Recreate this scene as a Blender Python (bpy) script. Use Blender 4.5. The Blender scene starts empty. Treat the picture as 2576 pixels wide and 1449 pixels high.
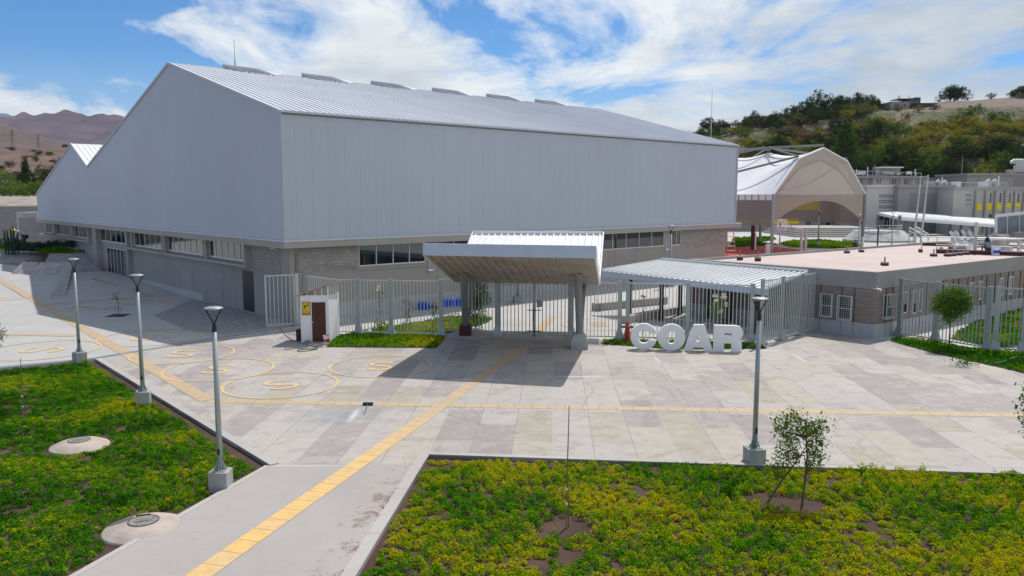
import bpy, bmesh, math, random
import numpy as np
from mathutils import Vector, Matrix, noise
from mathutils.geometry import tessellate_polygon
random.seed(7); RNG = np.random.default_rng(7)
R = math.radians
SC = bpy.context.scene
COL = SC.collection

# ------------------------------------------------------------ camera
HC, F, PITCH = 7.5, 2000.0, math.atan(231.0/2000.0)
cam = bpy.data.cameras.new('camera'); camo = bpy.data.objects.new('camera', cam)
COL.objects.link(camo)
camo.location = (0, 0, HC); camo.rotation_euler = (math.pi/2-PITCH, 0, 0)
cam.sensor_width = 36.0; cam.lens = F/2576*36; cam.clip_end = 20000; cam.clip_start = .1
SC.camera = camo

# ------------------------------------------------------------ sun and sky
SUN_EL, SUN_AZ = R(59), R(31)          # azimuth measured from +Y towards +X
sd = Vector((math.sin(SUN_AZ)*math.cos(SUN_EL), math.cos(SUN_AZ)*math.cos(SUN_EL), math.sin(SUN_EL)))
sun = bpy.data.lights.new('sun', 'SUN'); suno = bpy.data.objects.new('sun', sun); COL.objects.link(suno)
sun.energy = 4.0; sun.angle = R(.53); sun.color = (1, .955, .89)
suno.rotation_euler = sd.to_track_quat('Z', 'Y').to_euler()
SC.view_settings.view_transform = 'Standard'; SC.view_settings.look = 'None'
SC.view_settings.exposure = 0.0; SC.view_settings.gamma = 1

W = bpy.data.worlds.new('World'); SC.world = W; W.use_nodes = True
nt = W.node_tree; nt.nodes.clear()
def nd(nt, typ, **kw):
    n = nt.nodes.new(typ)
    for k, v in kw.items():
        if k == 'i':
            for kk, vv in v.items(): n.inputs[kk].default_value = vv
        else: setattr(n, k, v)
    return n
def lk(nt, a, b): nt.links.new(a, b)
def mathn(nt, op, a, b=None, c=None, clamp=False):
    n = nt.nodes.new('ShaderNodeMath'); n.operation = op; n.use_clamp = clamp
    for i, x in enumerate((a, b, c)):
        if x is None: continue
        if isinstance(x, (int, float)): n.inputs[i].default_value = x
        else: nt.links.new(x, n.inputs[i])
    return n.outputs[0]
def ramp(nt, fac, stops, interp='LINEAR'):
    n = nt.nodes.new('ShaderNodeValToRGB'); n.color_ramp.interpolation = interp
    el = n.color_ramp.elements
    while len(el) < len(stops): el.new(.5)
    for e, (p, c) in zip(el, stops):
        e.position = p; e.color = (c, c, c, 1) if isinstance(c, (int, float)) else (*c, 1)
    nt.links.new(fac, n.inputs[0]); return n.outputs[0]
def mixc(nt, fac, a, b, mode='MIX'):
    n = nt.nodes.new('ShaderNodeMix'); n.data_type = 'RGBA'; n.blend_type = mode
    for s, x in ((n.inputs[0], fac), (n.inputs[6], a), (n.inputs[7], b)):
        if isinstance(x, (int, float)): s.default_value = x
        elif isinstance(x, tuple): s.default_value = (*x, 1)
        else: nt.links.new(x, s)
    return n.outputs[2]
def noisen(nt, vec, scale, detail=4, rough=.55, dist=0.0, w=None):
    n = nt.nodes.new('ShaderNodeTexNoise'); n.inputs['Scale'].default_value = scale
    n.inputs['Detail'].default_value = detail; n.inputs['Roughness'].default_value = rough
    n.inputs['Distortion'].default_value = dist
    if vec is not None: nt.links.new(vec, n.inputs['Vector'])
    return n.outputs['Fac']

def build_sky():
    sky = nd(nt, 'ShaderNodeTexSky', sky_type='NISHITA', sun_disc=False)
    sky.sun_elevation = SUN_EL; sky.sun_rotation = SUN_AZ; sky.altitude = 1500; sky.dust_density = .6
    sky.ozone_density = 3.0; sky.air_density = 1.0
    tc = nd(nt, 'ShaderNodeTexCoord')
    sep = nd(nt, 'ShaderNodeSeparateXYZ'); lk(nt, tc.outputs['Generated'], sep.inputs[0])
    x, y, z = sep.outputs
    zz = mathn(nt, 'ADD', mathn(nt, 'MAXIMUM', z, 0.0), .16)
    u = mathn(nt, 'DIVIDE', x, zz); v = mathn(nt, 'DIVIDE', y, zz)
    cb = nd(nt, 'ShaderNodeCombineXYZ'); lk(nt, u, cb.inputs[0]); lk(nt, mathn(nt, 'MULTIPLY', v, .75), cb.inputs[1])
    cb.inputs[2].default_value = 60.5
    n1 = noisen(nt, cb.outputs[0], 1.45, 12, .64, .45)
    n2 = noisen(nt, cb.outputs[0], .42, 3, .5, .2)
    az = mathn(nt, 'ARCTAN2', x, y)            # 0 straight ahead, + right
    # the deck is thin to the left, closed to the right
    bias = mathn(nt, 'MULTIPLY', mathn(nt, 'ADD', az, .26), .30)
    bias = mathn(nt, 'MINIMUM', mathn(nt, 'MAXIMUM', bias, -.07), .10)
    f = mathn(nt, 'ADD', mathn(nt, 'ADD', n1, bias), mathn(nt, 'MULTIPLY', mathn(nt, 'SUBTRACT', n2, .5), .55))
    low = mathn(nt, 'MULTIPLY', ramp(nt, z, [(.05, 0), (.085, 1), (.115, 1), (.15, 0)]), ramp(nt, mathn(nt, 'MULTIPLY', az, -1), [(.36, 0), (.5, 1)]))
    f = mathn(nt, 'ADD', f, mathn(nt, 'MULTIPLY', low, .15))
    mask = ramp(nt, f, [(.455, 0), (.53, .62), (.61, 1)])
    # grey bellies in the thick parts, darker towards the horizon on the right
    n3 = noisen(nt, cb.outputs[0], 1.3, 6, .6, .1)
    belly = ramp(nt, n3, [(.42, 0), (.66, 1)])
    gz = mathn(nt, 'MULTIPLY', ramp(nt, az, [(.25, 0), (.5, 1)]), ramp(nt, z, [(.06, 0), (.12, .85), (.20, .8), (.27, 0)]))
    belly = mathn(nt, 'ADD', mathn(nt, 'MULTIPLY', belly, .75), gz, clamp=True)
    cloud = mixc(nt, belly, CLOUD_HI, CLOUD_LO)
    skyc = mixc(nt, 1.0, sky.outputs[0], (SKYK*.42, SKYK*.88, SKYK*1.22), 'MULTIPLY')
    skyc = mixc(nt, ramp(nt, z, [(0.0, .75), (.16, 0)]), skyc, (5.4, 7.0, 8.2))
    lp = mixc(nt, mask, skyc, cloud)
    bg = nd(nt, 'ShaderNodeBackground'); lk(nt, lp, bg.inputs[0]); bg.inputs[1].default_value = .1
    out = nd(nt, 'ShaderNodeOutputWorld'); lk(nt, bg.outputs[0], out.inputs[0])
# values below are divided by the 0.1 background strength
HAZE = .00005
CLOUD_HI, CLOUD_LO, SKYK = (9.2, 9.5, 9.6), (5.0, 5.7, 6.4), .95
build_sky()

# ------------------------------------------------------------ from a point of the photograph to a point of the place
cp, sp = math.cos(PITCH), math.sin(PITCH)
def ray(x, y):
    u, w = (x-1288)/F, (724.5-y)/F
    return Vector((u, cp+w*sp, -sp+w*cp))
def G(x, y, z=0.0):
    d = ray(x, y); t = (z-HC)/d.z
    return Vector((d.x*t, d.y*t, z))
def DP(x, y, Y):
    d = ray(x, y); t = Y/d.y
    return Vector((d.x*t, Y, HC+d.z*t))
def ZA(Y, y):                     # height at distance Y seen at row y
    d = ray(1288, y); return HC+d.z*Y/d.y
def WPn(a, b, x, y):              # on the upright plane through a and b
    n = Vector((b.y-a.y, a.x-b.x, 0)); d = ray(x, y)
    o = Vector((0, 0, HC)); t = (a-o).dot(n)/d.dot(n)
    return o+d*t
def ZM(x0, y0, s): return lambda x, y: ((x0+x/s)/1.56133, (y0+y/s)/1.56133)
zA=ZM(0,400,2.3373); zB=ZM(0,950,2.07); zC=ZM(1000,900,2.7867); zD=ZM(1600,880,2.7867); zE=ZM(2300,900,2.498)
zF=ZM(2600,500,1.8115); zG=ZM(2700,900,1.9486); zH=ZM(0,1400,1.6809); zI=ZM(1000,1300,1.5064); zJ=ZM(2300,1300,1.4959)
zL=ZM(3300,600,2.8975); zMm=ZM(2850,540,3.0833); zN=ZM(1150,1050,4.14); zO=ZM(0,780,3.6225); zQ=ZM(2650,300,3.68)
zR=ZM(3350,300,3.622); zS=ZM(3600,880,6.104); zT=ZM(2300,1020,5.175); zU=ZM(1600,1050,4.14)
V2 = lambda p: Vector((p[0], p[1], 0))

# ------------------------------------------------------------ materials
def newmat(name):
    m = bpy.data.materials.new(name); m.use_nodes = True
    return m, m.node_tree, m.node_tree.nodes['Principled BSDF']
def pos(nt): return nt.nodes.new('ShaderNodeNewGeometry').outputs['Position']
def objc(nt): return nt.nodes.new('ShaderNodeTexCoord').outputs['Object']
def bumpn(nt, bs, h, strength, dist=.02):
    b = nt.nodes.new('ShaderNodeBump'); b.inputs['Strength'].default_value = strength; b.inputs['Distance'].default_value = dist
    nt.links.new(h, b.inputs['Height']); nt.links.new(b.outputs[0], bs.inputs['Normal'])
def mk(name, c, var=.12, scale=1.2, rough=.7, metal=0.0, bump=.15, fine=25.0, c2=None, spec=.4):
    m, nt, bs = newmat(name); P = objc(nt)
    n1 = noisen(nt, P, scale, 5, .6); n2 = noisen(nt, P, fine, 3, .6)
    a = tuple(v*(1-var) for v in c); b = tuple(min(v*(1+var), .95) for v in c)
    if c2: b = c2
    col = mixc(nt, ramp(nt, n1, [(.3, 0), (.7, 1)]), a, b)
    col = mixc(nt, mathn(nt, 'MULTIPLY', ramp(nt, n2, [(.35, 0), (.7, 1)]), var), col, tuple(v*.55 for v in c))
    n3 = noisen(nt, P, .45, 6, .7); col = mixc(nt, ramp(nt, n3, [(.56, 0), (.74, .22)]), col, tuple(v*.5 for v in c))
    lk(nt, col, bs.inputs['Base Color']); bs.inputs['Roughness'].default_value = rough
    bs.inputs['Metallic'].default_value = metal; bs.inputs['Specular IOR Level'].default_value = spec
    if bump: bumpn(nt, bs, n2, bump)
    return m
def dirs(nt, P, d):               # coordinate along direction d
    n = nt.nodes.new('ShaderNodeVectorMath'); n.operation = 'DOT_PRODUCT'
    nt.links.new(P, n.inputs[0]); n.inputs[1].default_value = tuple(d); return n.outputs['Value']
def comb(nt, a, b, c=None):
    n = nt.nodes.new('ShaderNodeCombineXYZ')
    for i, x in enumerate((a, b, c)):
        if x is not None: nt.links.new(x, n.inputs[i])
    return n.outputs[0]
def brick(nt, vec, bw, rh, mortar, off=.5, sm=.1):
    n = nt.nodes.new('ShaderNodeTexBrick'); n.offset = off
    n.inputs['Scale'].default_value = 1; n.inputs['Brick Width'].default_value = bw; n.inputs['Row Height'].default_value = rh
    n.inputs['Mortar Size'].default_value = mortar; n.inputs['Mortar Smooth'].default_value = sm
    n.inputs['Color1'].default_value = (0, 0, 0, 1); n.inputs['Color2'].default_value = (1, 1, 1, 1)
    n.inputs['Mortar'].default_value = (.5, .5, .5, 1); n.inputs['Bias'].default_value = 0
    nt.links.new(vec, n.inputs['Vector']); return n.outputs['Color'], n.outputs['Fac']
def line_every(nt, coord, step, w):   # 1 on a thin line every step metres
    f = mathn(nt, 'FRACT', mathn(nt, 'DIVIDE', coord, step))
    return mathn(nt, 'LESS_THAN', f, w/step)

# world directions of the place
D1 = Vector((3540-1288, F/cp*1.0, 0)); D1 = Vector((2252/F*cp, 1, 0)).normalized()     # along the hall, away to the right
D2 = Vector((-D1.y, D1.x, 0))                                                            # along its gable wall, away to the left
SA = Vector((.053, 1, 0)).normalized(); SB = Vector((SA.y, -SA.x, 0))                    # paving grid

def slab_mat():
    m, nt, bs = newmat('paving'); P = pos(nt)
    u = dirs(nt, P, SA); v = dirs(nt, P, SB)
    c, f = brick(nt, comb(nt, u, v), 3.4, 1.22, .012, .5, .15)
    tint = ramp(nt, c, [(0, (.300, .262, .250)), (.20, (.345, .31, .293)), (.40, (.405, .375, .350)), (.62, (.43, .40, .37)), (.80, (.405, .37, .30)), (.93, (.36, .32, .245))], 'CONSTANT')
    big = noisen(nt, P, .23, 6, .62, .3); mid = noisen(nt, P, 1.6, 6, .65, .4); fine = noisen(nt, P, 38, 3, .6)
    # right half of the plaza paler and more bleached
    plain = mixc(nt, ramp(nt, big, [(.35, 0), (.7, 1)]), (.385, .352, .33), (.445, .415, .385))
    col = mixc(nt, mathn(nt, 'ADD', .16, mathn(nt, 'MULTIPLY', ramp(nt, big, [(.42, 0), (.68, 1)]), .30)), tint, plain)
    col = mixc(nt, ramp(nt, mid, [(.52, 0), (.72, .5)]), col, (.50, .48, .46))
    col = mixc(nt, ramp(nt, mid, [(.27, .6), (.46, 0)]), col, (.24, .215, .20))
    col = mixc(nt, mathn(nt, 'MULTIPLY', ramp(nt, fine, [(.4, 0), (.75, 1)]), .18), col, (.22, .2, .2))
    wc = noisen(nt, P, .16, 5, .55, .6)
    col = mixc(nt, ramp(nt, mathn(nt, 'ABSOLUTE', mathn(nt, 'SUBTRACT', wc, .5)), [(.0, .32), (.006, .22), (.012, 0)]), col, (.20, .18, .165))
    ck = noisen(nt, P, .45, 3, .5, 1.5)
    col = mixc(nt, mathn(nt, 'MULTIPLY', mathn(nt, 'LESS_THAN', mathn(nt, 'ABSOLUTE', mathn(nt, 'SUBTRACT', ck, .36)), .0016), .45), col, (.14, .12, .11))
    # damp grey patches and lime streaks, each at its own spot
    sx = nt.nodes.new('ShaderNodeSeparateXYZ'); lk(nt, P, sx.inputs[0])
    def spot(p, rx, ry, n, amt):
        dx = mathn(nt, 'DIVIDE', mathn(nt, 'SUBTRACT', sx.outputs[0], p.x), rx)
        dy = mathn(nt, 'DIVIDE', mathn(nt, 'SUBTRACT', sx.outputs[1], p.y), ry)
        d = mathn(nt, 'SQRT', mathn(nt, 'ADD', mathn(nt, 'MULTIPLY', dx, dx), mathn(nt, 'MULTIPLY', dy, dy)))
        d = mathn(nt, 'ADD', d, mathn(nt, 'MULTIPLY', mathn(nt, 'SUBTRACT', n, .5), 1.4))
        return mathn(nt, 'MULTIPLY', ramp(nt, d, [(.25, 1), (1, 0)]), amt)
    for p, rx, ry, amt in ((G(850,1045),1.9,1.5,.5),(G(1160,945),2.2,1.2,.35),(G(1420,940),2.0,.9,.3),(G(1180,865),1.3,1.2,.4)):
        col = mixc(nt, spot(p, rx, ry, mid, amt), col, (.22, .24, .27))
    for p, rx, ry, amt in ((G(712,968),.8,.22,.7),(G(1185,955),1.3,.14,.7),(G(1450,948),1.6,.12,.7),(G(890,1045),.16,1.1,.55),(G(1930,882),1.1,.2,.4),(G(1655,905),.15,.9,.4),(G(2010,900),.15,1.2,.4),(G(1500,876),1.5,.1,.5)):
        col = mixc(nt, spot(p, rx, ry, fine, amt), col, (.66, .67, .68))
    for p, rx, ry, amt in ((G(1905,948),.9,.05,.5),(G(1690,990),.12,1.0,.35)):
        col = mixc(nt, spot(p, rx, ry, fine, amt), col, (.16, .12, .09))
    # every third joint is a pale sealed expansion joint
    col = mixc(nt, mathn(nt, 'MULTIPLY', f, .62), col, (.15, .135, .125))
    f3 = mathn(nt, 'FRACT', mathn(nt, 'DIVIDE', mathn(nt, 'ADD', v, .015), 3.66))
    col = mixc(nt, mathn(nt, 'MULTIPLY', mathn(nt, 'LESS_THAN', f3, .009), .38), col, (.58, .56, .53))
    lk(nt, col, bs.inputs['Base Color']); bs.inputs['Roughness'].default_value = .82
    bs.inputs['Specular IOR Level'].default_value = .3
    bumpn(nt, bs, mathn(nt, 'SUBTRACT', fine, f), .25, .01); return m
def concrete_mat(name, c1, c2, joint=None, jd=None):
    m, nt, bs = newmat(name); P = pos(nt)
    big = noisen(nt, P, .35, 6, .62, .5); fine = noisen(nt, P, 30, 3, .6); mid = noisen(nt, P, 2.2, 6, .65, .3)
    col = mixc(nt, ramp(nt, big, [(.3, 0), (.7, 1)]), c1, c2)
    col = mixc(nt, ramp(nt, mid, [(.58, 0), (.8, .5)]), col, tuple(v*.72 for v in c1))
    col = mixc(nt, mathn(nt, 'MULTIPLY', ramp(nt, fine, [(.4, 0), (.75, 1)]), .2), col, tuple(v*.5 for v in c1))
    if joint:
        for d, s in joint: col = mixc(nt, mathn(nt, 'MULTIPLY', line_every(nt, dirs(nt, P, d), s, .03), .45), col, tuple(v*.45 for v in c1))
    lk(nt, col, bs.inputs['Base Color']); bs.inputs['Roughness'].default_value = .85; bs.inputs['Specular IOR Level'].default_value = .3
    bumpn(nt, bs, fine, .2, .01); return m
def block_mat(name, d, c1, c2, bw=.4, rh=.2, mortar=.012):
    m, nt, bs = newmat(name); P = pos(nt)
    u = dirs(nt, P, d); v = dirs(nt, P, (0, 0, 1)); c, f = brick(nt, comb(nt, u, v), bw, rh, mortar)
    fine = noisen(nt, P, 14, 4, .6)
    col = mixc(nt, c, c1, c2); col = mixc(nt, mathn(nt, 'MULTIPLY', fine, .3), col, tuple(x*.6 for x in c1))
    col = mixc(nt, mathn(nt, 'MULTIPLY', f, .65), col, tuple(x*.5 for x in c1))
    lk(nt, col, bs.inputs['Base Color']); bs.inputs['Roughness'].default_value = .9
    bumpn(nt, bs, mathn(nt, 'SUBTRACT', 1, f), .4, .01); return m
def clad_mat(name, d, c, step=1.08, strong=True):
    m, nt, bs = newmat(name); P = pos(nt)
    u = dirs(nt, P, d); big = noisen(nt, P, .12, 4, .5); fine = noisen(nt, P, 60, 2)
    col = mixc(nt, ramp(nt, big, [(.3, 0), (.7, 1)]), tuple(v*.96 for v in c), tuple(v*1.04 for v in c))
    mp = nt.nodes.new('ShaderNodeMapping'); mp.inputs['Scale'].default_value = (3, 3, .08); lk(nt, P, mp.inputs[0])
    st = noisen(nt, mp.outputs[0], 1, 4, .6)
    col = mixc(nt, ramp(nt, st, [(.55, 0), (.8, .16)]), col, tuple(v*.6 for v in c))
    col = mixc(nt, mathn(nt, 'MULTIPLY', line_every(nt, u, step, .025), .38 if strong else .10), col, tuple(v*.4 for v in c))
    wn = nt.nodes.new('ShaderNodeTexWhiteNoise'); lk(nt, comb(nt, mathn(nt, 'FLOOR', mathn(nt, 'DIVIDE', u, step)), None), wn.inputs['Vector'])
    col = mixc(nt, mathn(nt, 'MULTIPLY', wn.outputs[0], .035), col, tuple(v*.55 for v in c))
    mi = line_every(nt, u, step/8, .012)
    col = mixc(nt, mathn(nt, 'MULTIPLY', mi, .07), col, tuple(v*.5 for v in c))
    lk(nt, col, bs.inputs['Base Color']); bs.inputs['Roughness'].default_value = .55; bs.inputs['Specular IOR Level'].default_value = .35
    return m
def leaf_mat(name, stops, scale=3.0, world=False, trans=.35, obj_var=0.0):
    m, nt, bs = newmat(name); P = pos(nt) if world else objc(nt)
    n = noisen(nt, P, scale, 4, .6)
    if world: n = mathn(nt, 'ADD', mathn(nt, 'MULTIPLY', mathn(nt, 'SUBTRACT', n, .5), 1.9), .5)
    at = nt.nodes.new('ShaderNodeAttribute'); at.attribute_name = 'tone'
    f = mathn(nt, 'ADD', mathn(nt, 'MULTIPLY', n, .55), mathn(nt, 'MULTIPLY', at.outputs['Fac'], .45))
    if obj_var:
        oi = nt.nodes.new('ShaderNodeObjectInfo')
        f = mathn(nt, 'ADD', f, mathn(nt, 'MULTIPLY', mathn(nt, 'SUBTRACT', oi.outputs['Random'], .5), obj_var))
    col = ramp(nt, f, stops)
    lk(nt, col, bs.inputs['Base Color']); bs.inputs['Roughness'].default_value = .9; bs.inputs['Specular IOR Level'].default_value = .04
    tr = nt.nodes.new('ShaderNodeBsdfTranslucent'); lk(nt, mixc(nt, 1, col, (1.0, 1.05, .55), 'MULTIPLY'), tr.inputs[0])
    mx = nt.nodes.new('ShaderNodeMixShader'); mx.inputs[0].default_value = trans
    lk(nt, bs.outputs[0], mx.inputs[1]); lk(nt, tr.outputs[0], mx.inputs[2])
    lk(nt, mx.outputs[0], nt.nodes['Material Output'].inputs[0]); return m
def glass_mat(name, c, refl=.35, rough=.03):
    m, nt, bs = newmat(name); P = objc(nt)
    n = noisen(nt, P, .7, 2); lk(nt, mixc(nt, n, tuple(v*.7 for v in c), tuple(v*1.3 for v in c)), bs.inputs['Base Color'])
    bs.inputs['Roughness'].default_value = rough
    gl = nt.nodes.new('ShaderNodeBsdfGlossy'); gl.inputs['Roughness'].default_value = rough; gl.inputs[0].default_value = (.8, .85, .88, 1)
    fr = nt.nodes.new('ShaderNodeFresnel'); fr.inputs[0].default_value = 1.6
    mx = nt.nodes.new('ShaderNodeMixShader'); lk(nt, mathn(nt, 'ADD', mathn(nt, 'MULTIPLY', fr.outputs[0], .45), refl, clamp=True), mx.inputs[0])
    lk(nt, bs.outputs[0], mx.inputs[1]); lk(nt, gl.outputs[0], mx.inputs[2])
    b = nt.nodes.new('ShaderNodeBump'); b.inputs['Strength'].default_value = .04; b.inputs['Distance'].default_value = .05
    lk(nt, n, b.inputs['Height']); lk(nt, b.outputs[0], gl.inputs['Normal'])
    lk(nt, mx.outputs[0], nt.nodes['Material Output'].inputs[0]); return m
def fabric_mat(name, c, trans=.5, see=0.0):
    m, nt, bs = newmat(name); P = objc(nt); n = noisen(nt, P, 3, 4)
    col = mixc(nt, n, tuple(v*.93 for v in c), tuple(min(v*1.05, .95) for v in c))
    lk(nt, col, bs.inputs['Base Color']); bs.inputs['Roughness'].default_value = .7
    tr = nt.nodes.new('ShaderNodeBsdfTranslucent'); lk(nt, col, tr.inputs[0])
    mx = nt.nodes.new('ShaderNodeMixShader'); mx.inputs[0].default_value = trans
    lk(nt, bs.outputs[0], mx.inputs[1]); lk(nt, tr.outputs[0], mx.inputs[2]); o = mx.outputs[0]
    if see:
        tp = nt.nodes.new('ShaderNodeBsdfTransparent'); m2 = nt.nodes.new('ShaderNodeMixShader'); m2.inputs[0].default_value = see
        lk(nt, o, m2.inputs[1]); lk(nt, tp.outputs[0], m2.inputs[2]); o = m2.outputs[0]
    lk(nt, o, nt.nodes['Material Output'].inputs[0]); return m

M = {}
M['paving'] = slab_mat()
M['path'] = concrete_mat('path concrete', (.35, .32, .30), (.40, .37, .35))
M['plaza2'] = concrete_mat('smooth concrete', (.40, .39, .375), (.47, .455, .435))
M['kerb'] = concrete_mat('kerb concrete', (.38, .36, .34), (.46, .435, .41))
M['apron'] = concrete_mat('apron', (.42, .41, .40), (.50, .485, .47))
M['soil'] = mk('red soil', (.078, .042, .030), .45, .8, .95, bump=.9, fine=14)
M['land'] = mk('dry land', (.20, .155, .12), .3, .02, .95, bump=.2, fine=1.5)
M['clad'] = clad_mat('pale cladding', D1, (.45, .49, .56))
M['cladg'] = clad_mat('pale cladding on the gable', D2, (.45, .49, .56), 1.08, False)
M['roofmetal'] = mk('roof sheet', (.54, .565, .62), .07, .3, .62, bump=0, fine=9, spec=.2)
M['white_metal'] = mk('white roof metal', (.78, .79, .79), .05, .8, .38, bump=0, fine=12)
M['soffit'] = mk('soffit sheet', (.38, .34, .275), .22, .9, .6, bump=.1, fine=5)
M['fascia'] = mk('painted fascia', (.49, .56, .68), .05, .8, .4, bump=0)
M['trim'] = mk('pale trim', (.66, .67, .69), .06, 1, .5, bump=0)
M['beam'] = concrete_mat('beam concrete', (.36, .335, .31), (.42, .395, .37))
M['render'] = concrete_mat('rendered wall', (.34, .305, .28), (.40, .365, .335))
M['render_g'] = concrete_mat('grey rendered wall', (.30, .29, .285), (.37, .355, .345))
M['plinth'] = concrete_mat('plinth paint', (.42, .43, .445), (.48, .49, .50))
M['col_grey'] = concrete_mat('grey column', (.20, .20, .20), (.27, .265, .26))
M['block1'] = block_mat('block wall', D1, (.30, .28, .26), (.40, .375, .35))
M['block2'] = block_mat('block wall gable', D2, (.30, .27, .235), (.38, .345, .31))
M['block_x'] = block_mat('block wall front', (1, 0, 0), (.30, .285, .27), (.36, .34, .325))
M['steel'] = mk('galvanised paint', (.36, .40, .40), .08, 2, .42, metal=.25, bump=0)
M['steel_w'] = mk('pale painted steel', (.52, .545, .535), .06, 2, .4, metal=.1, bump=0)
M['darkmetal'] = mk('dark metal', (.035, .037, .04), .2, 3, .4, metal=.5, bump=0)
M['footing'] = mk('footing concrete', (.36, .37, .36), .14, 3, .85, bump=.3)
M['glass'] = glass_mat('window glass', (.012, .014, .016), .03)
M['glass_g'] = glass_mat('reflecting glass', (.022, .020, .018), .045)
M['alu'] = mk('aluminium frame', (.62, .63, .64), .04, 2, .4, metal=.2, bump=0)
M['yellow'] = mk('yellow paint', (.78, .47, .12), .10, 3, .7, bump=.1, fine=40)
M['white'] = mk('white paint', (.80, .80, .82), .03, 2, .45, bump=0)
M['rust'] = mk('dark red primer', (.10, .022, .02), .2, 3, .7, bump=.2)
M['pinkroof'] = concrete_mat('pink roof sheet', (.50, .40, .37), (.60, .50, .465), [((0, 1, 0), 5.1), ((.85, .5, 0), 4.3)])
M['bark'] = mk('bark', (.13, .10, .075), .3, 6, .9, bump=.8)
M['yellowpanel'] = mk('yellow panel', (.80, .62, .01), .05, 1, .5, bump=0)
M['black'] = mk('black plastic', (.02, .02, .022), .2, 5, .5, bump=0)
M['blue'] = mk('blue plastic', (.01, .09, .60), .2, 4, .35, bump=0)
M['red'] = mk('red enamel', (.55, .012, .012), .12, 4, .35, bump=0)
M['hose'] = mk('green hose', (.02, .35, .25), .1, 4, .5, bump=0)

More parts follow.
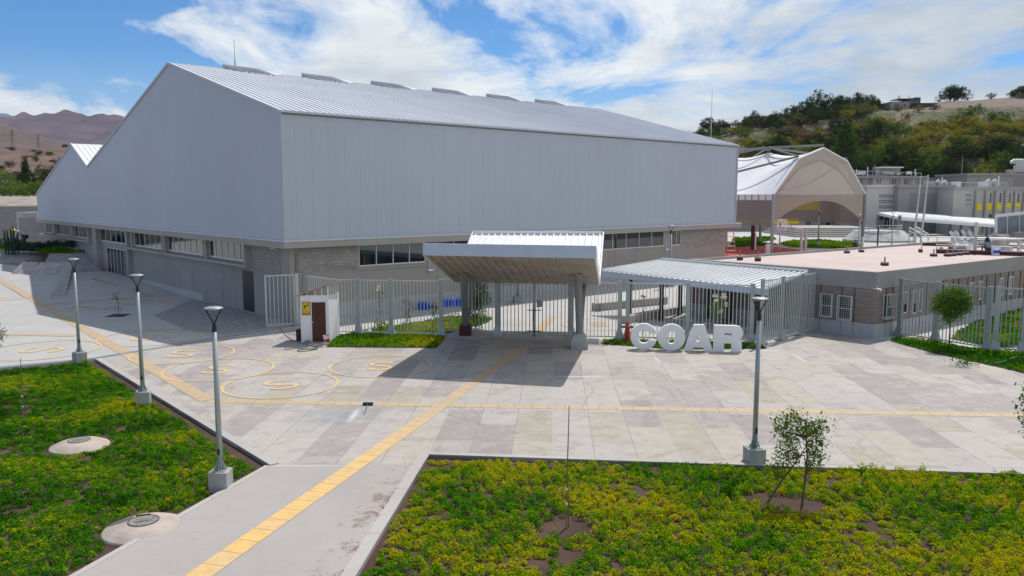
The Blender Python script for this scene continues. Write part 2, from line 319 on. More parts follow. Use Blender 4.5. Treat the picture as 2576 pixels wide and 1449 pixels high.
# ------------------------------------------------------------ mesh building
ORG = {}
class MB:
    def __init__(s): s.v = []; s.f = []
    def add(s, vs, fs):
        o = len(s.v); s.v += [tuple(v) for v in vs]; s.f += [tuple(i+o for i in f) for f in fs]; return s
    def face(s, *vs): return s.add(vs, [tuple(range(len(vs)))])
    def hexa(s, b, t):            # four bottom, four top, both counter-clockwise from above
        return s.add(list(b)+list(t), [(3,2,1,0),(4,5,6,7),(0,1,5,4),(1,2,6,5),(2,3,7,6),(3,0,4,7)])
    def box(s, x0, x1, y0, y1, z0, z1):
        return s.hexa([(x0,y0,z0),(x1,y0,z0),(x1,y1,z0),(x0,y1,z0)], [(x0,y0,z1),(x1,y0,z1),(x1,y1,z1),(x0,y1,z1)])
    def ob(s, o, ux, uy, a0, a1, b0, b1, z0, z1):    # box along two ground directions
        q = lambda a, b, z: Vector((o.x+ux.x*a+uy.x*b, o.y+ux.y*a+uy.y*b, z))
        if (ux.x*uy.y-ux.y*uy.x)*(a1-a0)*(b1-b0) < 0: a0, a1 = a1, a0
        return s.hexa([q(a0,b0,z0),q(a1,b0,z0),q(a1,b1,z0),q(a0,b1,z0)], [q(a0,b0,z1),q(a1,b0,z1),q(a1,b1,z1),q(a0,b1,z1)])
    def beam(s, p, q, w, h, up=Vector((0, 0, 1))):   # rectangular bar from p to q
        p, q = Vector(p), Vector(q); d = (q-p).normalized()
        sd_ = d.cross(up)
        if sd_.length < 1e-4: sd_ = d.cross(Vector((1, 0, 0)))
        sd_.normalize(); u = sd_.cross(d); a, b = sd_*w/2, u*h/2
        return s.add([p-a-b, p+a-b, p+a+b, p-a+b, q-a-b, q+a-b, q+a+b, q-a+b],
                     [(0,1,2,3),(7,6,5,4),(0,4,5,1),(1,5,6,2),(2,6,7,3),(3,7,4,0)])
    def tube(s, pts, rs, n=10, cap=True):
        pts = [Vector(p) for p in pts]
        if isinstance(rs, (int, float)): rs = [rs]*len(pts)
        o = len(s.v); prev = None
        for i, p in enumerate(pts):
            d = (pts[min(i+1, len(pts)-1)]-pts[max(i-1, 0)]).normalized()
            a = d.cross(Vector((0, 0, 1))) if prev is None else prev-d*prev.dot(d)
            if a.length < 1e-3: a = d.cross(Vector((0, 1, 0)))
            a.normalize(); prev = a; b = d.cross(a)
            for k in range(n):
                t = 2*math.pi*k/n; s.v.append(tuple(p+(a*math.cos(t)+b*math.sin(t))*rs[i]))
        for i in range(len(pts)-1):
            for k in range(n):
                k2 = (k+1) % n; s.f.append((o+i*n+k, o+i*n+k2, o+(i+1)*n+k2, o+(i+1)*n+k))
        if cap:
            s.f.append(tuple(o+k for k in reversed(range(n)))); e = o+(len(pts)-1)*n; s.f.append(tuple(e+k for k in range(n)))
        return s
    def lathe(s, c, prof, n=24):  # prof: (radius, height)
        c = Vector(c); o = len(s.v)
        for r, z in prof:
            for k in range(n):
                t = 2*math.pi*k/n; s.v.append((c.x+r*math.cos(t), c.y+r*math.sin(t), c.z+z))
        for i in range(len(prof)-1):
            for k in range(n):
                k2 = (k+1) % n; s.f.append((o+i*n+k, o+i*n+k2, o+(i+1)*n+k2, o+(i+1)*n+k))
        s.f.append(tuple(o+k for k in reversed(range(n)))); e = o+(len(prof)-1)*n; s.f.append(tuple(e+k for k in range(n)))
        return s
    def poly(s, pts, z0, z1=None): # flat polygon, or a slab between two heights
        vs = [Vector((p[0], p[1], 0)) for p in pts]; n = len(vs)
        tr = tessellate_polygon([vs]); area = sum(vs[i].x*vs[(i+1)%n].y-vs[(i+1)%n].x*vs[i].y for i in range(n))
        def up(t):
            a, b, c = (vs[i] for i in t); return t if (b-a).cross(c-a).z > 0 else (t[0], t[2], t[1])
        top = z0 if z1 is None else z1; o = len(s.v)
        s.v += [(p.x, p.y, top) for p in vs]; s.f += [tuple(o+i for i in up(t)) for t in tr]
        if z1 is not None:
            s.v += [(p.x, p.y, z0) for p in vs]
            for i in range(n):
                j = (i+1) % n
                s.f.append((o+n+i, o+n+j, o+j, o+i) if area > 0 else (o+i, o+j, o+n+j, o+n+i))
            s.f += [tuple(o+n+i for i in reversed(up(t))) for t in tr]
        return s
    def build(s, name, mat, parent=None, org=None, smooth=False, bevel=0):
        root = parent
        while root is not None and root.parent is not None: root = root.parent
        if root is not None: O = ORG.get(root.name, Vector((0, 0, 0)))
        else: O = Vector(org) if org is not None else Vector((0, 0, 0))
        me = bpy.data.meshes.new(name)
        me.from_pydata([(v[0]-O.x, v[1]-O.y, v[2]-O.z) for v in s.v], [], s.f)
        if isinstance(mat, (list, tuple)):
            for m_ in mat: me.materials.append(m_)
        else: me.materials.append(mat)
        me.update()
        if smooth: me.polygons.foreach_set('use_smooth', [True]*len(me.polygons))
        o = bpy.data.objects.new(name, me); COL.objects.link(o)
        if parent is not None: o.parent = parent
        else: o.location = O; ORG[o.name] = O
        if bevel:
            b = o.modifiers.new('bevel', 'BEVEL'); b.width = bevel; b.segments = 2; b.limit_method = 'ANGLE'
        return o
def tag(o, label, cat, group=None, kind=None):
    o['label'] = label; o['category'] = cat
    if group: o['group'] = group
    if kind: o['kind'] = kind
    return o
def thing(name, label, cat, loc=(0, 0, 0), group=None):
    o = bpy.data.objects.new(name, None); COL.objects.link(o); o.location = loc; o.empty_display_size = .2
    ORG[o.name] = Vector(loc); return tag(o, label, cat, group)
def struct(mb, name, mat, **k):
    o = mb.build(name, mat, **k); o['kind'] = 'structure'; return o
def stuff(o, label, cat):
    tag(o, label, cat); o['kind'] = 'stuff'; return o
def copy_tree(o, loc=None, rot=0, scale=None, label=None, group=None, parent=None):
    c = o.copy(); COL.objects.link(c)
    if parent is not None: c.parent = parent
    else:
        if loc is not None: c.location = loc; ORG[c.name] = Vector(loc)
        c.rotation_euler = (0, 0, rot)
        if scale is not None: c.scale = (scale,)*3 if isinstance(scale, (int, float)) else scale
        if label: c['label'] = label
        if group: c['group'] = group
    for ch in list(o.children): copy_tree(ch, parent=c)
    return c
def soup(name, P, nper, mat, tone=None, parent=None, loc=None):
    """P: (n*nper, 3) points, faces of nper corners each"""
    n = len(P)//nper; me = bpy.data.meshes.new(name)
    me.vertices.add(n*nper); me.vertices.foreach_set('co', np.ascontiguousarray(P, dtype=np.float32).ravel())
    me.loops.add(n*nper); me.loops.foreach_set('vertex_index', np.arange(n*nper, dtype=np.int32))
    me.polygons.add(n); me.polygons.foreach_set('loop_start', np.arange(0, n*nper, nper, dtype=np.int32))
    me.polygons.foreach_set('loop_total', np.full(n, nper, dtype=np.int32))
    me.materials.append(mat)
    if tone is not None:
        a = me.attributes.new('tone', 'FLOAT', 'POINT'); a.data.foreach_set('value', np.repeat(tone, nper).astype(np.float32))
    me.update(calc_edges=True); me.validate()
    o = bpy.data.objects.new(name, me); COL.objects.link(o)
    if parent is not None: o.parent = parent
    if loc is not None: o.location = loc
    return o
def leaf_quads(C, size, flat=.0, asp=.55, nrm=None):
    """a lozenge leaf around each centre C, random facing"""
    n = len(C); a = RNG.normal(size=(n, 3)); a /= np.linalg.norm(a, axis=1, keepdims=True)+1e-9
    b = RNG.normal(size=(n, 3))
    if nrm is not None: b = b*.6+nrm
    b = np.cross(a, b); b /= np.linalg.norm(b, axis=1, keepdims=True)+1e-9
    s = (size*(.6+.8*RNG.random(n)))[:, None]; w = s*asp
    return np.stack([C-a*s*.5, C+b*w*.5, C+a*s*.5, C-b*w*.5], axis=1).reshape(-1, 3)
# ============================================================ THE GROUND
def ext(a, b, k): return a+(b-a)*k
pa, pb = G(680,1172), G(195,1449); pb = ext(pa, pb, 2.2)
pc, pd = G(1078,1145), G(895,1449); pd = ext(pc, pd, 2.2)
pe = ext(pc, G(2576,1195), 3.0)
pk = G(240,904); pl = ext(pk, G(0,927), 6)
g_ = MB(); g_.poly([(-4600,-150),(3000,-150),(3000,6000),(-4600,6000)], -.13)
struct(g_, 'ground', M['land'])
s_ = MB(); s_.poly([pb, pd, pc, pe, (140,90), (160,178), (30,178), (-2,120), (-75,150), (-120,110), pl, pk, pa], -.5, 0)
struct(s_, 'plaza_slab', M['apron'])
s_ = MB(); s_.poly([G(672,1168), G(1062,1170), pc+Vector((.02,.02,0)), pe, (60,40), (60,47), G(2700,968), G(2576,940), G(2450,917), G(2350,889), G(2245,856), G(2197,853), G(2060,832), G(1915,868), G(1500,857), G(1110,851), G(850,843), G(742,823), G(246,905)], .004)
struct(s_, 'paving', M['paving'])
s_ = MB(); s_.poly([pa+Vector((0,-.05,0)), pb, pd, G(1062,1170)], .004); struct(s_, 'path', M['path'])
def dirty_path():
    m = M['path']; nt = m.node_tree; bs = nt.nodes['Principled BSDF']; src = bs.inputs['Base Color'].links[0].from_socket; P = pos(nt)
    d = (pd-pc).normalized(); n = Vector((-d.y, d.x, 0)); n = n if n.x < 0 else -n
    a = mathn(nt, 'SUBTRACT', dirs(nt, P, n), n.dot(pc)); b = mathn(nt, 'SUBTRACT', dirs(nt, P, d), d.dot(pc))
    nn = noisen(nt, P, 1.5, 9, .72, .6); k = mathn(nt, 'SUBTRACT', mathn(nt, 'MULTIPLY', nn, 3.0), a)
    msk = mathn(nt, 'MULTIPLY', ramp(nt, mathn(nt, 'SUBTRACT', k, .55), [(.0, 0), (.55, .75)]), ramp(nt, mathn(nt, 'DIVIDE', b, 10), [(.1, 0), (.35, 1), (.75, 1), (.9, .3)]))
    col = mixc(nt, mathn(nt, 'MULTIPLY', msk, ramp(nt, nn, [(.5, 0), (.6, 1)])), src, (.17, .095, .07)); lk(nt, col, bs.inputs['Base Color'])
dirty_path()
s_ = MB(); s_.poly([pk+Vector((0,.35,0)), G(742,818), (-13,47), (-45,86), (-70,100), (-110,90), pl+Vector((0,.35,0))], .004)
struct(s_, 'plaza_beyond_drain', M['plaza2'])
cob = mk('cobbles', (.30, .29, .285), .35, 3.0, .9, bump=1.0, fine=7)
s_ = MB(); s_.poly([G(*zB(*p)) for p in ((1250,600),(1560,470),(1900,520),(2140,508),(2165,705),(1830,757),(1500,715))], .012)
struct(s_, 'cobbled_ramp', cob)
# soil of the two planted beds
s_ = MB(); s_.poly([pc, pd, (60,-10), (70, 10), pe], -.10); struct(s_, 'bed_soil_right', M['soil'])
s_ = MB(); s_.poly([pa, pk, pl, (-90,-5), pb], -.10); struct(s_, 'bed_soil_left', M['soil'])
# kerbs
def kerb(name, pts, w=.22, z=.035, side=1):
    mb = MB()
    for a, b in zip(pts[:-1], pts[1:]):
        d = (b-a).normalized(); n = Vector((-d.y, d.x, 0))*side; L = (b-a).length; k = max(1, int(L/2.4)); e = .006
        for i in range(k):
            p = a+d*(L*i/k); mb.ob(p, d, n, e, L/k-e, 0, w, -.16, z)
    return struct(mb, name, M['kerb'])
kerb('kerb_left', [pa, pk], .26, .03, -1)
kerb('kerb_right', [pe, pc], .20, .03, -1)
kerb('kerb_path_right', [pc, pd], .30, .012, -1)
kerb('kerb_path_left', [pa, pb], .16, .010, -1)
# drain along the plaza
dr = MB(); a, b = pk, G(745,820); pts = [ext(pk, pl, 1), pk, b]
for a, b in zip(pts[:-1], pts[1:]):
    d = (b-a).normalized(); n = Vector((-d.y, d.x, 0)); L = (b-a).length
    dr.ob(a, d, n, 0, L, .02, .06, .004, .03); dr.ob(a, d, n, 0, L, .30, .34, .004, .03)
    for i in range(int(L/.08)): dr.ob(a, d, n, i*.08, i*.08+.04, .06, .30, .008, .022)
    for i in range(int(L/1.9)): dr.ob(a, d, n, i*1.9, i*1.9+.09, .0, .36, .01, .036)
tag(dr.build('drain_grate', M['steel'], org=pk), 'long grey steel drain grate crossing the plaza from the grass to the open gate leaf', 'drain grate')

# tactile paving strips
def tactile_mat():
    m, nt, bs = newmat('tactile tiles'); P = pos(nt); uv = nt.nodes.new('ShaderNodeUVMap'); uv.uv_map = 'UVMap'
    sx = nt.nodes.new('ShaderNodeSeparateXYZ'); lk(nt, uv.outputs[0], sx.inputs[0]); u, v = sx.outputs[0], sx.outputs[1]
    big = noisen(nt, P, .25, 4, .6); mid = noisen(nt, P, 3, 5, .65); sp_ = nt.nodes.new('ShaderNodeSeparateXYZ'); lk(nt, P, sp_.inputs[0])
    tile = nt.nodes.new('ShaderNodeTexWhiteNoise'); lk(nt, comb(nt, mathn(nt, 'FLOOR', mathn(nt, 'DIVIDE', u, .6)), None), tile.inputs['Vector'])
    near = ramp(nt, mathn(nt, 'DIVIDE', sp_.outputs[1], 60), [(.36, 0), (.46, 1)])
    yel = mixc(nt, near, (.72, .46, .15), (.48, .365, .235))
    yel = mixc(nt, mathn(nt, 'MULTIPLY', tile.outputs[0], .45), yel, (.55, .42, .27))
    yel = mixc(nt, mathn(nt, 'MULTIPLY', ramp(nt, mid, [(.45, 0), (.8, 1)]), .6), yel, (.36, .26, .17))
    col = mixc(nt, mathn(nt, 'MULTIPLY', line_every(nt, u, .6, .025), .75), yel, (.20, .15, .10))
    rib = mathn(nt, 'FRACT', mathn(nt, 'DIVIDE', v, .075))
    col = mixc(nt, mathn(nt, 'MULTIPLY', mathn(nt, 'LESS_THAN', rib, .35), .28), col, (.30, .22, .14))
    lk(nt, col, bs.inputs['Base Color']); bs.inputs['Roughness'].default_value = .75; bumpn(nt, bs, rib, .4, .008); return m
M['tactile'] = tactile_mat()
def strip(name, pts, w=.6, z=.010, zz=False):
    vs, fs, uvs = [], [], []; s = 0
    for i, p in enumerate(pts):
        d = (pts[min(i+1, len(pts)-1)]-pts[max(i-1, 0)]).normalized(); n = Vector((-d.y, d.x, 0))*w/2
        if i: s += (p-pts[i-1]).length
        vs += [Vector(((p+n).x, (p+n).y, z+(p.z if zz else 0))), Vector(((p-n).x, (p-n).y, z+(p.z if zz else 0)))]; uvs += [(s, w), (s, 0)]
        if i: fs.append((2*i-2, 2*i-1, 2*i+1, 2*i))
    me = bpy.data.meshes.new(name); me.from_pydata([tuple(v) for v in vs], [], fs); me.materials.append(M['tactile'])
    l = me.uv_layers.new(name='UVMap')
    for lp in me.loops: l.data[lp.index].uv = uvs[lp.vertex_index]
    o = bpy.data.objects.new(name, me); COL.objects.link(o); o['kind'] = 'structure'; return o
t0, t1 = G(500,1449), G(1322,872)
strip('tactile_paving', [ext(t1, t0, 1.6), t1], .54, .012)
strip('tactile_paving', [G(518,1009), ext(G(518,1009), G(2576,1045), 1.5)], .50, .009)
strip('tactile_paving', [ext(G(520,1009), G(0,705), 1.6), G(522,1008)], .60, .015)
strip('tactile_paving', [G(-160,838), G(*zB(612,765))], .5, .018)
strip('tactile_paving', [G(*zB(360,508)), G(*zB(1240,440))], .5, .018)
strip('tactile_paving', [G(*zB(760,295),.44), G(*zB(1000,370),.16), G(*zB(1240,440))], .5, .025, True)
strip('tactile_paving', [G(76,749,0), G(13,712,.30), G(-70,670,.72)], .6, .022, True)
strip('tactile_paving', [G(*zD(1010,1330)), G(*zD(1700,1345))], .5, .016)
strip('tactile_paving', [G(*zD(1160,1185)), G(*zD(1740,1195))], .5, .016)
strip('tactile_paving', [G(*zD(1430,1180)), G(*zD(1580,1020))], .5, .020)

# painted circles with an S
ymat, nt_, bs_ = newmat('worn yellow road paint'); P_ = pos(nt_); n_ = noisen(nt_, P_, 2.2, 6, .7)
lk(nt_, mixc(nt_, ramp(nt_, n_, [(.44, 0), (.66, .85)]), (.68, .45, .18), (.44, .39, .32)), bs_.inputs['Base Color']); bs_.inputs['Roughness'].default_value = .7
def scurve(n=15):
    p = []
    for i in range(n): t = R(20+250*i/(n-1)); p.append((.36*math.cos(t)*1.35, .37+.33*math.sin(t)))
    for i in range(n): t = R(90-250*i/(n-1)); p.append((.36*math.cos(t)*1.35, -.37+.33*math.sin(t)))
    return p
CMK = [0]
def circle_mark(x0, x1, y0, y1, rot=0, glyph='S', w=.10, z=.0185):
    CMK[0] += 1; z += CMK[0]*.0005
    xc = (x0+x1)/2; a, b = G(xc, y0), G(xc, y1); c = (a+b)/2; r = (a-b).length/2; mb = MB(); n = 72
    for k in range(n):
        t0_, t1_ = 2*math.pi*k/n, 2*math.pi*(k+1)/n
        q = lambda rr, t: (c.x+rr*math.cos(t), c.y+rr*math.sin(t), z)
        mb.face(q(r-w, t0_), q(r, t0_), q(r, t1_), q(r-w, t1_))
    if glyph:
        P = scurve()
        P0 = list(P)
        for i in range(len(P)):
            d = Vector(P0[min(i+1, len(P)-1)])-Vector(P0[max(i-1, 0)]); d.normalize(); nn = Vector((-d.y, d.x))*.095
            P[i] = (P[i], nn)
        cr, sr = math.cos(rot), math.sin(rot); sc = r/2.15
        tr = lambda q: (c.x+(q[0]*cr-q[1]*sr)*sc, c.y+(q[0]*sr+q[1]*cr)*sc, z)
        for (p, nn), (q, mm) in zip(P[:-1], P[1:]):
            p, q = Vector(p), Vector(q); mb.face(tr(p-nn), tr(p+nn), tr(q+mm), tr(q-mm))
    o = mb.build('painted_circle', ymat); o['kind'] = 'structure'; return c, r
circle_mark(840, 1077, 896, 950.5, 0); circle_mark(425, 676, 904, 959, R(-4)); circle_mark(572, 841, 938, 1003, R(28))
circle_mark(342, 576, 869, 915, R(4)); circle_mark(-14, 226, 860, 905, R(90)); circle_mark(278, 475, 831, 871, R(-55))
circle_mark(116, 294, 762.6, 783, R(80)); circle_mark(-45, 29, 736, 758, 0); circle_mark(1452, 1562, 802, 832, 0)
circle_mark(300, 432, 749, 765, R(60))

# ============================================================ GROUND COVER (nobody could count it)
gcm = leaf_mat('ground cover leaves', [(.22, (.020, .078, .002)), (.38, (.042, .20, .003)), (.50, (.12, .30, .003)), (.62, (.38, .42, .004)), (.82, (.56, .44, .006))], .30, True, .38)
def inside(poly, X, Y):
    r = np.zeros(len(X), bool); n = len(poly)
    for i in range(n):
        x0, y0 = poly[i][0], poly[i][1]; x1, y1 = poly[(i+1)%n][0], poly[(i+1)%n][1]
        c = ((y0 > Y) != (y1 > Y)) & (X < (x1-x0)*(Y-y0)/((y1-y0) if abs(y1-y0) > 1e-9 else 1e-9)+x0); r ^= c
    return r
def ground_cover(name, label, poly, z, step=.125, leaves=26, h=.10, leaf=.045, gap=.40, holes=(), tone_bias=0.0, clear=None, mat=None, zf=None):
    xs = [p[0] for p in poly]; ys = [p[1] for p in poly]
    gx, gy = np.meshgrid(np.arange(min(xs), max(xs), step), np.arange(min(ys), max(ys), step))
    X = gx.ravel()+RNG.uniform(-.5, .5, gx.size)*step; Y = gy.ravel()+RNG.uniform(-.5, .5, gx.size)*step
    k = inside(poly, X, Y); X, Y = X[k], Y[k]
    # only what the camera and its neighbours could see
    k = (np.abs(X) < .74*Y+3) & (Y > 9); X, Y = X[k], Y[k]
    keep = np.ones(len(X), bool); big = np.zeros(len(X))
    for i in range(len(X)):
        a = noise.fractal(Vector((X[i]*.55, Y[i]*.55, 1.7)), .9, 2.1, 3); b = noise.noise(Vector((X[i]*2.6, Y[i]*2.6, 5.1)))
        big[i] = a
        if a*.32+b*.72 < -gap: keep[i] = False
    for hx, hy, hr in holes: keep &= (X-hx)**2+(Y-hy)**2 > (hr*(.85+.3*RNG.random(len(X))))**2
    X, Y, big = X[keep], Y[keep], big[keep]; n = len(X)
    rad = step*(.44+.40*RNG.random(n)); hh = h*(.45+.75*RNG.random(n))*np.clip(1+.9*big, .45, 1.5)
    n2 = n*leaves; ci = np.repeat(np.arange(n), leaves)
    t = RNG.random(n2)*2*math.pi; r = np.sqrt(RNG.random(n2)); zz = np.sqrt(np.clip(1-r*r, 0, 1))*(.5+.5*RNG.random(n2))
    C = np.stack([X[ci]+np.cos(t)*r*rad[ci], Y[ci]+np.sin(t)*r*rad[ci], z+.015+zz*hh[ci]], 1)
    if zf is not None: C[:, 2] += np.array([zf(v) for v in C[:, 1]])
    nr = np.stack([np.cos(t)*r*.7, np.sin(t)*r*.7, np.ones(n2)*.9], 1)
    P = leaf_quads(C, leaf, asp=.7, nrm=nr)
    tone = np.clip(.5+tone_bias+.14*RNG.normal(size=n)[ci]+.25*(zz-.5)*0+.10*RNG.normal(size=n2), 0, 1)
    o = soup(name, P, 4, gcm if mat is None else mat, tone); o['kind'] = 'stuff'; tag(o, label, 'ground cover'); return o
SAP1, TREE1 = G(*zI(1845,1140)), G(*zJ(1272,1005))
MH1, MH2 = G(200,1116), G(362,1322)
inb = lambda p, q, d: p+(q-p).normalized()*d
ground_cover('ground_cover_right', 'low yellow green ground cover filling the big bed at the right front', [inb(pc, pe, .12)+Vector((0,-.36,0)), inb(pd, pe, .28), (45,-10), (50,18.4)], -.10,
             step=.20, leaves=85, h=.20, leaf=.046, gap=.37, holes=[(SAP1.x, SAP1.y, .62), (TREE1.x, TREE1.y, .6), (TREE1.x-.8, TREE1.y+.3, .5)], tone_bias=.15)
ground_cover('ground_cover_left', 'low green ground cover filling the bed at the left front round the manholes', [pa+Vector((-.42,-.05,0)), pk+Vector((-.12,-.45,0)), pl+Vector((0,-.6,0)), (-60,-5), inb(pb, pl, .5)], -.10,
             step=.18, leaves=62, h=.13, leaf=.046, gap=.36, holes=[(MH1.x, MH1.y, .95), (MH2.x, MH2.y, 1.0)], tone_bias=-.16)
def lawn(name, label, px, z=.004, **k):
    poly = [G(*p) for p in px]; s_ = MB(); s_.poly(poly, z+.004); struct(s_, 'lawn_soil', M['soil'])
    return ground_cover(name, label, poly, z, **k)
lawn('ground_cover', 'green strip of ground cover between the white booth and the canopy column', [(822,874),(850,846),(905,836),(1105,838),(1118,851),(1098,876)], step=.16, leaves=24, h=.14, leaf=.06, gap=.6)
lawn('ground_cover', 'patch of ground cover behind the fence below the blue jugs', [(930,829),(1050,812),(1130,795),(1240,800),(1226,812),(1130,838),(985,842)], step=.2, leaves=20, h=.14, leaf=.07, gap=.6, tone_bias=.05)
lawn('ground_cover', 'thin strip of ground cover behind the big white letters', [(1512,866),(1520,855),(1890,862),(1910,866),(1928,878),(1700,880)], step=.16, leaves=20, h=.10, leaf=.06, gap=.5, tone_bias=-.15)
lawn('ground_cover', 'dark green ground cover in front of the right hand fence', [(2238,858),(2262,850),(2350,860),(2480,882),(2700,892),(2760,950),(2640,955),(2520,926),(2420,905),(2330,884)], step=.16, leaves=24, h=.13, leaf=.06, gap=.5, tone_bias=-.22)
lawn('ground_cover', 'green ground cover beyond the right hand fence below the block wall', [(2390,852),(2440,815),(2600,770),(2760,750),(2760,870),(2500,876)], step=.22, leaves=20, h=.13, leaf=.08, gap=.3, tone_bias=-.25)
grm = leaf_mat('far grass', [(.25, (.05, .15, .004)), (.5, (.12, .26, .005)), (.75, (.32, .35, .008))], .25, True, .3)
def far_grass(label, px, step=.5, **k):
    poly = [G(*p) for p in px]; s_ = MB(); s_.poly(poly, .012); struct(s_, 'lawn_soil', M['soil'])
    return ground_cover('grass', label, poly, .01, step=step, leaves=10, h=.22, leaf=.28, gap=1.2, mat=grm, **k)
far_grass('bright yellow green lawn beyond the red sports court', [(1960,614),(1990,606),(2060,604),(2160,612),(2165,628),(1990,622)])
far_grass('shaded green lawn behind the left side of the tent', [(1840,622),(1846,600),(1940,596),(1952,603),(1900,612),(1960,616)], tone_bias=-.3)
TZ = lambda Y: 1.78+max(0, Y-78.0)*.055
tp_ = [(250,600,2.5),(600,620,2.5),(760,640,2.4),(1090,722,2.15),(1310,770,1.8),(700,787,1.8),(420,765,1.8),(120,765,1.8),(0,700,2.1)]
tv_ = [G(*zO(x,y), z) for x,y,z in tp_]; poly = [Vector((p.x,p.y,0)) for p in tv_]
s_ = MB(); s_.v = [(p.x,p.y,TZ(p.y)) for p in poly]; s_.f = [tuple(t) for t in tessellate_polygon([poly])]; struct(s_, 'lawn_terrace', M['soil'])
ground_cover('grass', 'green lawn on the raised terrace below the left gable windows', poly, 0.0, step=.3, leaves=14, h=.16, leaf=.18, gap=1.2, mat=grm, tone_bias=-.25, zf=TZ)
# red sports court
s_ = MB(); s_.poly([G(*p) for p in ((1700,655),(1850,612),(1960,622),(2120,640),(2060,700),(1800,700))], .008)
struct(s_, 'sports_court', concrete_mat('red court', (.42, .07, .065), (.50, .10, .09)))
# ============================================================ THE BIG HALL
C0 = DP(717.5, 608, 45.9); ZC = ZA(C0.y, 608); C0.z = 0
def gw(x, y): return WPn(C0, C0+D2, x, y)
def rw(x, y): return WPn(C0, C0+D1, x, y)
tt = lambda p: (p-C0).dot(D2); ss = lambda p: (p-C0).dot(D1)
E_ = rw(710, 281); PK = gw(425, 160); VL = gw(221, 420); PK2 = gw(180, 363); LE = gw(92, 490)
LEN = ss(rw(1851, 500)); ZE = E_.z
TP, ZP = tt(PK), PK.z; TV, ZV = tt(VL), VL.z; TQ, ZQ = tt(PK2), PK2.z; TL, ZL = tt(LE), LE.z
print('HALL', C0, 'zc', ZC, 'ze', ZE, 'len', LEN, 'peak', TP, ZP, 'valley', TV, ZV, 'p2', TQ, ZQ, 'left', TL, ZL)
def H3(s, t, z): return Vector((C0.x+D1.x*s+D2.x*t, C0.y+D1.y*s+D2.y*t, z))
hall = thing('sports_hall', 'huge pale metal clad hall with a saw tooth gable and a row of roof dormers', 'hall', (C0.x, C0.y, 0))
mb = MB()
mb.face(H3(0,0,ZC), H3(LEN,0,ZC), H3(LEN,0,ZE), H3(0,0,ZE)); mb.build('side_cladding', M['clad'], hall)
prof = [(0,ZC),(0,ZE),(TP,ZP),(TV,ZV),(TQ,ZQ),(TL,ZL),(TL,ZC)]
for s in (0, LEN):
    mb = MB(); vs = [Vector((t, z, 0)) for t, z in prof]
    mb.add([H3(s, t, z) for t, z in prof], [tuple(t) for t in tessellate_polygon([vs])]); mb.build('gable_cladding', M['cladg'], hall)
mb = MB(); mb.face(H3(0,TL,ZC), H3(LEN,TL,ZC), H3(LEN,TL,ZL), H3(0,TL,ZL)); mb.build('rear_cladding', M['clad'], hall)
def roof_slope(t0, z0, t1, z1, mat, name='roof', rib=.48, rh=.045):
    mb = MB(); n = Vector((0, 0, 1)); e = .12
    mb.face(H3(-e,t0,z0+.06), H3(LEN+e,t0,z0+.06), H3(LEN+e,t1,z1+.06), H3(-e,t1,z1+.06))
    k = int(LEN/rib)
    for i in range(k+1):
        s = i*LEN/k; mb.beam(H3(s,t0,z0+.06+rh/2), H3(s,t1,z1+.06+rh/2), .11, rh)
    return mb.build(name, mat, hall)
roof_slope(0, ZE, TP, ZP, M['roofmetal']); roof_slope(TV, ZV, TP, ZP, M['roofmetal'])
roof_slope(TV, ZV, TQ, ZQ, M['white_metal'], 'roof'); roof_slope(TL, ZL, TQ, ZQ, M['roofmetal'])
mb = MB()      # verge flashing on both gables and the eave gutter
for s in (-.06, LEN+.06):
    for (t0_, z0_), (t1_, z1_) in zip(prof[1:-2], prof[2:-1]): mb.beam(H3(s,t0_,z0_+.03), H3(s,t1_,z1_+.03), .09, .15)
mb.beam(H3(-.1,-.08,ZE+.02), H3(LEN+.1,-.08,ZE+.02), .2, .12)
mb.beam(H3(-.01,-.01,ZC), H3(-.01,-.01,ZE), .06, .06); mb.beam(H3(LEN+.02,-.03,ZC), H3(LEN+.02,-.03,ZE), .10, .10)
mb.build('flashing', M['roofmetal'], hall)
mb = MB(); mb.beam(H3(0,-.03,ZE-.09), H3(LEN,-.03,ZE-.09), .05, .08); mb.build('eave_dark_line', M['col_grey'], hall)  # dark line under the gutter, drawn as a thin grey bar
# roof dormers along the ridge
sl = (ZP-ZE)/TP
for i in range(6):
    s0 = 3.95+6.5*i; B = .36; mb = MB()
    P0, P1 = H3(s0,TP,ZP+.06), H3(s0,TP,ZP+B)
    cfx, cfz = H3(s0+1.5,TP-.95,ZP-.95*sl+.10), H3(s0+1.5,TP+.95,ZP-.95*sl+.10)
    m1 = H3(s0+2.8,TP,ZP+B-.04); m2 = H3(s0+3.6,TP-1.1,ZP-1.1*sl+.10); m3 = H3(s0+3.6,TP+1.1,ZP-1.1*sl+.10); ed = H3(s0+5.0,TP,ZP+.08)
    mb.add([P1, cfx, m2, ed, m1, cfz, m3], [(0,1,4),(1,2,4),(2,3,4),(0,4,5),(4,6,5),(4,3,6)])
    for j in range(7):
        t_ = j/6; mb.beam(P1.lerp(m1, t_)+Vector((0,0,.02)), cfx.lerp(m2, t_)+Vector((0,0,.02)), .11, .05)
    mb.build('roof_dormer', M['roofmetal'], hall)
    mb = MB(); mb.add([P0, cfx, P1, cfz], [(0,1,2),(0,2,3)]); mb.build('dormer_face', M['steel'], hall)
    mb = MB(); mb.beam(P1, cfx, .07, .07); mb.beam(P0, P1, .07, .07); mb.beam(P1, cfz, .07, .07); mb.beam(P1, m1, .06, .06); mb.build('dormer_trim', M['trim'], hall)
mb = MB(); p = H3(5.0, TP+.2, ZP-.1); mb.tube([p, p+Vector((0,0,.9)), p+Vector((0,0,.95)), p+Vector((0,0,2.4))], [.035,.035,.018,.012], 8); mb.build('lightning_rod', M['darkmetal'], hall)
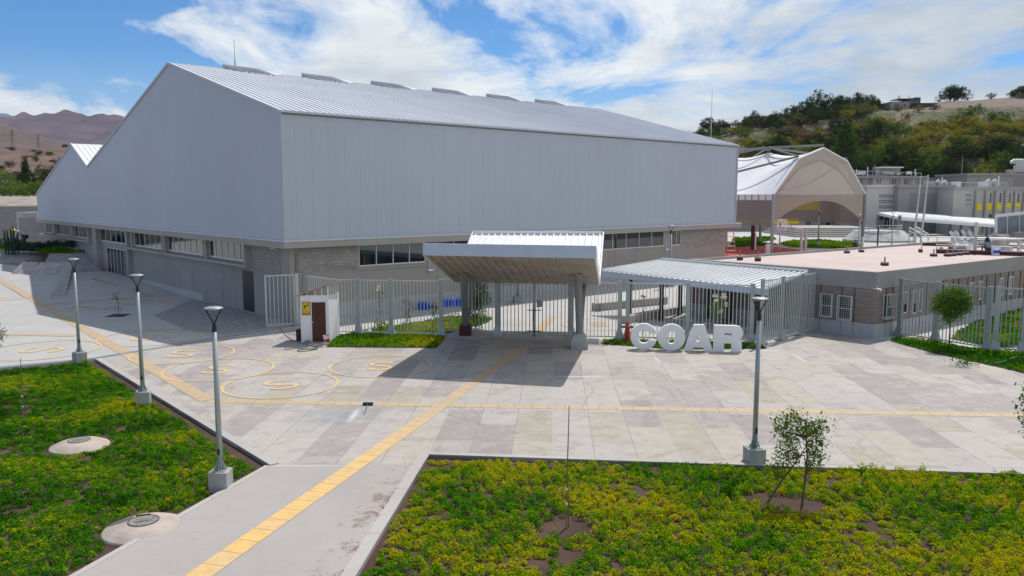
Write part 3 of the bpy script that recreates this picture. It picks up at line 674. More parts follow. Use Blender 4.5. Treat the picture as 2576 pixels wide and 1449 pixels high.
# cornice beam under the cladding, with pale drip cap
IN = .5
mb = MB()
mb.ob(C0, D1, D2, -.12, LEN+.9, -.12, .28, ZC-.40, ZC-.02); mb.ob(C0, D1, D2, -.12, .28, .28, TL+.5, ZC-.40, ZC-.02); mb.build('cornice', M['beam'], hall)
mb = MB(); mb.ob(C0, D1, D2, -.16, LEN+.94, -.16, .02, ZC-.018, ZC+.045); mb.ob(C0, D1, D2, -.16, .02, .02, TL+.5, ZC-.018, ZC+.045); mb.build('cornice_cap', M['trim'], hall)
WI = C0+D1*IN+D2*IN
def wall_pt(base, d, x, y, off=0.0):
    p = WPn(base, base+d, x, y); return (p-base).dot(d), p.z
mb = MB(); mb.ob(WI, D1, D2, 0, LEN-1.2, 0, .3, 0, ZC-.4); mb.build('side_wall', M['render'], hall)
mb = MB(); mb.ob(WI, D1, D2, 0, .3, .3, TL-1.0, 0, ZC-.4); mb.build('gable_wall', M['render_g'], hall)
mb = MB(); mb.ob(WI, D1, D2, LEN-1.5, LEN-1.2, .3, TL-1.0, 0, ZC-.4); mb.ob(WI, D1, D2, .3, LEN-1.5, TL-1.3, TL-1.0, 0, ZC-.4); mb.build('rear_wall', M['render_g'], hall)
mb = MB(); mb.ob(WI, D1, D2, .3, LEN-1.5, -.03, 0, 0.0, .95); mb.build('plinth', M['plinth'], hall)
mb = MB(); mb.ob(WI, D1, D2, -.03, 0, 14, 40, 0.0, .5); mb.build('plinth', M['plinth'], hall)
def window(parent, base, d, nrm, s0, s1, z0, z1, n, glass='glass', fr=.055, dep=.07, recess=True):
    """frame with n lights on the wall line base+d, facing nrm"""
    mb = MB(); q = nrm
    mb.ob(base, d, q, s0, s1, 0, dep, z0, z0+fr*1.6); mb.ob(base, d, q, s0, s1, 0, dep, z1-fr, z1)
    for i in range(n+1):
        a = s0+(s1-s0-fr)*i/n; mb.ob(base, d, q, a, a+fr, 0, dep, z0+fr*1.6, z1-fr)
    w = mb.build('window', M['alu'], parent)
    for i in range(n):
        a = s0+(s1-s0-fr)*i/n; b = s0+(s1-s0-fr)*(i+1)/n
        g = MB(); g.ob(base, d, q, a+fr, b, .012, .03, z0+fr*1.6, z1-fr); g.build('pane', M[glass], w)
    return w
N1, N2 = -D2, -D1          # outward from the long side, from the gable
zt = ZC-.42
def swin(x0, x1, yb, n, glass='glass'):
    a, zb = wall_pt(WI, D1, x0, yb); b, _ = wall_pt(WI, D1, x1, yb); return window(hall, WI, D1, N1, a, b, zb, zt, n, glass)
_, ZB1 = wall_pt(WI, D1, 901, 671)
for x0, x1, n in ((901,1069,4),(1097,1262,4),(1276,1412,4),(1430,1668,7),(1687,1710,2)):
    a, _ = wall_pt(WI, D1, x0, 650); b, _ = wall_pt(WI, D1, x1, 650); w = window(hall, WI, D1, N1, a, b, ZB1, zt, n)
# block-work panels of the long side
mb = MB()
for x0, x1 in ((752,896),(1070,1096),(1263,1275),(1413,1429),(1712,1826)):
    a, _ = wall_pt(WI, D1, x0, 650); b, _ = wall_pt(WI, D1, x1, 650); mb = MB(); mb.ob(WI, D1, N1, a, b, 0, .025, ZB1-(.25 if x0 < 1000 or x0 > 1700 else 0), zt+.01); mb.build('block_panel', M['block1'], hall)
a, _ = wall_pt(WI, D2, 705, 650); b, _ = wall_pt(WI, D2, 640, 650)
mb = MB(); mb.ob(WI, D2, N2, a, b, 0, .02, ZB1-.5, zt); mb.build('block_panel', M['block2'], hall)
# gable windows in their projecting sill box
_, ZS = wall_pt(WI, D2, 640, 667)
grp = [(622,529,6),(511,425,6),(408,341,5),(322,256,5),(231,192,4),(179,147,4),(134,120,2)]
for x0, x1, n in grp:
    a, _ = wall_pt(WI, D2, x0, 620); b, _ = wall_pt(WI, D2, x1, 620); window(hall, WI, D2, N2, a, b, ZS+.12, zt, n, 'glass_g', .07, .06)
for x0, x1 in ((632,328),(236,112)):
    mb = MB(); a, _ = wall_pt(WI, D2, x0, 640); b, _ = wall_pt(WI, D2, x1, 640); mb.ob(WI, D2, N2, a, b, .0, .48, ZS-.16, ZS)
    mb.ob(WI, D2, N2, a, a+.12, 0, .46, ZS, zt)
    for g0, g1, n in grp[:-1]:
        c, _ = wall_pt(WI, D2, g1, 620)
        if a < c < b-.3: mb.ob(WI, D2, N2, c+.05, c+.3, 0, .30, ZS, zt)
    mb.build('sill_box', M['beam'], hall)
# entrance doors under the gable windows, the pilaster beside, service door near the corner
a, z1 = wall_pt(WI, D2, 322, 630); b, _ = wall_pt(WI, D2, 270, 630)
window(hall, WI, D2, N2, a, b, 0.02, z1, 6, 'glass', .07, .06)
mb = MB(); a, _ = wall_pt(WI, D2, 256, 600); mb.ob(WI, D2, N2, a+.1, a+1.3, 0, .5, 0, zt); a2, _ = wall_pt(WI, D2, 331, 600); mb.ob(WI, D2, N2, a2, a2+.6, 0, .4, 0, zt); mb.build('pilaster', M['render_g'], hall)
a, z1 = wall_pt(WI, D2, 637, 683); b, _ = wall_pt(WI, D2, 610, 683)
mb = MB(); mb.ob(WI, D2, N2, a, b, 0, .02, .1, z1); mb.build('service_door', M['darkmetal'], hall)
mb = MB()      # movement joints and settlement cracks in the wall
for x in (590,560,520,486,452,430,415,400,388):
    a, _ = wall_pt(WI, D2, x, 700); mb.ob(WI, D2, N2, a, a+.035, 0, .008, .2, ZS-.2)
for x in (1100,1180,1300,1530,1546,1600,1660,1700): 
    a, _ = wall_pt(WI, D1, x, 650); mb.ob(WI, D1, N1, a, a+.025, 0, .008, 1.0, ZB1-.05)
mb.build('wall_joint', M['col_grey'], hall)
# pipes, flood lights and a camera
mb = MB(); q = lambda x, y: WPn(WI+N1*.06, WI+N1*.06+D1, *zC(x, y))
mb.tube([q(460,260), q(470,1040)], .07, 8); mb.build('drain_pipe', M['col_grey'], hall)
mb = MB(); mb.tube([q(533,680), q(533,450), q(560,432), q(1095,395), q(1110,440), q(1180,447), q(1945,398)], .022, 6); mb.build('conduit', M['steel'], hall)
for x, y in (zC(1918,445), zE(790,197)):
    p = WPn(WI+N1*.12, WI+N1*.12+D1, x, y); mb = MB(); mb.ob(p, D1, N1, -.2, .2, -.05, .15, p.z-.07, p.z+.05); mb.tube([p, p+Vector((0,0,.9))], .02, 6); mb.build('flood_light', M['white'], hall)
p = WPn(WI+N2*.2, WI+N2*.2+D2, *zC(232,198)); mb = MB(); mb.tube([p, p+N2*.3+D2*.1+Vector((0,0,-.05))], .07, 10); mb.tube([p-N2*.2, p], .03, 8); mb.build('security_camera', M['white'], hall)
p = H3(LEN-3, .3, ZE)

# lightning mast behind the hall
def mast(px, yb, yt, Y, label):
    p = DP(px, yb, Y); p.z = 0; z = ZA(Y, yt); mb = MB()
    o = MB().tube([(0,0,0),(0,0,z*.55),(0,0,z*.55+.01),(0,0,z)], [.11,.10,.06,.035], 8)
    m_ = MB(); m_.v = [(v[0]+p.x, v[1]+p.y, v[2]) for v in o.v]; m_.f = o.f
    return tag(m_.build('lightning_mast', M['steel_w'], org=p), label, 'mast')
mast(1780, 640, 226, 120, 'thin tall mast rising behind the right end of the hall roof')

# ============================================================ FENCES AND GATES
def fence(name, label, pts, tops, posts, mat='steel_w', end=(True, True), foot=True, step=.19):
    """pts: ground points; panels between them with a top at tops[i]; post at every index in posts"""
    f = thing(name, label, 'fence', pts[0])
    for i, (a, b) in enumerate(zip(pts[:-1], pts[1:])):
        d = (b-a).normalized(); L = (b-a).length; n = Vector((-d.y, d.x, 0)); z0, z1 = tops[i], tops[i+1]; mb = MB()
        mb.beam(a+Vector((0,0,z0-.06)), b+Vector((0,0,z1-.06)), .05, .06); mb.beam(a+Vector((0,0,.16)), b+Vector((0,0,.16)), .05, .06)
        k = max(1, round(L/step))
        for j in range(1, k):
            p = a+(b-a)*j/k; z = z0+(z1-z0)*j/k; mb.ob(p, d, n, -.019, .019, -.014, .014, .19, z-.09)
        mb.build('bar_panel', M[mat], f)
    for i in posts:
        p = pts[i]; d = (pts[min(i+1, len(pts)-1)]-pts[max(i-1, 0)]).normalized(); n = Vector((-d.y, d.x, 0)); z = tops[i]+.04
        mb = MB(); mb.ob(p, d, n, -.11, .11, -.06, .06, .02, z)
        mb.hexa([p+d*a+n*b+Vector((0,0,.14)) for a, b in ((-.24,-.14),(.24,-.14),(.24,.14),(-.24,.14))], [p+d*a+n*b+Vector((0,0,.55)) for a, b in ((-.115,-.065),(.115,-.065),(.115,.065),(-.115,.065))])
        po = mb.build('post', M['steel'], f)
        if foot: mb = MB(); mb.ob(p, d, n, -.30, .30, -.22, .22, 0, .14); mb.build('footing', M['footing'], po)
    return f
fl = [G(855,838), G(902,842.5), G(984,844), G(1110,846)]
zt_ = ZA(fl[2].y, 703)
fl0 = G(775,822)
fence('bar_fence', 'pale grey bar fence from the booth to the canopy with the shrubs behind it', [G(775,826), G(855,841), G(902,842.5), G(984,844), G(1110,847)], [zt_]*5, [2,3,4])
fence('bar_fence', 'narrow bar fence behind the left canopy column', [G(1112,838), G(1247,840)], [zt_]*2, [])
fence('bar_fence', 'short bar fence between the gate and the paired posts by the hydrant', [G(1440,852), G(1558,855)], [zt_]*2, [1])
fence('bar_fence', 'bar fence behind the big white letters', [G(1578,855), G(1728,859), G(1889,864)], [zt_]*3, [0,1,2])
c5 = [G(1914,868), G(1965,856), G(2013,843), G(2060,829)]
fence('bar_fence', 'bar fence turning back from the letters to the block building', c5, [ZA(c5[0].y,704),ZA(c5[0].y,704),ZA(c5[0].y,704),ZA(c5[0].y,704)], [0,1,2,3])
c6 = [G(2261,845), G(2352,860), G(2482,882)]
fence('bar_fence', 'bar fence at the right with the round leafy tree in front', c6, [ZA(c6[0].y,701)]*3, [0,1,2], 'steel')
c7 = [G(2502,884), G(2572,888), ext(G(2502,884), G(2572,888), 2.6), ext(G(2502,884), G(2572,888), 4.2)]
fence('bar_fence', 'bar fence leaving the photo at the right edge', c7, [ZA(c7[0].y,722)]*4, [0,1,2,3], 'steel')
# open leaf near the hall corner
ga, gb = G(*zC(135,1080)), G(*zC(445,1060)); zt2 = ZA(ga.y, zC(110,505)[1])
gl = thing('gate_leaf', 'pale bar gate leaf standing open at the corner of the hall', 'gate', ga)
def leaf(parent, a, b, z, mat='steel_w', step=.19, z0=.1, r=.04):
    d = (b-a).normalized(); L = (b-a).length; n = Vector((-d.y, d.x, 0)); mb = MB()
    for zz in (z-.04, z0+.04): mb.beam(a+Vector((0,0,zz)), b+Vector((0,0,zz)), .06, .08)
    for s in (0, L): mb.ob(a, d, n, s-.045, s+.045, -.03, .03, z0, z)
    k = round(L/step)
    for j in range(1, k): mb.ob(a, d, n, L*j/k-.022, L*j/k+.022, -.015, .015, z0+.08, z-.08)
    return mb.build('bar_leaf', M[mat], parent)
leaf(gl, ga, gb, zt2, step=.24); mb = MB(); d = (gb-ga).normalized(); n = Vector((-d.y, d.x, 0))
mb.ob(gb, d, n, .06, .24, -.09, .09, 0, zt2+.05); pp = mb.build('post', M['steel_w'], gl); mb = MB(); mb.ob(gb, d, n, -.1, .4, -.25, .25, 0, .13); mb.build('footing', M['footing'], pp)
# the double gate under the canopy
g0, g1 = G(1251,848.5), G(1437,852); gm = (g0+g1)/2; d = (g1-g0).normalized(); n = Vector((-d.y, d.x, 0))
gt = thing('double_gate', 'closed grey double bar gate under the canopy', 'gate', gm)
zg = zt_
for a, b in ((g0+d*.14, gm-d*.04), (gm+d*.04, g1-d*.14)): leaf(gt, a, b, zg, 'steel', .20)
for p in (g0, g1):
    mb = MB(); mb.ob(p, d, n, -.12, .12, -.08, .08, .02, zg+.05); mb.hexa([p+d*a+n*b+Vector((0,0,.12)) for a, b in ((-.26,-.14),(.26,-.14),(.26,.14),(-.26,.14))], [p+d*a+n*b+Vector((0,0,.6)) for a, b in ((-.12,-.085),(.12,-.085),(.12,.085),(-.12,.085))])
    po = mb.build('post', M['steel'], gt); mb = MB(); mb.ob(p, d, n, -.3, .3, -.22, .22, 0, .12); mb.build('footing', M['footing'], po)
for z in (1.5, .38):
    mb = MB(); mb.beam(gm+d*-.38+Vector((0,-.05,z)), gm+d*.38+Vector((0,-.05,z)), .03, .04); mb.build('bolt', M['darkmetal'], gt)
mb = MB(); mb.tube([gm+Vector((0,-.06,0)), gm+Vector((0,-.06,.4))], .02, 6); mb.tube([gm+Vector((-.06,-.06,.9)), gm+Vector((-.06,-.06,1.55))], .02, 6); mb.build('drop_rod', M['darkmetal'], gt)

# ============================================================ ENTRANCE CANOPY
FL, FR = DP(1066,642,35.4), DP(1498,650,33.6)
VLf, VR = DP(1144,708,42.0), DP(1508,717,40.5)
BL, BR = DP(1190,598,46.8), DP(1518,598,46.3)
zf0 = (FL.z+FR.z)/2; zv = (VLf.z+VR.z)/2; zb_ = (BL.z+BR.z)/2; FH = ZA(35.4, 612)-zf0
print('CANOPY', FL, FR, VLf, VR, BL, BR, FH)
for p, z in ((FL,zf0),(FR,zf0),(VLf,zv),(VR,zv),(BL,zb_),(BR,zb_)): p.z = z
can = thing('entrance_canopy', 'folded white metal entrance canopy with grey blue front fascia over the gate', 'canopy', G(1320,850))
up = Vector((0,0,1)); TH = .16
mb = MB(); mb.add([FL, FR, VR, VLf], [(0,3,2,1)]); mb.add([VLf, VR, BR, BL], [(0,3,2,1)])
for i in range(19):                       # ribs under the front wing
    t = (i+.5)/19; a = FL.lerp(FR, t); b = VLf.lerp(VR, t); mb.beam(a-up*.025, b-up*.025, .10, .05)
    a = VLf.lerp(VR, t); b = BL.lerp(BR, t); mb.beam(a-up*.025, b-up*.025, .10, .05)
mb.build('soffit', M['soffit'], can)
mb = MB(); u1 = up*(FH-.15); a0, a1, a2, a3 = FL+u1, FR+u1, VR+up*.22, VLf+up*.22; b0, b1 = BL+up*.22, BR+up*.22
mb.add([a0, a1, a2, a3], [(0,1,2,3)]); mb.add([a3, a2, b1, b0], [(0,1,2,3)])
for i in range(20):
    t = (i+.5)/20; mb.beam(a0.lerp(a1,t)+up*.04, a3.lerp(a2,t)+up*.04, .07, .08); mb.beam(a3.lerp(a2,t)+up*.04, b0.lerp(b1,t)+up*.04, .07, .08)
mb.beam(b0+up*.1, b1+up*.1, .12, .14)
mb.build('roof_sheet', M['white_metal'], can)
mb = MB(); mb.hexa([FL+Vector((-.03,-.07,0)), FR+Vector((.03,-.07,0)), FR+Vector((.03,0,0)), FL+Vector((-.03,0,0))], [FL+Vector((-.03,-.07,FH)), FR+Vector((.03,-.07,FH)), FR+Vector((.03,.05,FH)), FL+Vector((-.03,.05,FH))]); mb.build('front_fascia', M['fascia'], can)
for e, (f, v, b) in enumerate(((FL, VLf, BL), (FR, VR, BR))):
    mb = MB(); o = Vector((.03 if e else -.03, 0, 0)); k = up*.24
    for p, q, h0, h1 in ((f, v, FH, .30), (v, b, .30, .36)):
        mb.hexa([p-o-up*.03, p+o-up*.03, q+o-up*.03, q-o-up*.03] if e else [p+o-up*.03, p-o-up*.03, q-o-up*.03, q+o-up*.03],
                [p-o+up*h0, p+o+up*h0, q+o+up*h1, q-o+up*h1] if e else [p+o+up*h0, p-o+up*h0, q-o+up*h1, q+o+up*h1])
    mb.build('end_trim', M['white_metal'], can)
def soff(x, y):     # point of the front soffit seen at x, y
    nrm = (FR-FL).cross(VLf-FL); dd = ray(x, y); o = Vector((0,0,HC)); return o+dd*((FL-o).dot(nrm)/dd.dot(nrm))
lb, rb = G(1171,843), G(1457,876); lt = soff(1166,686); rt = soff(1454,690)
print('COLS', lb, lt, rb, rt)
def column(base, top, plinth, r0, r1, back):
    mb = MB(); b = base+up*plinth; mb.tube([b, b.lerp(top,.5), top+up*.1], [r0, (r0+r1)/2*1.02, r1], 18); mb.build('column', M['col_grey'], can, smooth=False)
    mb = MB(); q = base.lerp(VLf if base is lb else VR, 0); 
    mb.tube([b+Vector((.05,.12,0)), Vector((base.x+.45, back, zv+.35))], [r0*.8, r1*.8], 14); mb.build('column', M['col_grey'], can)
column(lb, lt, .55, .165, .20, lb.y+1.8); column(rb, rt, .6, .15, .19, rb.y+2.6)
mb = MB(); mb.ob(lb, SB, SA, -.31, .31, -.28, .28, 0, .50)
mb.hexa([lb+SB*a+SA*b_+up*.50 for a, b_ in ((-.31,-.28),(.31,-.28),(.31,.28),(-.31,.28))], [lb+SB*a+SA*b_+up*.62 for a, b_ in ((-.24,-.22),(.24,-.22),(.24,.22),(-.24,.22))]); mb.build('plinth', M['rust'], can)
mb = MB(); mb.ob(rb, SB, SA, -.42, .42, -.36, .36, 0, .42)
mb.hexa([rb+SB*a+SA*b_+up*.42 for a, b_ in ((-.42,-.36),(.42,-.36),(.42,.36),(-.42,.36))], [rb+SB*a+SA*b_+up*.75 for a, b_ in ((-.26,-.24),(.26,-.24),(.26,.24),(-.26,.24))]); mb.build('plinth', M['footing'], can)

# ============================================================ WALKWAY ROOF BEHIND THE FENCE
q = [DP(*zE(745,310),53.0), DP(*zE(2175,432),45.2), DP(*zE(1790,588),42.6), DP(*zE(160,408),52.5)]
q[0].z = q[1].z = 3.15; q[2].z = q[3].z = 2.62
AC = G(2197,852); AH = ZA(AC.y, 685); AL = G(1730,652,AH); AL.z = 0; nL_ = Vector(((AL-AC).y, -(AL-AC).x, 0)).normalized(); nL_ = nL_ if nL_.y < 0 else -nL_
q[0] = WPn(AC+nL_*.2, AL+nL_*.2, *zE(745,310)); q[1] = WPn(AC+nL_*.2, AL+nL_*.2, *zE(2175,432)); q[3] = G(*zE(160,408),2.72); q[2] = G(*zE(1790,588),2.60)
print('WALK', q)
wk = thing('walkway_roof', 'low white ribbed walkway roof behind the fence and the letters', 'roof shelter', (q[2].x, q[2].y, 0))
mb = MB(); mb.add(q, [(0,3,2,1)]); nr = 30
for i in range(nr+1):
    t = i/nr; mb.beam(q[0].lerp(q[1],t)+up*.045, q[3].lerp(q[2],t)+up*.045, .10, .09)
mb.build('roof_sheet', M['white_metal'], wk)
mb = MB(); mb.beam(q[0]+up*.14, q[1]+up*.14, .10, .10); mb.beam(q[0]+up*.06, q[3]+up*.06, .08, .12); mb.beam(q[1]+up*.06, q[2]+up*.06, .08, .14); mb.build('edge_trim', M['white_metal'], wk)
mb = MB(); mb.hexa([p+k for p, k in zip((q[3],q[2],q[2],q[3]), (Vector((0,0,-.36)),Vector((0,0,-.36)),Vector((.04,.05,-.36)),Vector((.04,.05,-.36))))], [p+k for p, k in zip((q[3],q[2],q[2],q[3]), (Vector((0,0,.0)),Vector((0,0,.0)),Vector((.04,.05,.0)),Vector((.04,.05,.0))))]); mb.build('fascia', M['fascia'], wk)
for t in (.12,.36,.55,.80,.97):
    for aa, bb in ((q[3],q[2]),(q[0],q[1])):
        p = aa.lerp(bb, t); c = (q[0]+q[2])/2; p = p+(c-p)*.14; mb = MB(); mb.box(p.x-.12, p.x+.12, p.y-.1, p.y+.1, 0, p.z-.30); mb.build('post', M['darkmetal'], wk)
# low bench walls and the pale raised floor under the walkway roof
for i, (x0, y0, x1, y1, w, h, lab) in enumerate(((1500,783,1680,765,.5,.5,'low concrete bench wall behind the gate beyond the paired posts'),(1580,815,1800,772,.5,.45,'grey concrete bench wall under the walkway roof'))):
    a, b = G(x0,y0), G(x1,y1); d = (b-a).normalized(); n = Vector((-d.y, d.x, 0)); mb = MB(); mb.ob(a, d, n, 0, (b-a).length, 0, w, 0, h)
    tag(mb.build('bench_wall', M['beam'], org=a, bevel=.02), lab, 'low wall')

# ============================================================ BLOCK BUILDING AT THE RIGHT
AC = G(2197,852); AH = ZA(AC.y, 685); AL = DP(1730,652,10); AL = G(1730,652,AH); AR = G(2576,645,AH); AL.z = AR.z = 0
AR = ext(AC, AR, 2.1); uL = (AL-AC).normalized(); uR = (AR-AC).normalized(); LL = (AL-AC).length; LR = (AR-AC).length
ABk = AL+(AR-AC)
print('ANNEX', AC, AH, AL, AR)
an = thing('block_building', 'low grey block building with a pink flat roof behind the right fence', 'building', AC)
nL = Vector((uL.y, -uL.x, 0)); nL = nL if nL.y < 0 else -nL; nR = Vector((uR.y, -uR.x, 0)); nR = nR if nR.y < 0 else -nR
ctr = (AC+ABk)/2
def inset(p, k): return p+(ctr-p).normalized()*k
M['blockL'] = block_mat('annex block left', uL, (.26,.215,.18), (.32,.27,.23)); M['blockR'] = block_mat('annex block right', uR, (.26,.215,.18), (.32,.27,.23))
zp = ZA(AC.y, 728)      # under side of the smooth parapet band
par = .35
mb = MB(); o4 = [AC, AR, ABk, AL]; i4 = [inset(p, .55) for p in o4]
for i in range(4):
    a, b, c, d_ = o4[i], o4[(i+1)%4], i4[(i+1)%4], i4[i]
    mb.hexa([Vector((p.x,p.y,zp)) for p in (a,b,c,d_)], [Vector((p.x,p.y,AH)) for p in (a,b,c,d_)])
mb.build('parapet', M['render_g'], an)
mb = MB(); mb.poly([inset(p, .5) for p in o4], AH-.9, AH-.16); mb.build('roof', M['pinkroof'], an)
mb = MB(); mb.ob(AC, uL, -nL, .02, LL, .03, .33, 0.75, zp-.002); mb.build('wall', M['blockL'], an)
mb = MB(); mb.ob(AC, uR, -nR, .02, LR, .03, .33, 0.75, zp-.002); mb.build('wall', M['blockR'], an)
mb = MB(); mb.ob(AC, uL, -nL, .02, LL, .0, .33, 0, .748); mb.ob(AC, uR, -nR, .02, LR, .0, .3, 0, .748); mb.build('plinth', M['plinth'], an)
mb = MB()
for k in range(1, 30):
    for (u, nn, st, L) in ((uL, nL, .95, LL), (uR, nR, .95, LR)):
        s = k*st+(.15 if k%2 else -.1)
        if s < L-.5: mb.ob(AC, u, nn, s, s+.018, -.028, .006, .05, zp-.01)
mb.build('wall_joint', M['darkmetal'], an)
def awin(u, nn, x0, x1, yt, yb, grille=True):
    b0 = AC-nn*.03; a, zb = wall_pt(b0, u, x0, yb); c, _ = wall_pt(b0, u, x1, yb); _, z1 = wall_pt(b0, u, x0, yt)
    if a > c: a, c = c, a
    w = window(an, b0, u, nn, a, c, zb, z1, 1, 'glass', .05, .05)
    if grille:
        mb = MB(); nxx = max(3, int((c-a)/.11)); zm = (zb+z1)/2; o = b0+nn*.22
        for z in (zb, zm, z1): mb.beam(o+u*a+up*z, o+u*c+up*z, .04, .05)
        for s in (a, c):
            mb.beam(o+u*s+up*zb, o+u*s+up*z1, .04, .04)
            for z in (zb, z1): mb.beam(b0+u*s+up*z, o+u*s+up*z, .04, .04)
        for j in range(1, nxx): mb.beam(o+u*(a+(c-a)*j/nxx)+up*zb, o+u*(a+(c-a)*j/nxx)+up*z1, .009, .009)
        for j in range(1, 12): mb.beam(o+u*a+up*(zb+(z1-zb)*j/12), o+u*c+up*(zb+(z1-zb)*j/12), .009, .009)
        mb.build('grille', M['steel_w'], w)
awin(uL, nL, 2066, 2094, 737, 795); awin(uL, nL, 2109, 2143, 742, 803); awin(uR, nR, 2219, 2242, 742, 802)
for x0, x1, yt, yb in ((2266,2280,735,790),(2292,2302,732,790),(2308,2316,728,785),(2436,2446,712,760),(2458,2468,708,755),(2510,2520,700,745),(2534,2545,697,742),(2372,2380,718,770),(2398,2404,716,765)): awin(uR, nR, x0, x1, yt, yb, False)
p = WPn(AC+nR*.2, AC+nR*.2+uR, *zG(1450,457)); mb = MB(); mb.tube([p, p+nR*.25-up*.04], .055, 10); mb.tube([p-nR*.22, p], .02, 6); mb.build('security_camera', M['white'], an)
# ============================================================ LAMP POSTS
def lamp_post(label, loc, H=4.7, mat='steel'):
    t = thing('lamp_post', label, 'street lamp', (0,0,0), 'lamp posts on the plaza'); B = Vector((0,0,0)); zt = H-.62
    mb = MB(); mb.box(-.24,.24,-.24,.24,-.12,.42); mb.build('plinth', M['footing'], t, bevel=.015)
    mb = MB(); mb.box(-.17,.17,-.17,.17,.42,.445)
    for k in range(4):
        c, s = math.cos(k*math.pi/2), math.sin(k*math.pi/2)
        mb.add([(c*.07-s*.008, s*.07+c*.008, .445),(c*.16-s*.008, s*.16+c*.008, .445),(c*.06-s*.008, s*.06+c*.008, .70),(c*.07+s*.008, s*.07-c*.008, .445),(c*.16+s*.008, s*.16-c*.008, .445),(c*.06+s*.008, s*.06-c*.008, .70)],
               [(0,1,2),(5,4,3),(0,3,4,1),(1,4,5,2),(2,5,3,0)])
        mb.tube([(c*.13-s*.09, s*.13+c*.09, .44),(c*.13-s*.09, s*.13+c*.09, .50)], .013, 6)
    mb.build('base_plate', M['steel'], t)
    mb = MB(); mb.tube([(0,0,.44),(0,0,zt)], [.078,.058], 20); mb.build('pole', M[mat], t, smooth=True)
    mb = MB(); mb.box(-.028,.028,-.084,-.066,.85,1.0); mb.build('access_hatch', M['darkmetal'], t)
    mb = MB(); mb.tube([(0,0,zt-.01),(0,0,zt+.15),(0,0,zt+.22)], [.062,.055,.035], 14); mb.build('collar', M['darkmetal'], t)
    for sgn in (-1, 1):
        mb = MB(); mb.tube([(0,0,zt+.16),(sgn*.03,0,zt+.24),(sgn*.10,0,zt+.38),(sgn*.19,0,zt+.54),(sgn*.205,0,H-.04)], [.026,.022,.018,.016,.014], 8); mb.build('arm', M['darkmetal'], t)
    mb = MB(); mb.lathe((0,0,0), [(.02,H-.075),(.16,H-.065),(.235,H-.035),(.24,H-.02),(.20,H+.0),(.10,H+.02),(.02,H+.028)], 28); hd = mb.build('lamp_head', M['steel'], t, smooth=True)
    mb = MB(); mb.tube([(0,0,H+.02),(0,0,H+.05)], .025, 8); mb.build('sensor', M['black'], hd)
    t.location = loc; ORG[t.name] = Vector(loc); return t
lp = lamp_post('nearest lamp post, on the grass corner beside the path', G(556,1222))
lam = [(lp, None)]
def lampc(x, y, label, H=None, rot=0):
    p = G(x, y); c = copy_tree(lp, p, rot, label=label)
    if H: c.scale = (1, 1, H/4.7)
    return c
lampc(361,1012,'middle lamp post of the left row, plinth on the lawn kerb', rot=.3)
lampc(201,908,'lamp post at the far corner of the left lawn where the drain grate ends', rot=.9)
lampc(1897,1162,'lamp post on the kerb in front of the big white letters', rot=.15)
def far_lamp(px, yb, yt, Y, label):
    p = DP(px, yb, Y); p.z = 0; c = copy_tree(lp, p, .2, label=label, group='lamp posts far behind'); c.scale = (1.3, 1.3, ZA(Y, yt)/4.7); return c
far_lamp(1303,700,585,56,'lamp post whose head shows above the white canopy roof')
far_lamp(1687,640,567,66,'lamp post in front of the right end of the hall windows')
x, y = zMm(648,1000); far_lamp(x, 640, y, 96, 'lamp post by the basketball hoop under the tent front')
x, y = zMm(1607,930); far_lamp(x, 622, y, 108, 'lamp post at the right foot of the tent arch')
x, y = zMm(1120,890); far_lamp(x, 611, y, 121, 'lamp post on the lawn behind the middle of the tent arch')
x, y = zL(587,675); far_lamp(x, 608, y, 112, 'lamp post in front of the white walkway roof of the school')
for (x0,y0,x1,y1), lab in (((820,1020,873,285),'left one of two tall pale flagpoles before the school'),((905,1010,953,270),'right one of two tall pale flagpoles before the school')):
    a, b = zL(x0,y0), zL(x1,y1); p = DP((a[0]+b[0])/2, a[1], 118); p.z = 0; z = ZA(118, b[1]); mb = MB()
    mb.tube([(p.x-.2,p.y,0),(p.x+.1,p.y,z*.5),(p.x+.35,p.y,z)], [.16,.13,.09], 10); mb.lathe((p.x+.35,p.y,z), [(.05,0),(.16,.1),(.05,.22)], 8)
    tag(mb.build('flagpole', M['steel_w'], org=p, smooth=True), lab, 'flagpole', 'flagpoles')

# ============================================================ LETTERS
def letter(name, label, outer, hole, c, sx=1.0, sz=1.0, depth=.26, ang=0.0):
    mb = MB(); loops = [[Vector((p[0]*sx, p[1]*sz, 0)) for p in outer]]
    if hole: loops.append([Vector((p[0]*sx, p[1]*sz, 0)) for p in hole])
    tr = tessellate_polygon(loops); pts = [p for l in loops for p in l]; n = len(pts)
    ca, sa = math.cos(ang), math.sin(ang); q = lambda p, y: (c.x+p.x*ca-y*sa, c.y+p.x*sa+y*ca, p.y)
    vs = [q(p, 0) for p in pts]+[q(p, depth) for p in pts]; fs = []
    for t in tr:
        a, b, d = (pts[i] for i in t); t = t if (b-a).cross(d-a).z > 0 else (t[0], t[2], t[1])
        fs.append(tuple(t)); fs.append(tuple(i+n for i in reversed(t)))
    o = 0
    for l in loops:
        m_ = len(l); ar = sum(l[i].x*l[(i+1)%m_].y-l[(i+1)%m_].x*l[i].y for i in range(m_)); hole_ = o > 0
        for i in range(m_):
            j = (i+1) % m_; f = (o+i, o+n+i, o+n+j, o+j); fwd = (ar > 0) != hole_
            fs.append(f if not fwd else tuple(reversed(f)))
        o += m_
    mb.add(vs, fs); ob = mb.build(name, M['white'], org=c)
    b = ob.modifiers.new('bevel', 'BEVEL'); b.width = .012; b.segments = 2; b.limit_method = 'ANGLE'; b.angle_limit = R(50)
    return tag(ob, label, 'letter', 'big white letters')
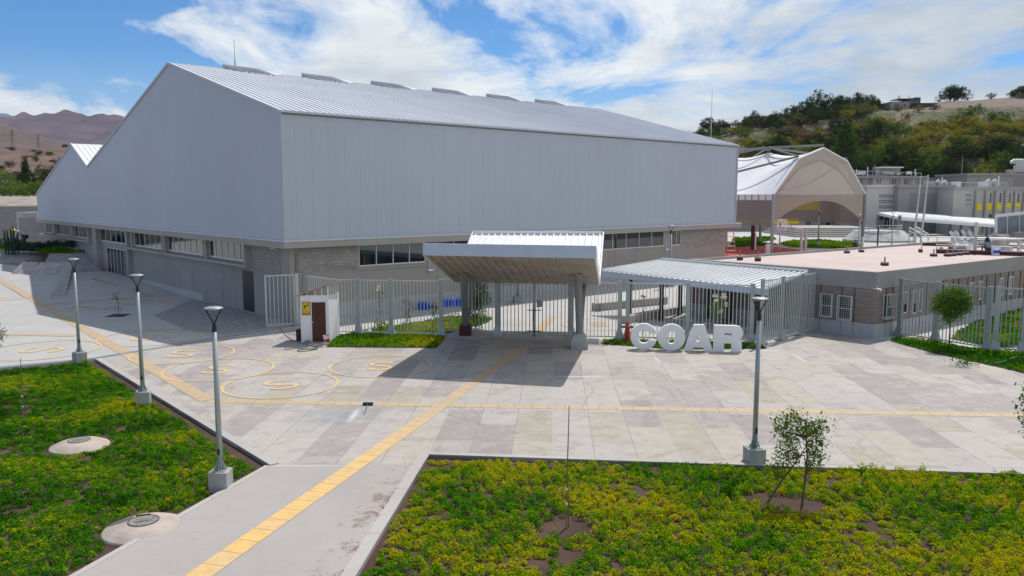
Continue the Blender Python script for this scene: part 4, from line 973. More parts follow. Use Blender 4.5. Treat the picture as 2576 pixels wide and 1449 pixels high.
el = lambda rx, ry, a0, a1, n, cx=0, cz=.68: [(cx+rx*math.cos(R(a0+(a1-a0)*i/n)), cz+ry*math.sin(R(a0+(a1-a0)*i/n))) for i in range(n+1)]
LA, LB = G(1620,880), G(1832,886.5); ang = math.atan2(LB.y-LA.y, LB.x-LA.x)
Cc, Oc, Ac, Rc = G(1619,880.3), G(1688.5,882), G(1757,884), G(1831,886)
LZ = ZA(Cc.y, 814.5)/1.36
letter('letter_c', 'big white free standing letter C beside the red hydrant', el(.655,.68,15,345,44)+[(.27,.51)]+list(reversed(el(.31,.345,32,328,22,0,.68)))+[(.27,.86)], None, Cc, .98, LZ, ang=ang)
letter('letter_o', 'big white free standing letter O between the C and the A', el(.68,.68,0,352,44), list(reversed(el(.225,.335,0,352,26))), Oc, .98, LZ, ang=ang)
letter('letter_a', 'big white free standing letter A between the O and the R', [(-.72,0),(-.30,0),(-.25,.20),(.24,.20),(.29,0),(.72,0),(.27,1.36),(-.26,1.36)], [(-.13,.48),(-.03,.84),(.03,.84),(.13,.48)], Ac, .97, LZ, ang=ang)
letter('letter_r', 'big white free standing letter R, nearest the lamp post', [(-.69,0),(-.19,0),(-.19,.45),(.13,.45),(.17,.40),(.17,0),(.66,0),(.66,.45),(.62,.56),(.50,.66),(.62,.75),(.69,.88),(.70,1.05),(.64,1.22),(.52,1.32),(.38,1.36),(-.69,1.36)], [(-.19,.80),(-.19,.97),(.12,.97),(.18,.93),(.18,.84),(.12,.80)], Rc, .98, LZ, ang=ang)

# ============================================================ HYDRANT
hp = G(*zD(2408,1285)); hp.z = 0; hy = thing('fire_hydrant', 'red fire hydrant with brown cap left of the big letter C', 'hydrant', hp); HH = 1.02
mb = MB(); mb.lathe(hp, [(.15,0),(.15,.04),(.10,.05),(.10,.32),(.16,.33),(.16,.37),(.115,.38),(.115,HH-.32),(.13,HH-.30)], 20); mb.build('barrel', M['red'], hy, smooth=False)
mb = MB(); mb.lathe(hp+up*(HH-.31), [(.14,0),(.17,.02),(.17,.10),(.12,.14)], 20); mb.build('collar', mk('brass', (.22,.15,.07), .2, 3, .5, metal=.3), hy)
mb = MB(); mb.lathe(hp+up*(HH-.17), [(.12,0),(.10,.07),(.05,.12),(.03,.17)], 16); mb.build('bonnet', M['red'], hy, smooth=True)
for a in (0, math.pi, -math.pi/2):
    dv = Vector((math.cos(a), math.sin(a), 0)); mb = MB(); mb.tube([hp+dv*.1+up*(HH-.25), hp+dv*.26+up*(HH-.25)], .055, 12); mb.tube([hp+dv*.26+up*(HH-.25), hp+dv*.30+up*(HH-.25)], .07, 8); mb.build('outlet', M['bark'], hy)

# ============================================================ WHITE BOOTH
b0 = G(758,861); b1 = G(829,860); b2 = G(855.5,846); ux = (b1-b0).normalized(); uy = (b2-b1).normalized(); W_ = (b1-b0).length; Dp = (b2-b1).length
z0_ = ZA(b0.y, 743); zr0, zr1 = z0_-.02, ZA(b1.y, zN(580,330)[1])
bo = thing('booth', 'small white booth with a brown door and a sloping thin roof', 'booth', b0)
b3 = b0+uy*Dp; mb = MB(); t_ = .06
zrr = ZA(b2.y, zN(745,400)[1])
mb.hexa([b0, b1, b1+uy*t_, b0+uy*t_], [p+up*z0_ for p in (b0, b1, b1+uy*t_, b0+uy*t_)]); mb.build('front_wall', M['white'], bo)
mb = MB(); mb.hexa([b1-ux*t_+uy*t_, b1+uy*t_, b2, b2-ux*t_], [b1-ux*t_+uy*t_+up*z0_, b1+uy*t_+up*z0_, b2+up*zrr, b2-ux*t_+up*zrr]); mb.build('side_wall', M['white'], bo)
mb = MB(); mb.hexa([b0+uy*t_, b0+ux*t_+uy*t_, b3+ux*t_, b3], [p+up*z0_ for p in (b0+uy*t_, b0+ux*t_+uy*t_, b3+ux*t_, b3)])
mb.hexa([b3+ux*t_-uy*t_, b2-ux*t_-uy*t_, b2-ux*t_, b3+ux*t_], [b3+ux*t_-uy*t_+up*z0_, b2-ux*t_-uy*t_+up*zrr, b2-ux*t_+up*zrr, b3+ux*t_+up*z0_]); mb.build('rear_wall', M['white'], bo)
zl, zh = zr0+.02, ZA(b1.y, zN(640,295)[1]); slope = (zh-zl)/W_
rz = lambda s: zl+slope*s
mb = MB(); rp = [b0-ux*.42-uy*.15, b1+ux*.18-uy*.15, b2+ux*.25+uy*.2, b3-ux*.35+uy*.2]; rzs = [rz(-.42), rz(W_+.18), rz(W_+.25), rz(-.35)]
mb.hexa([Vector((p.x,p.y,z)) for p, z in zip(rp, rzs)], [Vector((p.x,p.y,z+.06)) for p, z in zip(rp, rzs)]); mb.build('roof', mk('fibre sheet', (.42,.30,.26), .2, 2, .8), bo)
for s in (.35,.75,1.1,W_-.05): mb = MB(); mb.ob(b0+ux*s, ux, uy, -.02, .02, .01, .05, z0_, rz(s)); mb.build('stud', M['white'], bo)
for s in (.1,.45,.8,1.15,Dp-.08): mb = MB(); mb.ob(b1+uy*s-ux*.05, ux, uy, -.0, .05, -.03, .03, z0_, rz(W_)-.01); mb.build('stud', M['white'], bo)
mb = MB(); k0, k1 = b0+ux*.30+uy*.14, b0+ux*(W_-.05)+uy*.14; mb.hexa([p+up*(z0_-.1) for p in (k0, k1, k1+uy*.03, k0+uy*.03)], [k0+up*(rz(.30)-.02), k1+up*(rz(W_-.05)-.02), k1+uy*.03+up*(rz(W_-.05)-.02), k0+uy*.03+up*(rz(.30)-.02)]); mb.build('inner_panel', mk('beige board', (.50,.44,.36), .08, 2, .8), bo)
N0 = b0-uy*.012
def bw(x, y): p = WPn(N0, N0+ux, *zN(x, y)); return (p-N0).dot(ux), p.z
(dx0, dz1), (dx1, dz0) = bw(306,568), bw(548,1212)
mb = MB(); mb.ob(N0, ux, uy, dx0, dx1, -.02, .008, .03, dz1); dr_ = mb.build('door', mk('brown door', (.075,.022,.012), .25, 2, .45, bump=.05), bo)
kx, kz = bw(334,890); kp = N0+ux*kx-uy*.05+up*kz; mb = MB(); mb.tube([kp+uy*.05, kp, kp-uy*.03], [.015,.03,.035], 10); mb.build('handle', M['alu'], dr_)
mb = MB(); mb.ob(N0, ux, uy, dx0-.05, dx0-.008, -.03, .006, 0, dz1+.04); mb.ob(N0, ux, uy, dx1+.008, dx1+.05, -.03, .006, 0, dz1+.04); mb.ob(N0, ux, uy, dx0-.008, dx1+.008, -.03, .006, dz1+.005, dz1+.045); mb.build('door_frame', M['white'], bo)
(sx0, sz1), (sx1, sz0) = bw(148,560), bw(288,778)
mb = MB(); mb.ob(N0, ux, uy, sx0, sx1, -.018, .004, sz0, sz1); sg = mb.build('sign_board', mk('board back', (.34,.22,.06), .2, 3, .7), bo)
mb = MB(); cx, cz = (sx0+sx1)/2, (sz0+sz1)/2; rw_, rh_ = (sx1-sx0)*.45, (sz1-sz0)*.42
pts = [(cx+rw_*math.copysign(abs(math.cos(a))**.6, math.cos(a)), cz+.03+rh_*math.copysign(abs(math.sin(a))**.7, math.sin(a))) for a in [2*math.pi*i/28 for i in range(28)]]
mb.add([N0+ux*a-uy*.022+up*z for a, z in pts], [tuple(range(28))]); mb.build('sign_face', M['yellowpanel'] if False else mk('mustard', (.66,.46,.02), .12, 3, .6), sg)
mb = MB()
for x, y, w, h in ((195,640,26,44),(236,620,44,18)):
    a, z = bw(x, y); mb.add([N0+ux*(a+dx_*w/4.14/1.56*.021)-uy*.026+up*(z+dz_*h/4.14/1.56*.021) for dx_, dz_ in ((-.5,-.5),(.35,-.6),(.5,.3),(.1,.5),(-.4,.35))], [(0,1,2,3,4)])
mb.build('sign_mark', M['black'], sg)
# bucket, suitcase, stone, cables, T shaped broom
def bucket(label, p, r=.17, h=.36, mat='white', band=None, cat='bucket'):
    t = thing('bucket', label, cat, p); mb = MB(); mb.lathe(p, [(r*.82,0),(r,h),(r*1.06,h),(r*1.06,h-.03),(r*.93,h-.03),(r*.8,.05)], 20); mb.build('pail', M[mat], t)
    mb = MB(); mb.tube([p+Vector((r*math.cos(a), -.02, h+r*.35*math.sin(a))) for a in [math.pi*i/10 for i in range(11)]], .007, 6); mb.build('handle', M['darkmetal'], t)
    mb = MB(); mb.lathe(p+up*(h-.12), [(r*.5,0),(r*.75,.06),(r*.4,.12)], 10); mb.build('contents', M['black'], t)
    if band:
        mb = MB(); o = len(mb.v); z0, z1 = h*.25, h*.62; R0 = lambda z: r*(.82+.18*z/h)*1.012; n = 10
        for i in range(n+1):
            a = -math.pi*.85+math.pi*.7*i/n; w = .25*math.sin(i*.6)
            mb.v += [(p.x+R0(z0)*math.cos(a), p.y+R0(z0)*math.sin(a), z0+w*.08), (p.x+R0(z1)*math.cos(a), p.y+R0(z1)*math.sin(a), z1-w*.12)]
        mb.f += [(2*i, 2*i+2, 2*i+3, 2*i+1) for i in range(n)]; mb.v = [(v[0], v[1], v[2]+p.z) if True else v for v in mb.v]; mb.build('printed_band', M[band], t)
    return t
bk = G(*zN(558,1240)); bk.z = 0; bucket('white bucket holding a black bag by the right foot of the booth door', bk, .19, .42, band='red')
sp_ = G(*zN(108,1195)); t = thing('suitcase', 'black trolley case standing at the left side of the white booth', 'suitcase', sp_)
mb = MB(); mb.box(sp_.x-.13, sp_.x+.13, sp_.y-.18, sp_.y+.18, .05, .62); mb.build('case', M['black'], t, bevel=.04)
mb = MB(); mb.tube([sp_+Vector((-.08,0,.6)), sp_+Vector((-.08,0,.85)), sp_+Vector((.08,0,.85)), sp_+Vector((.08,0,.6))], .012, 6); mb.build('handle', M['alu'], t)
for dx_, dy_ in ((-.1,-.14),(.1,-.14),(-.1,.14),(.1,.14)): mb = MB(); mb.tube([sp_+Vector((dx_-.02,dy_,.035)), sp_+Vector((dx_+.02,dy_,.035))], .035, 10); mb.build('wheel', M['darkmetal'], t)
def rock(name, label, p, r, cat='stone', sq=.7, mat=None):
    bm = bmesh.new(); bmesh.ops.create_icosphere(bm, subdivisions=3, radius=1)
    for v in bm.verts: n = 1+.28*noise.noise(v.co*1.3+p); v.co = Vector((v.co.x*r*n, v.co.y*r*n*.8, max(v.co.z*n, -.3)*r*sq+.3*r*sq))
    me = bpy.data.meshes.new(name); bm.to_mesh(me); bm.free(); me.materials.append(mat or M['footing']); o = bpy.data.objects.new(name, me); COL.objects.link(o); o.location = p; return tag(o, label, cat)
rp_ = G(*zN(240,1232)); rock('stone', 'dark grey stone on the ground before the booth wall', rp_, .17, mat=M['col_grey'])
def cable(name, label, px, r=.012, mat='black', cat='cable', z=.03):
    P = [G(*p, z) for p in px]; Q = []
    for i in range(len(P)-1):
        p0, p1, p2, p3 = P[max(i-1,0)], P[i], P[i+1], P[min(i+2,len(P)-1)]
        for k in range(6):
            t = k/6; Q.append(.5*((2*p1)+(p2-p0)*t+(2*p0-5*p1+4*p2-p3)*t*t+(3*p1-p0-3*p2+p3)*t**3))
    Q.append(P[-1]); mb = MB(); mb.tube(Q, r, 6); return tag(mb.build(name, M[mat], org=P[0]), label, cat)
cable('cable', 'grey cable running from the gate leaf past the booth door to the tangled heap', [zC(270,1065), zC(330,1150), zC(440,1225), zC(560,1262), zC(640,1285), zC(700,1290)], mat='col_grey', r=.018)
cable('cable', 'looped black cable lying on the paving left of the tangled heap', [zC(340,1300), zC(345,1318), zC(440,1302), zC(560,1312), zC(690,1308), zC(600,1330), zC(500,1340), zC(470,1328), zC(540,1315), zC(660,1312)], r=.016)
hp_ = G(*zN(400,1305)); mb = MB()
for i in range(9):
    c = hp_+Vector((RNG.uniform(-.3,.35), RNG.uniform(-.12,.12), 0)); mb.tube([c+Vector((.16*math.cos(a+i), .07*math.sin(a+i), .03+.1*abs(math.sin(a*.5+i))+.04*RNG.random())) for a in np.linspace(0, 5.8, 14)], .014, 5)
tag(mb.build('cable_heap', M['col_grey'], org=hp_), 'tangled heap of grey cable on the paving in front of the booth', 'cable heap')
a, b, c = G(*zI(642,430), .06), G(*zI(700,430), .06), G(*zI(648,490), .03); t = thing('floor_broom', 'dark blue floor broom lying on the plaza by the tactile strip', 'broom', (a.x, a.y, 0))
mb = MB(); mb.beam(a, b, .14, .08); mb.build('brush', mk('navy', (.015,.02,.06), .1), t); mb = MB(); mb.tube([(a+b)/2, c], .016, 8); mb.build('handle', mk('slate', (.08,.10,.15), .1), t)
cable('garden_hose', 'green garden hose across the grass at the right edge', [zG(2340,1025), zG(2420,1010), zG(2500,980), zG(2580,975), zG(2700,985)], mat='hose', r=.02, cat='hose', z=.10)
# jugs and bottles behind the fence
def jug(label, p, mat, s=1.0, grp='blue water jugs behind the fence'):
    mb = MB(); mb.lathe(p, [(.13*s,0),(.145*s,.03*s),(.145*s,.34*s),(.11*s,.40*s),(.04*s,.43*s),(.04*s,.50*s)], 14); mb.beam(p+Vector((.05*s,0,.44*s)), p+Vector((.15*s,0,.33*s)), .03*s, .03*s)
    return tag(mb.build('water_jug', M[mat], org=p, smooth=False), label, 'jug', grp)
for i, (x, y, lab) in enumerate(((205,690,'blue jug, leftmost of the three on the ground behind the fence'),(262,692,'blue jug, middle of the three on the ground behind the fence'),(318,690,'blue jug, right one of the three on the ground behind the fence'),(605,640,'blue jug standing first on the low wall behind the canopy column'),(665,638,'blue jug second from the left on the low wall behind the fence'),(720,636,'blue jug third from the left on the low wall behind the fence'),(815,632,'blue jug fourth on the low wall, just left of the canopy column'),(860,630,'blue jug nearest the canopy column on the low wall'))):
    p = G(*zU(x, y)); p.z = 0
    if i > 2: p = G(*zU(x, y), .45)
    jug(lab, p, 'blue', 1.15)
pk_ = G(*zU(375,668)); rock('bag', 'small black bag on the ground beside the blue jugs', pk_, .16, 'bag', 1.0, M['black'])
pk_ = G(*zU(478,668)); rock('bag', 'small pink bag on the ground right of the black bag', pk_, .15, 'bag', 1.1, mk('pink', (.55,.03,.15), .1))
a, b = G(*zU(540,690)), G(*zU(905,668)); d = (b-a).normalized(); n = Vector((-d.y, d.x, 0)); mb = MB(); mb.ob(a, d, n, 0, (b-a).length, .05, .45, 0, .44); tag(mb.build('low_wall', M['plinth'], org=a, bevel=.01), 'low pale wall carrying the blue jugs behind the fence', 'low wall')
p = G(*zD(1450,900)); t = thing('backpack', 'grey backpack standing on the paving behind the gate', 'backpack', p)
mb = MB(); mb.lathe(p, [(.17,0),(.22,.08),(.22,.34),(.17,.48),(.08,.54)], 14); mb.build('body', mk('grey cloth', (.16,.17,.18), .3, 4), t, smooth=True); mb = MB(); mb.tube([p+Vector((-.08,-.05,.5)), p+Vector((-.06,-.05,.68)), p+Vector((.06,-.05,.68)), p+Vector((.08,-.05,.5))], .018, 6); mb.build('strap', M['black'], t)
p = G(*zT(275,1040)); p.z = 0; t = bucket('dark mop bucket with a mop behind the fence right of the gate', p, .22, .42, 'col_grey'); mb = MB(); mb.tube([p+Vector((0,0,.1)), p+Vector((-.25,.1,.95))], .014, 6); mb.build('mop_handle', M['black'], t)
a, b = G(*zC(1985,0)), None
# things hung behind the gate
p = DP(*zD(1265,660), 60); p.z = 0; zz = ZA(60, zD(0,660)[1]); t = thing('hose_reel', 'red hose reel on a post behind the gate', 'hose reel', p); mb = MB(); mb.beam(p+Vector((-.35,0,zz)), p+Vector((1.0,0,zz)), .3, .30); mb.build('box', M['red'], t); mb = MB(); mb.tube([p+Vector((-.4,0,0)), p+Vector((-.4,0,zz+.6))], .06, 8); mb.build('post', M['darkmetal'], t); mb = MB(); mb.ob(p+Vector((-.4,0,0)), Vector((1,0,0)), Vector((0,1,0)), -.25, .25, -.2, .2, 0, .3); mb.build('footing', M['footing'], t)
# floor grate by the hydrant
mb = MB(); a, b, c, d_ = G(*zD(1978,1255)), G(*zD(2100,1262)), G(*zD(2095,1320)), G(*zD(1975,1308)); 
for i in range(9): t_ = i/8; mb.beam(d_.lerp(a, t_)+up*.02, c.lerp(b, t_)+up*.02, .04, .02)
tag(mb.build('floor_grate', M['steel'], org=d_), 'small slatted floor grate right of the concrete column plinth', 'grate')

# ============================================================ MANHOLES
def manhole(p, r, label):
    t = thing('manhole', label, 'manhole', p); p = Vector((p.x, p.y, -.12))
    mb = MB(); mb.lathe(p, [(r,0.03),(r*.97,.07),(r*.80,.14),(r*.66,.185),(r*.36,.235)], 40); mb.build('collar', mk('pale mortar', (.43,.35,.30), .2, 1.5, .9, bump=.6, fine=12, c2=(.52,.45,.40)), t, smooth=False)
    mb = MB(); mb.lathe(p, [(r*.37,.236),(r*.37,.245),(r*.35,.246),(r*.1,.247)], 32); cv = mb.build('cover', mk('pebble cover', (.24,.23,.20), .5, 9, .9, bump=1, fine=30), t)
    mb = MB()
    for i in range(32):
        a0, a1 = 2*math.pi*i/32, 2*math.pi*(i+1)/32; q = lambda rr, a: (p.x+rr*math.cos(a), p.y+rr*math.sin(a), p.z+.250); mb.face(q(r*.355,a0), q(r*.375,a0), q(r*.375,a1), q(r*.355,a1))
    mb.build('rim', M['darkmetal'], cv)
    mb = MB(); mb.ob(p, Vector((.93,.36,0)), Vector((-.36,.93,0)), -r*.17, r*.17, -.022, .022, .24, .262); mb.build('lift_bar', M['darkmetal'], cv)
manhole(MH1, .84, 'pale raised manhole collar in the middle of the left lawn'); manhole(MH2, .90, 'large pale manhole collar touching the path at the bottom left')

# ============================================================ PLANTS NEAR THE CAMERA
def leaves_at(C, size, tone=.5, sd_=.12, asp=.5):
    P = leaf_quads(C, size, asp=asp); return P, np.clip(tone+sd_*RNG.normal(size=len(C)), 0, 1)
lm_young = leaf_mat('young tree leaves', [(.25, (.045,.085,.015)), (.5, (.11,.19,.025)), (.8, (.26,.33,.04))], 2.0, False, .35)
lm_dark = leaf_mat('dark tree leaves', [(.25, (.030,.075,.014)), (.5, (.075,.17,.022)), (.8, (.20,.32,.04))], 1.5, False, .3)
def small_tree(name, label, base, H, stems, blobs, nleaf, leaf, mat, cat='young tree', asp=.42, r0=.03, tone=.5, group=None, stake=False):
    """stems: lists of offsets; blobs: (dx,dy,z,radius)"""
    t = thing(name, label, cat, base, group); mb = MB()
    for s in stems: mb.tube([Vector(base)+Vector(p) for p in s], [r0*(1-.7*i/(len(s)-1)) for i in range(len(s))], 8)
    top = Vector(base)
    for bx, by, bz, br in blobs:
        st = min(((Vector(p), (Vector(p)-Vector((bx,by,bz))).length+max(0, p[2]-bz)*2) for s in stems for p in s[1:]), key=lambda q: q[1])[0]
        for k in range(4):
            e = Vector((bx, by, bz))+Vector(RNG.normal(size=3))*br*.5; mb.tube([top+st, top+st.lerp(e,.5)+Vector((0,0,.03)), top+e], [r0*.35, r0*.22, r0*.1], 5)
    mb.build('trunk', M['bark'], t)
    Cs = []; tot = sum(b[3]**2 for b in blobs)
    for bx, by, bz, br in blobs:
        n = int(nleaf*br*br/tot); nc = max(3, n//14); dv = RNG.normal(size=(nc, 3)); dv /= np.linalg.norm(dv, axis=1, keepdims=True); cc = dv*(br*(.35+.7*RNG.random(nc)**.6))[:, None]+np.array([bx, by, bz])
        idx = RNG.integers(0, nc, n); Cs.append(cc[idx]+RNG.normal(size=(n, 3))*leaf*1.1)
    C = np.concatenate(Cs); P, tn = leaves_at(C, leaf, tone, .16, asp); soup('crown', P, 4, mat, tn, parent=t); return t
T1 = Vector((TREE1.x, TREE1.y, -.10)); k85 = lambda L: [tuple(v*.86 for v in p) for p in L]
small_tree('young_tree', 'young leafy tree with two crossing stems on bare soil in the right bed', T1, 2.6, [k85([(0,0,0),(.05,0,.7),(.09,0,1.45),(.04,0,2.0),(.0,0,2.5)]), k85([(-.95,.15,.02),(-.55,.1,.75),(-.1,.05,1.45),(.03,0,1.75)])],
           k85([(-.55,.1,2.35,.28),(-.28,0,2.6,.22),(-.65,0,2.12,.22),(-.1,0,2.2,.30),(.25,0,2.25,.30),(.42,0,2.35,.22),(.35,0,1.85,.28),(-.4,.1,1.75,.32),(.35,0,1.5,.26),(.25,0,1.25,.20),(-.55,.1,1.4,.24),(-.85,.1,1.1,.20),(-.6,.1,.95,.22),(-.3,.1,1.35,.18)]), 2500, .085, lm_young, r0=.032)
p = G(2590,1130); p.z = -.1; pr = G(2600,1215,-.10)
small_tree('young_tree', 'leafy young tree cut by the right edge of the photo', pr, 3, [[(0,0,0),(0,0,1.2),(.05,0,2.6)]], [(-.1,0,2.45,.35),(.25,0,2.2,.4),(-.15,0,1.9,.3),(.2,0,1.6,.35),(.3,0,2.7,.3),(-.05,0,1.35,.2)], 1500, .11, lm_dark)
T2 = G(2387,878)
small_tree('small_tree', 'round dense green tree in front of the right hand fence', T2, 3.3, [[(0,0,0),(.0,0,.8),(-.03,0,1.5),(0,0,2.4)]],
           [(x_*.80, y_, .35+z_*.82, r_*.80) for x_, y_, z_, r_ in [(-.1,0,2.3,.55),(.50,0,2.25,.50),(-.65,0,2.25,.42),(.05,0,2.7,.45),(-.75,0,2.75,.35),(.55,0,2.8,.38),(.85,0,2.45,.32),(.25,0,1.75,.45),(-.25,0,1.7,.42),(.0,0,3.0,.3),(-.85,0,2.1,.25),(.7,0,2.0,.35),(-.45,0,3.05,.22),(-1.0,0,2.5,.2),(1.0,0,2.65,.2),(.35,0,3.1,.2),(.95,0,2.15,.22),(-.3,0,1.35,.2)]], 5200, .115, lm_dark, 'tree', tone=.66, r0=.05)
def stake(label, base, H, plant=.5, lean=.04, leafy=True, bare=None):
    t = thing('staked_sapling', label, 'sapling', base, 'staked saplings'); B = Vector(base)
    mb = MB(); mb.tube([B, B+Vector((lean*.3,0,H*.5)), B+Vector((lean,0,H))], [.016,.015,.010], 7); mb.build('stake', mk('cane', (.22,.17,.05), .25, 5, .7) if 'cane' not in M else M['cane'], t)
    mb = MB(); mb.tube([B+Vector((.05,.02,0)), B+Vector((.03,.02,H*.45))], [.012,.007], 6); mb.build('stem', M['bark'], t)
    mb = MB(); mb.lathe(B+up*.55, [(.028,0),(.034,.02),(.028,.05)], 8); mb.lathe(B+up*.9, [(.028,0),(.034,.02),(.028,.05)], 8); mb.build('tie', M['white'], t)
    if leafy:
        C = []; 
        for k in range(9):
            a = k*2.4; L = plant*(.5+.5*RNG.random()); z = H*(.34+.16*RNG.random())
            for j in range(12): f = (j+1)/12; C.append((B.x*0+math.cos(a)*L*f, math.sin(a)*L*f, z+.35*L*f-.55*L*f*f))
        P, tn = leaves_at(np.array(C), .06, .6, .1, .3); soup('crown', P, 4, lm_young, tn, parent=t)
    return t
M['cane'] = mk('cane', (.24,.18,.05), .25, 5, .7)
b = Vector((SAP1.x, SAP1.y, -.1)); stake('tall thin dark stake and feathery sapling in a soil pit, right bed', b, ZA(b.y, 1022)+.1, .42)
b = G(*zH(158,440), -.1); stake('thin stake with a wispy sapling standing in the left lawn', b, ZA(b.y, zH(158,12)[1])+.1, .35)
def sap(label, px, H, n, leaf, tone=.45, mat=None, blobs=None, z=0.0, grate=True):
    b = G(*px, z); t = small_tree('sapling', label, b, H, [[(0,0,0),(.02,0,H*.4),(-.01,0,H)]], blobs or [(-.05,0,H*.92,.12*H),(.06,0,H*.75,.1*H)], n, leaf, mat or lm_dark, 'sapling', r0=.018, tone=tone); return t
sap('small dark sapling in a round soil pit on the left plaza', zB(963,600), 1.5, 90, .10, .3, blobs=[(-.10,0,1.22,.16),(.02,0,.5,.1)])
sap('tiny sapling before the stone faced planter at the far left', zB(328,297), 1.3, 60, .12, .4); sap('tiny sapling at the left edge beside the stone planter', zB(20,180), 1.7, 60, .12, .4)
for px, r_, lab in ((zB(958,600),.55,'square tree grate round the dark sapling on the left plaza'),(zB(330,298),.6,'tree grate round the sapling before the stone planter')):
    p = G(*px); t = MB(); 
    for i in range(9):
        k = -r_+2*r_*i/8; t.box(p.x-r_, p.x+r_, p.y+k-.025, p.y+k+.025, .006, .026); t.box(p.x+k-.025, p.x+k+.025, p.y-r_, p.y+r_, .004, .020)
    tag(t.build('tree_grate', M['darkmetal'], org=p), lab, 'tree grate')
# climbing plants and bushes behind the fence
fl_w = mk('cream petals', (.80,.72,.55), .1, 5, .6, bump=0); fl_p = mk('magenta petals', (.55,.03,.16), .2, 5, .6, bump=0)
def flowers(t, pts, r, mat):
    C = np.concatenate([np.array(p)+RNG.normal(size=(14, 3))*r*.4 for p in pts]); P = leaf_quads(C, r, asp=.9); soup('flowers', P, 4, mat, parent=t)
t = sap('thin climbing shrub with cream flowers behind the fence, nearest the booth', zC(1385,1060), 2.4, 160, .09, .3, blobs=[(-.05,0,1.9,.16),(-.1,0,1.5,.14),(-.06,0,1.1,.1),(0,0,.75,.12)]); flowers(t, [(-.1,-.05,2.3),(-.2,0,2.1),(.08,0,1.75)], .10, fl_w)
sap('low yellow green plant beside the post behind the booth lawn', zC(1385,1165), .75, 260, .10, .8, lm_young, blobs=[(0,0,.6,.18),(-.2,0,.65,.12),(.2,0,.68,.12)])
sap('dark climbing shrub in the middle behind the fence', zC(1672,1125), 2.0, 420, .09, .25, blobs=[(-.05,0,1.7,.2),(.2,0,1.55,.14),(0,0,1.2,.2),(.05,0,.8,.2),(.15,0,.5,.15)])
sap('thin dark shrub right of the three blue jugs behind the fence', zC(1965,1130), 1.9, 300, .08, .22, blobs=[(0,0,1.6,.14),(.02,0,1.3,.14),(0,0,.95,.14),(.05,0,.55,.12)])
b = G(*zU(1110,1000)); small_tree('bush', 'tall dense flowering bush behind the fence right of the left canopy column', b, 3.1, [[(0,0,0),(0,0,1.4),(0,0,2.6)]], [(-.1,0,2.5,.55),(.15,0,1.9,.62),(-.15,0,1.2,.6),(.1,0,.6,.5),(.35,0,2.3,.4),(.7,0,1.8,.25),(.3,.3,1.4,.5)], 3600, .10, lm_dark, 'bush', tone=.42, r0=.06)
t = sap('thin bougainvillea stem with a few magenta flowers behind the letter C', zE(563,1085), 2.4, 120, .08, .35, blobs=[(-.05,0,2.2,.1),(0,0,1.8,.08),(.05,0,1.2,.1),(.05,0,.6,.15)]); flowers(t, [(-.02,-.05,2.3),(.02,-.05,1.5),(-.18,-.05,.72),(.08,-.05,.95)], .09, fl_p)
t = sap('rose shrub with cream blooms behind the letters A and R', zE(1285,1100), 2.6, 420, .10, .5, lm_young, blobs=[(0,0,1.9,.3),(.2,0,2.2,.2),(-.15,0,1.7,.2),(.05,0,1.4,.2)]); flowers(t, [(-.15,-.1,2.45),(.25,-.1,2.45),(.28,-.1,2.3),(-.12,-.1,2.1),(.42,-.1,1.95),(.15,-.1,1.6)], .13, fl_w)
b = G(*zJ(2215,210)); t = thing('cut_branch', 'cut leafy branch lying on the paving at the right', 'branch', b); mb = MB()
for k in range(5): a = -.3+k*.25; mb.tube([b+Vector((.9,.25,.05)), b+Vector((.3,.1,.15)), b+Vector((-.3+.1*k,.25*math.sin(a*3),.12+.08*k))], [.02,.014,.006], 5)
mb.build('trunk', M['bark'], t); C = np.array([0,0,.22])+RNG.normal(size=(260,3))*np.array([.26,.22,.12]); P, tn = leaves_at(C, .08, .45); soup('crown', P, 4, lm_dark, tn, parent=t)
b = G(-22,890); small_tree('young_tree', 'leafy twig tips of a small tree cut by the left edge of the photo', b, 2, [[(0,0,0),(.1,0,.9),(.25,0,1.4)]], [(.35,0,.95,.35),(.1,0,1.3,.3),(.4,0,.6,.25)], 500, .10, lm_dark)
# small stray stones and soil crumbs on the beds and path edge
crumbs = MB()
for i in range(60):
    t_ = RNG.random(); p = pc.lerp(pd, t_*.6)+Vector((-RNG.random()**2*.8-.3, RNG.uniform(-.1,.1), 0)); s = .006+.014*RNG.random(); crumbs.lathe((p.x, p.y, .006), [(s,0),(s*.8,s*.5),(s*.2,s*.8)], 5)
o = crumbs.build('soil_crumbs', M['soil']); o['kind'] = 'stuff'; tag(o, 'reddish soil crumbs spilled on the edge of the path', 'soil crumbs')
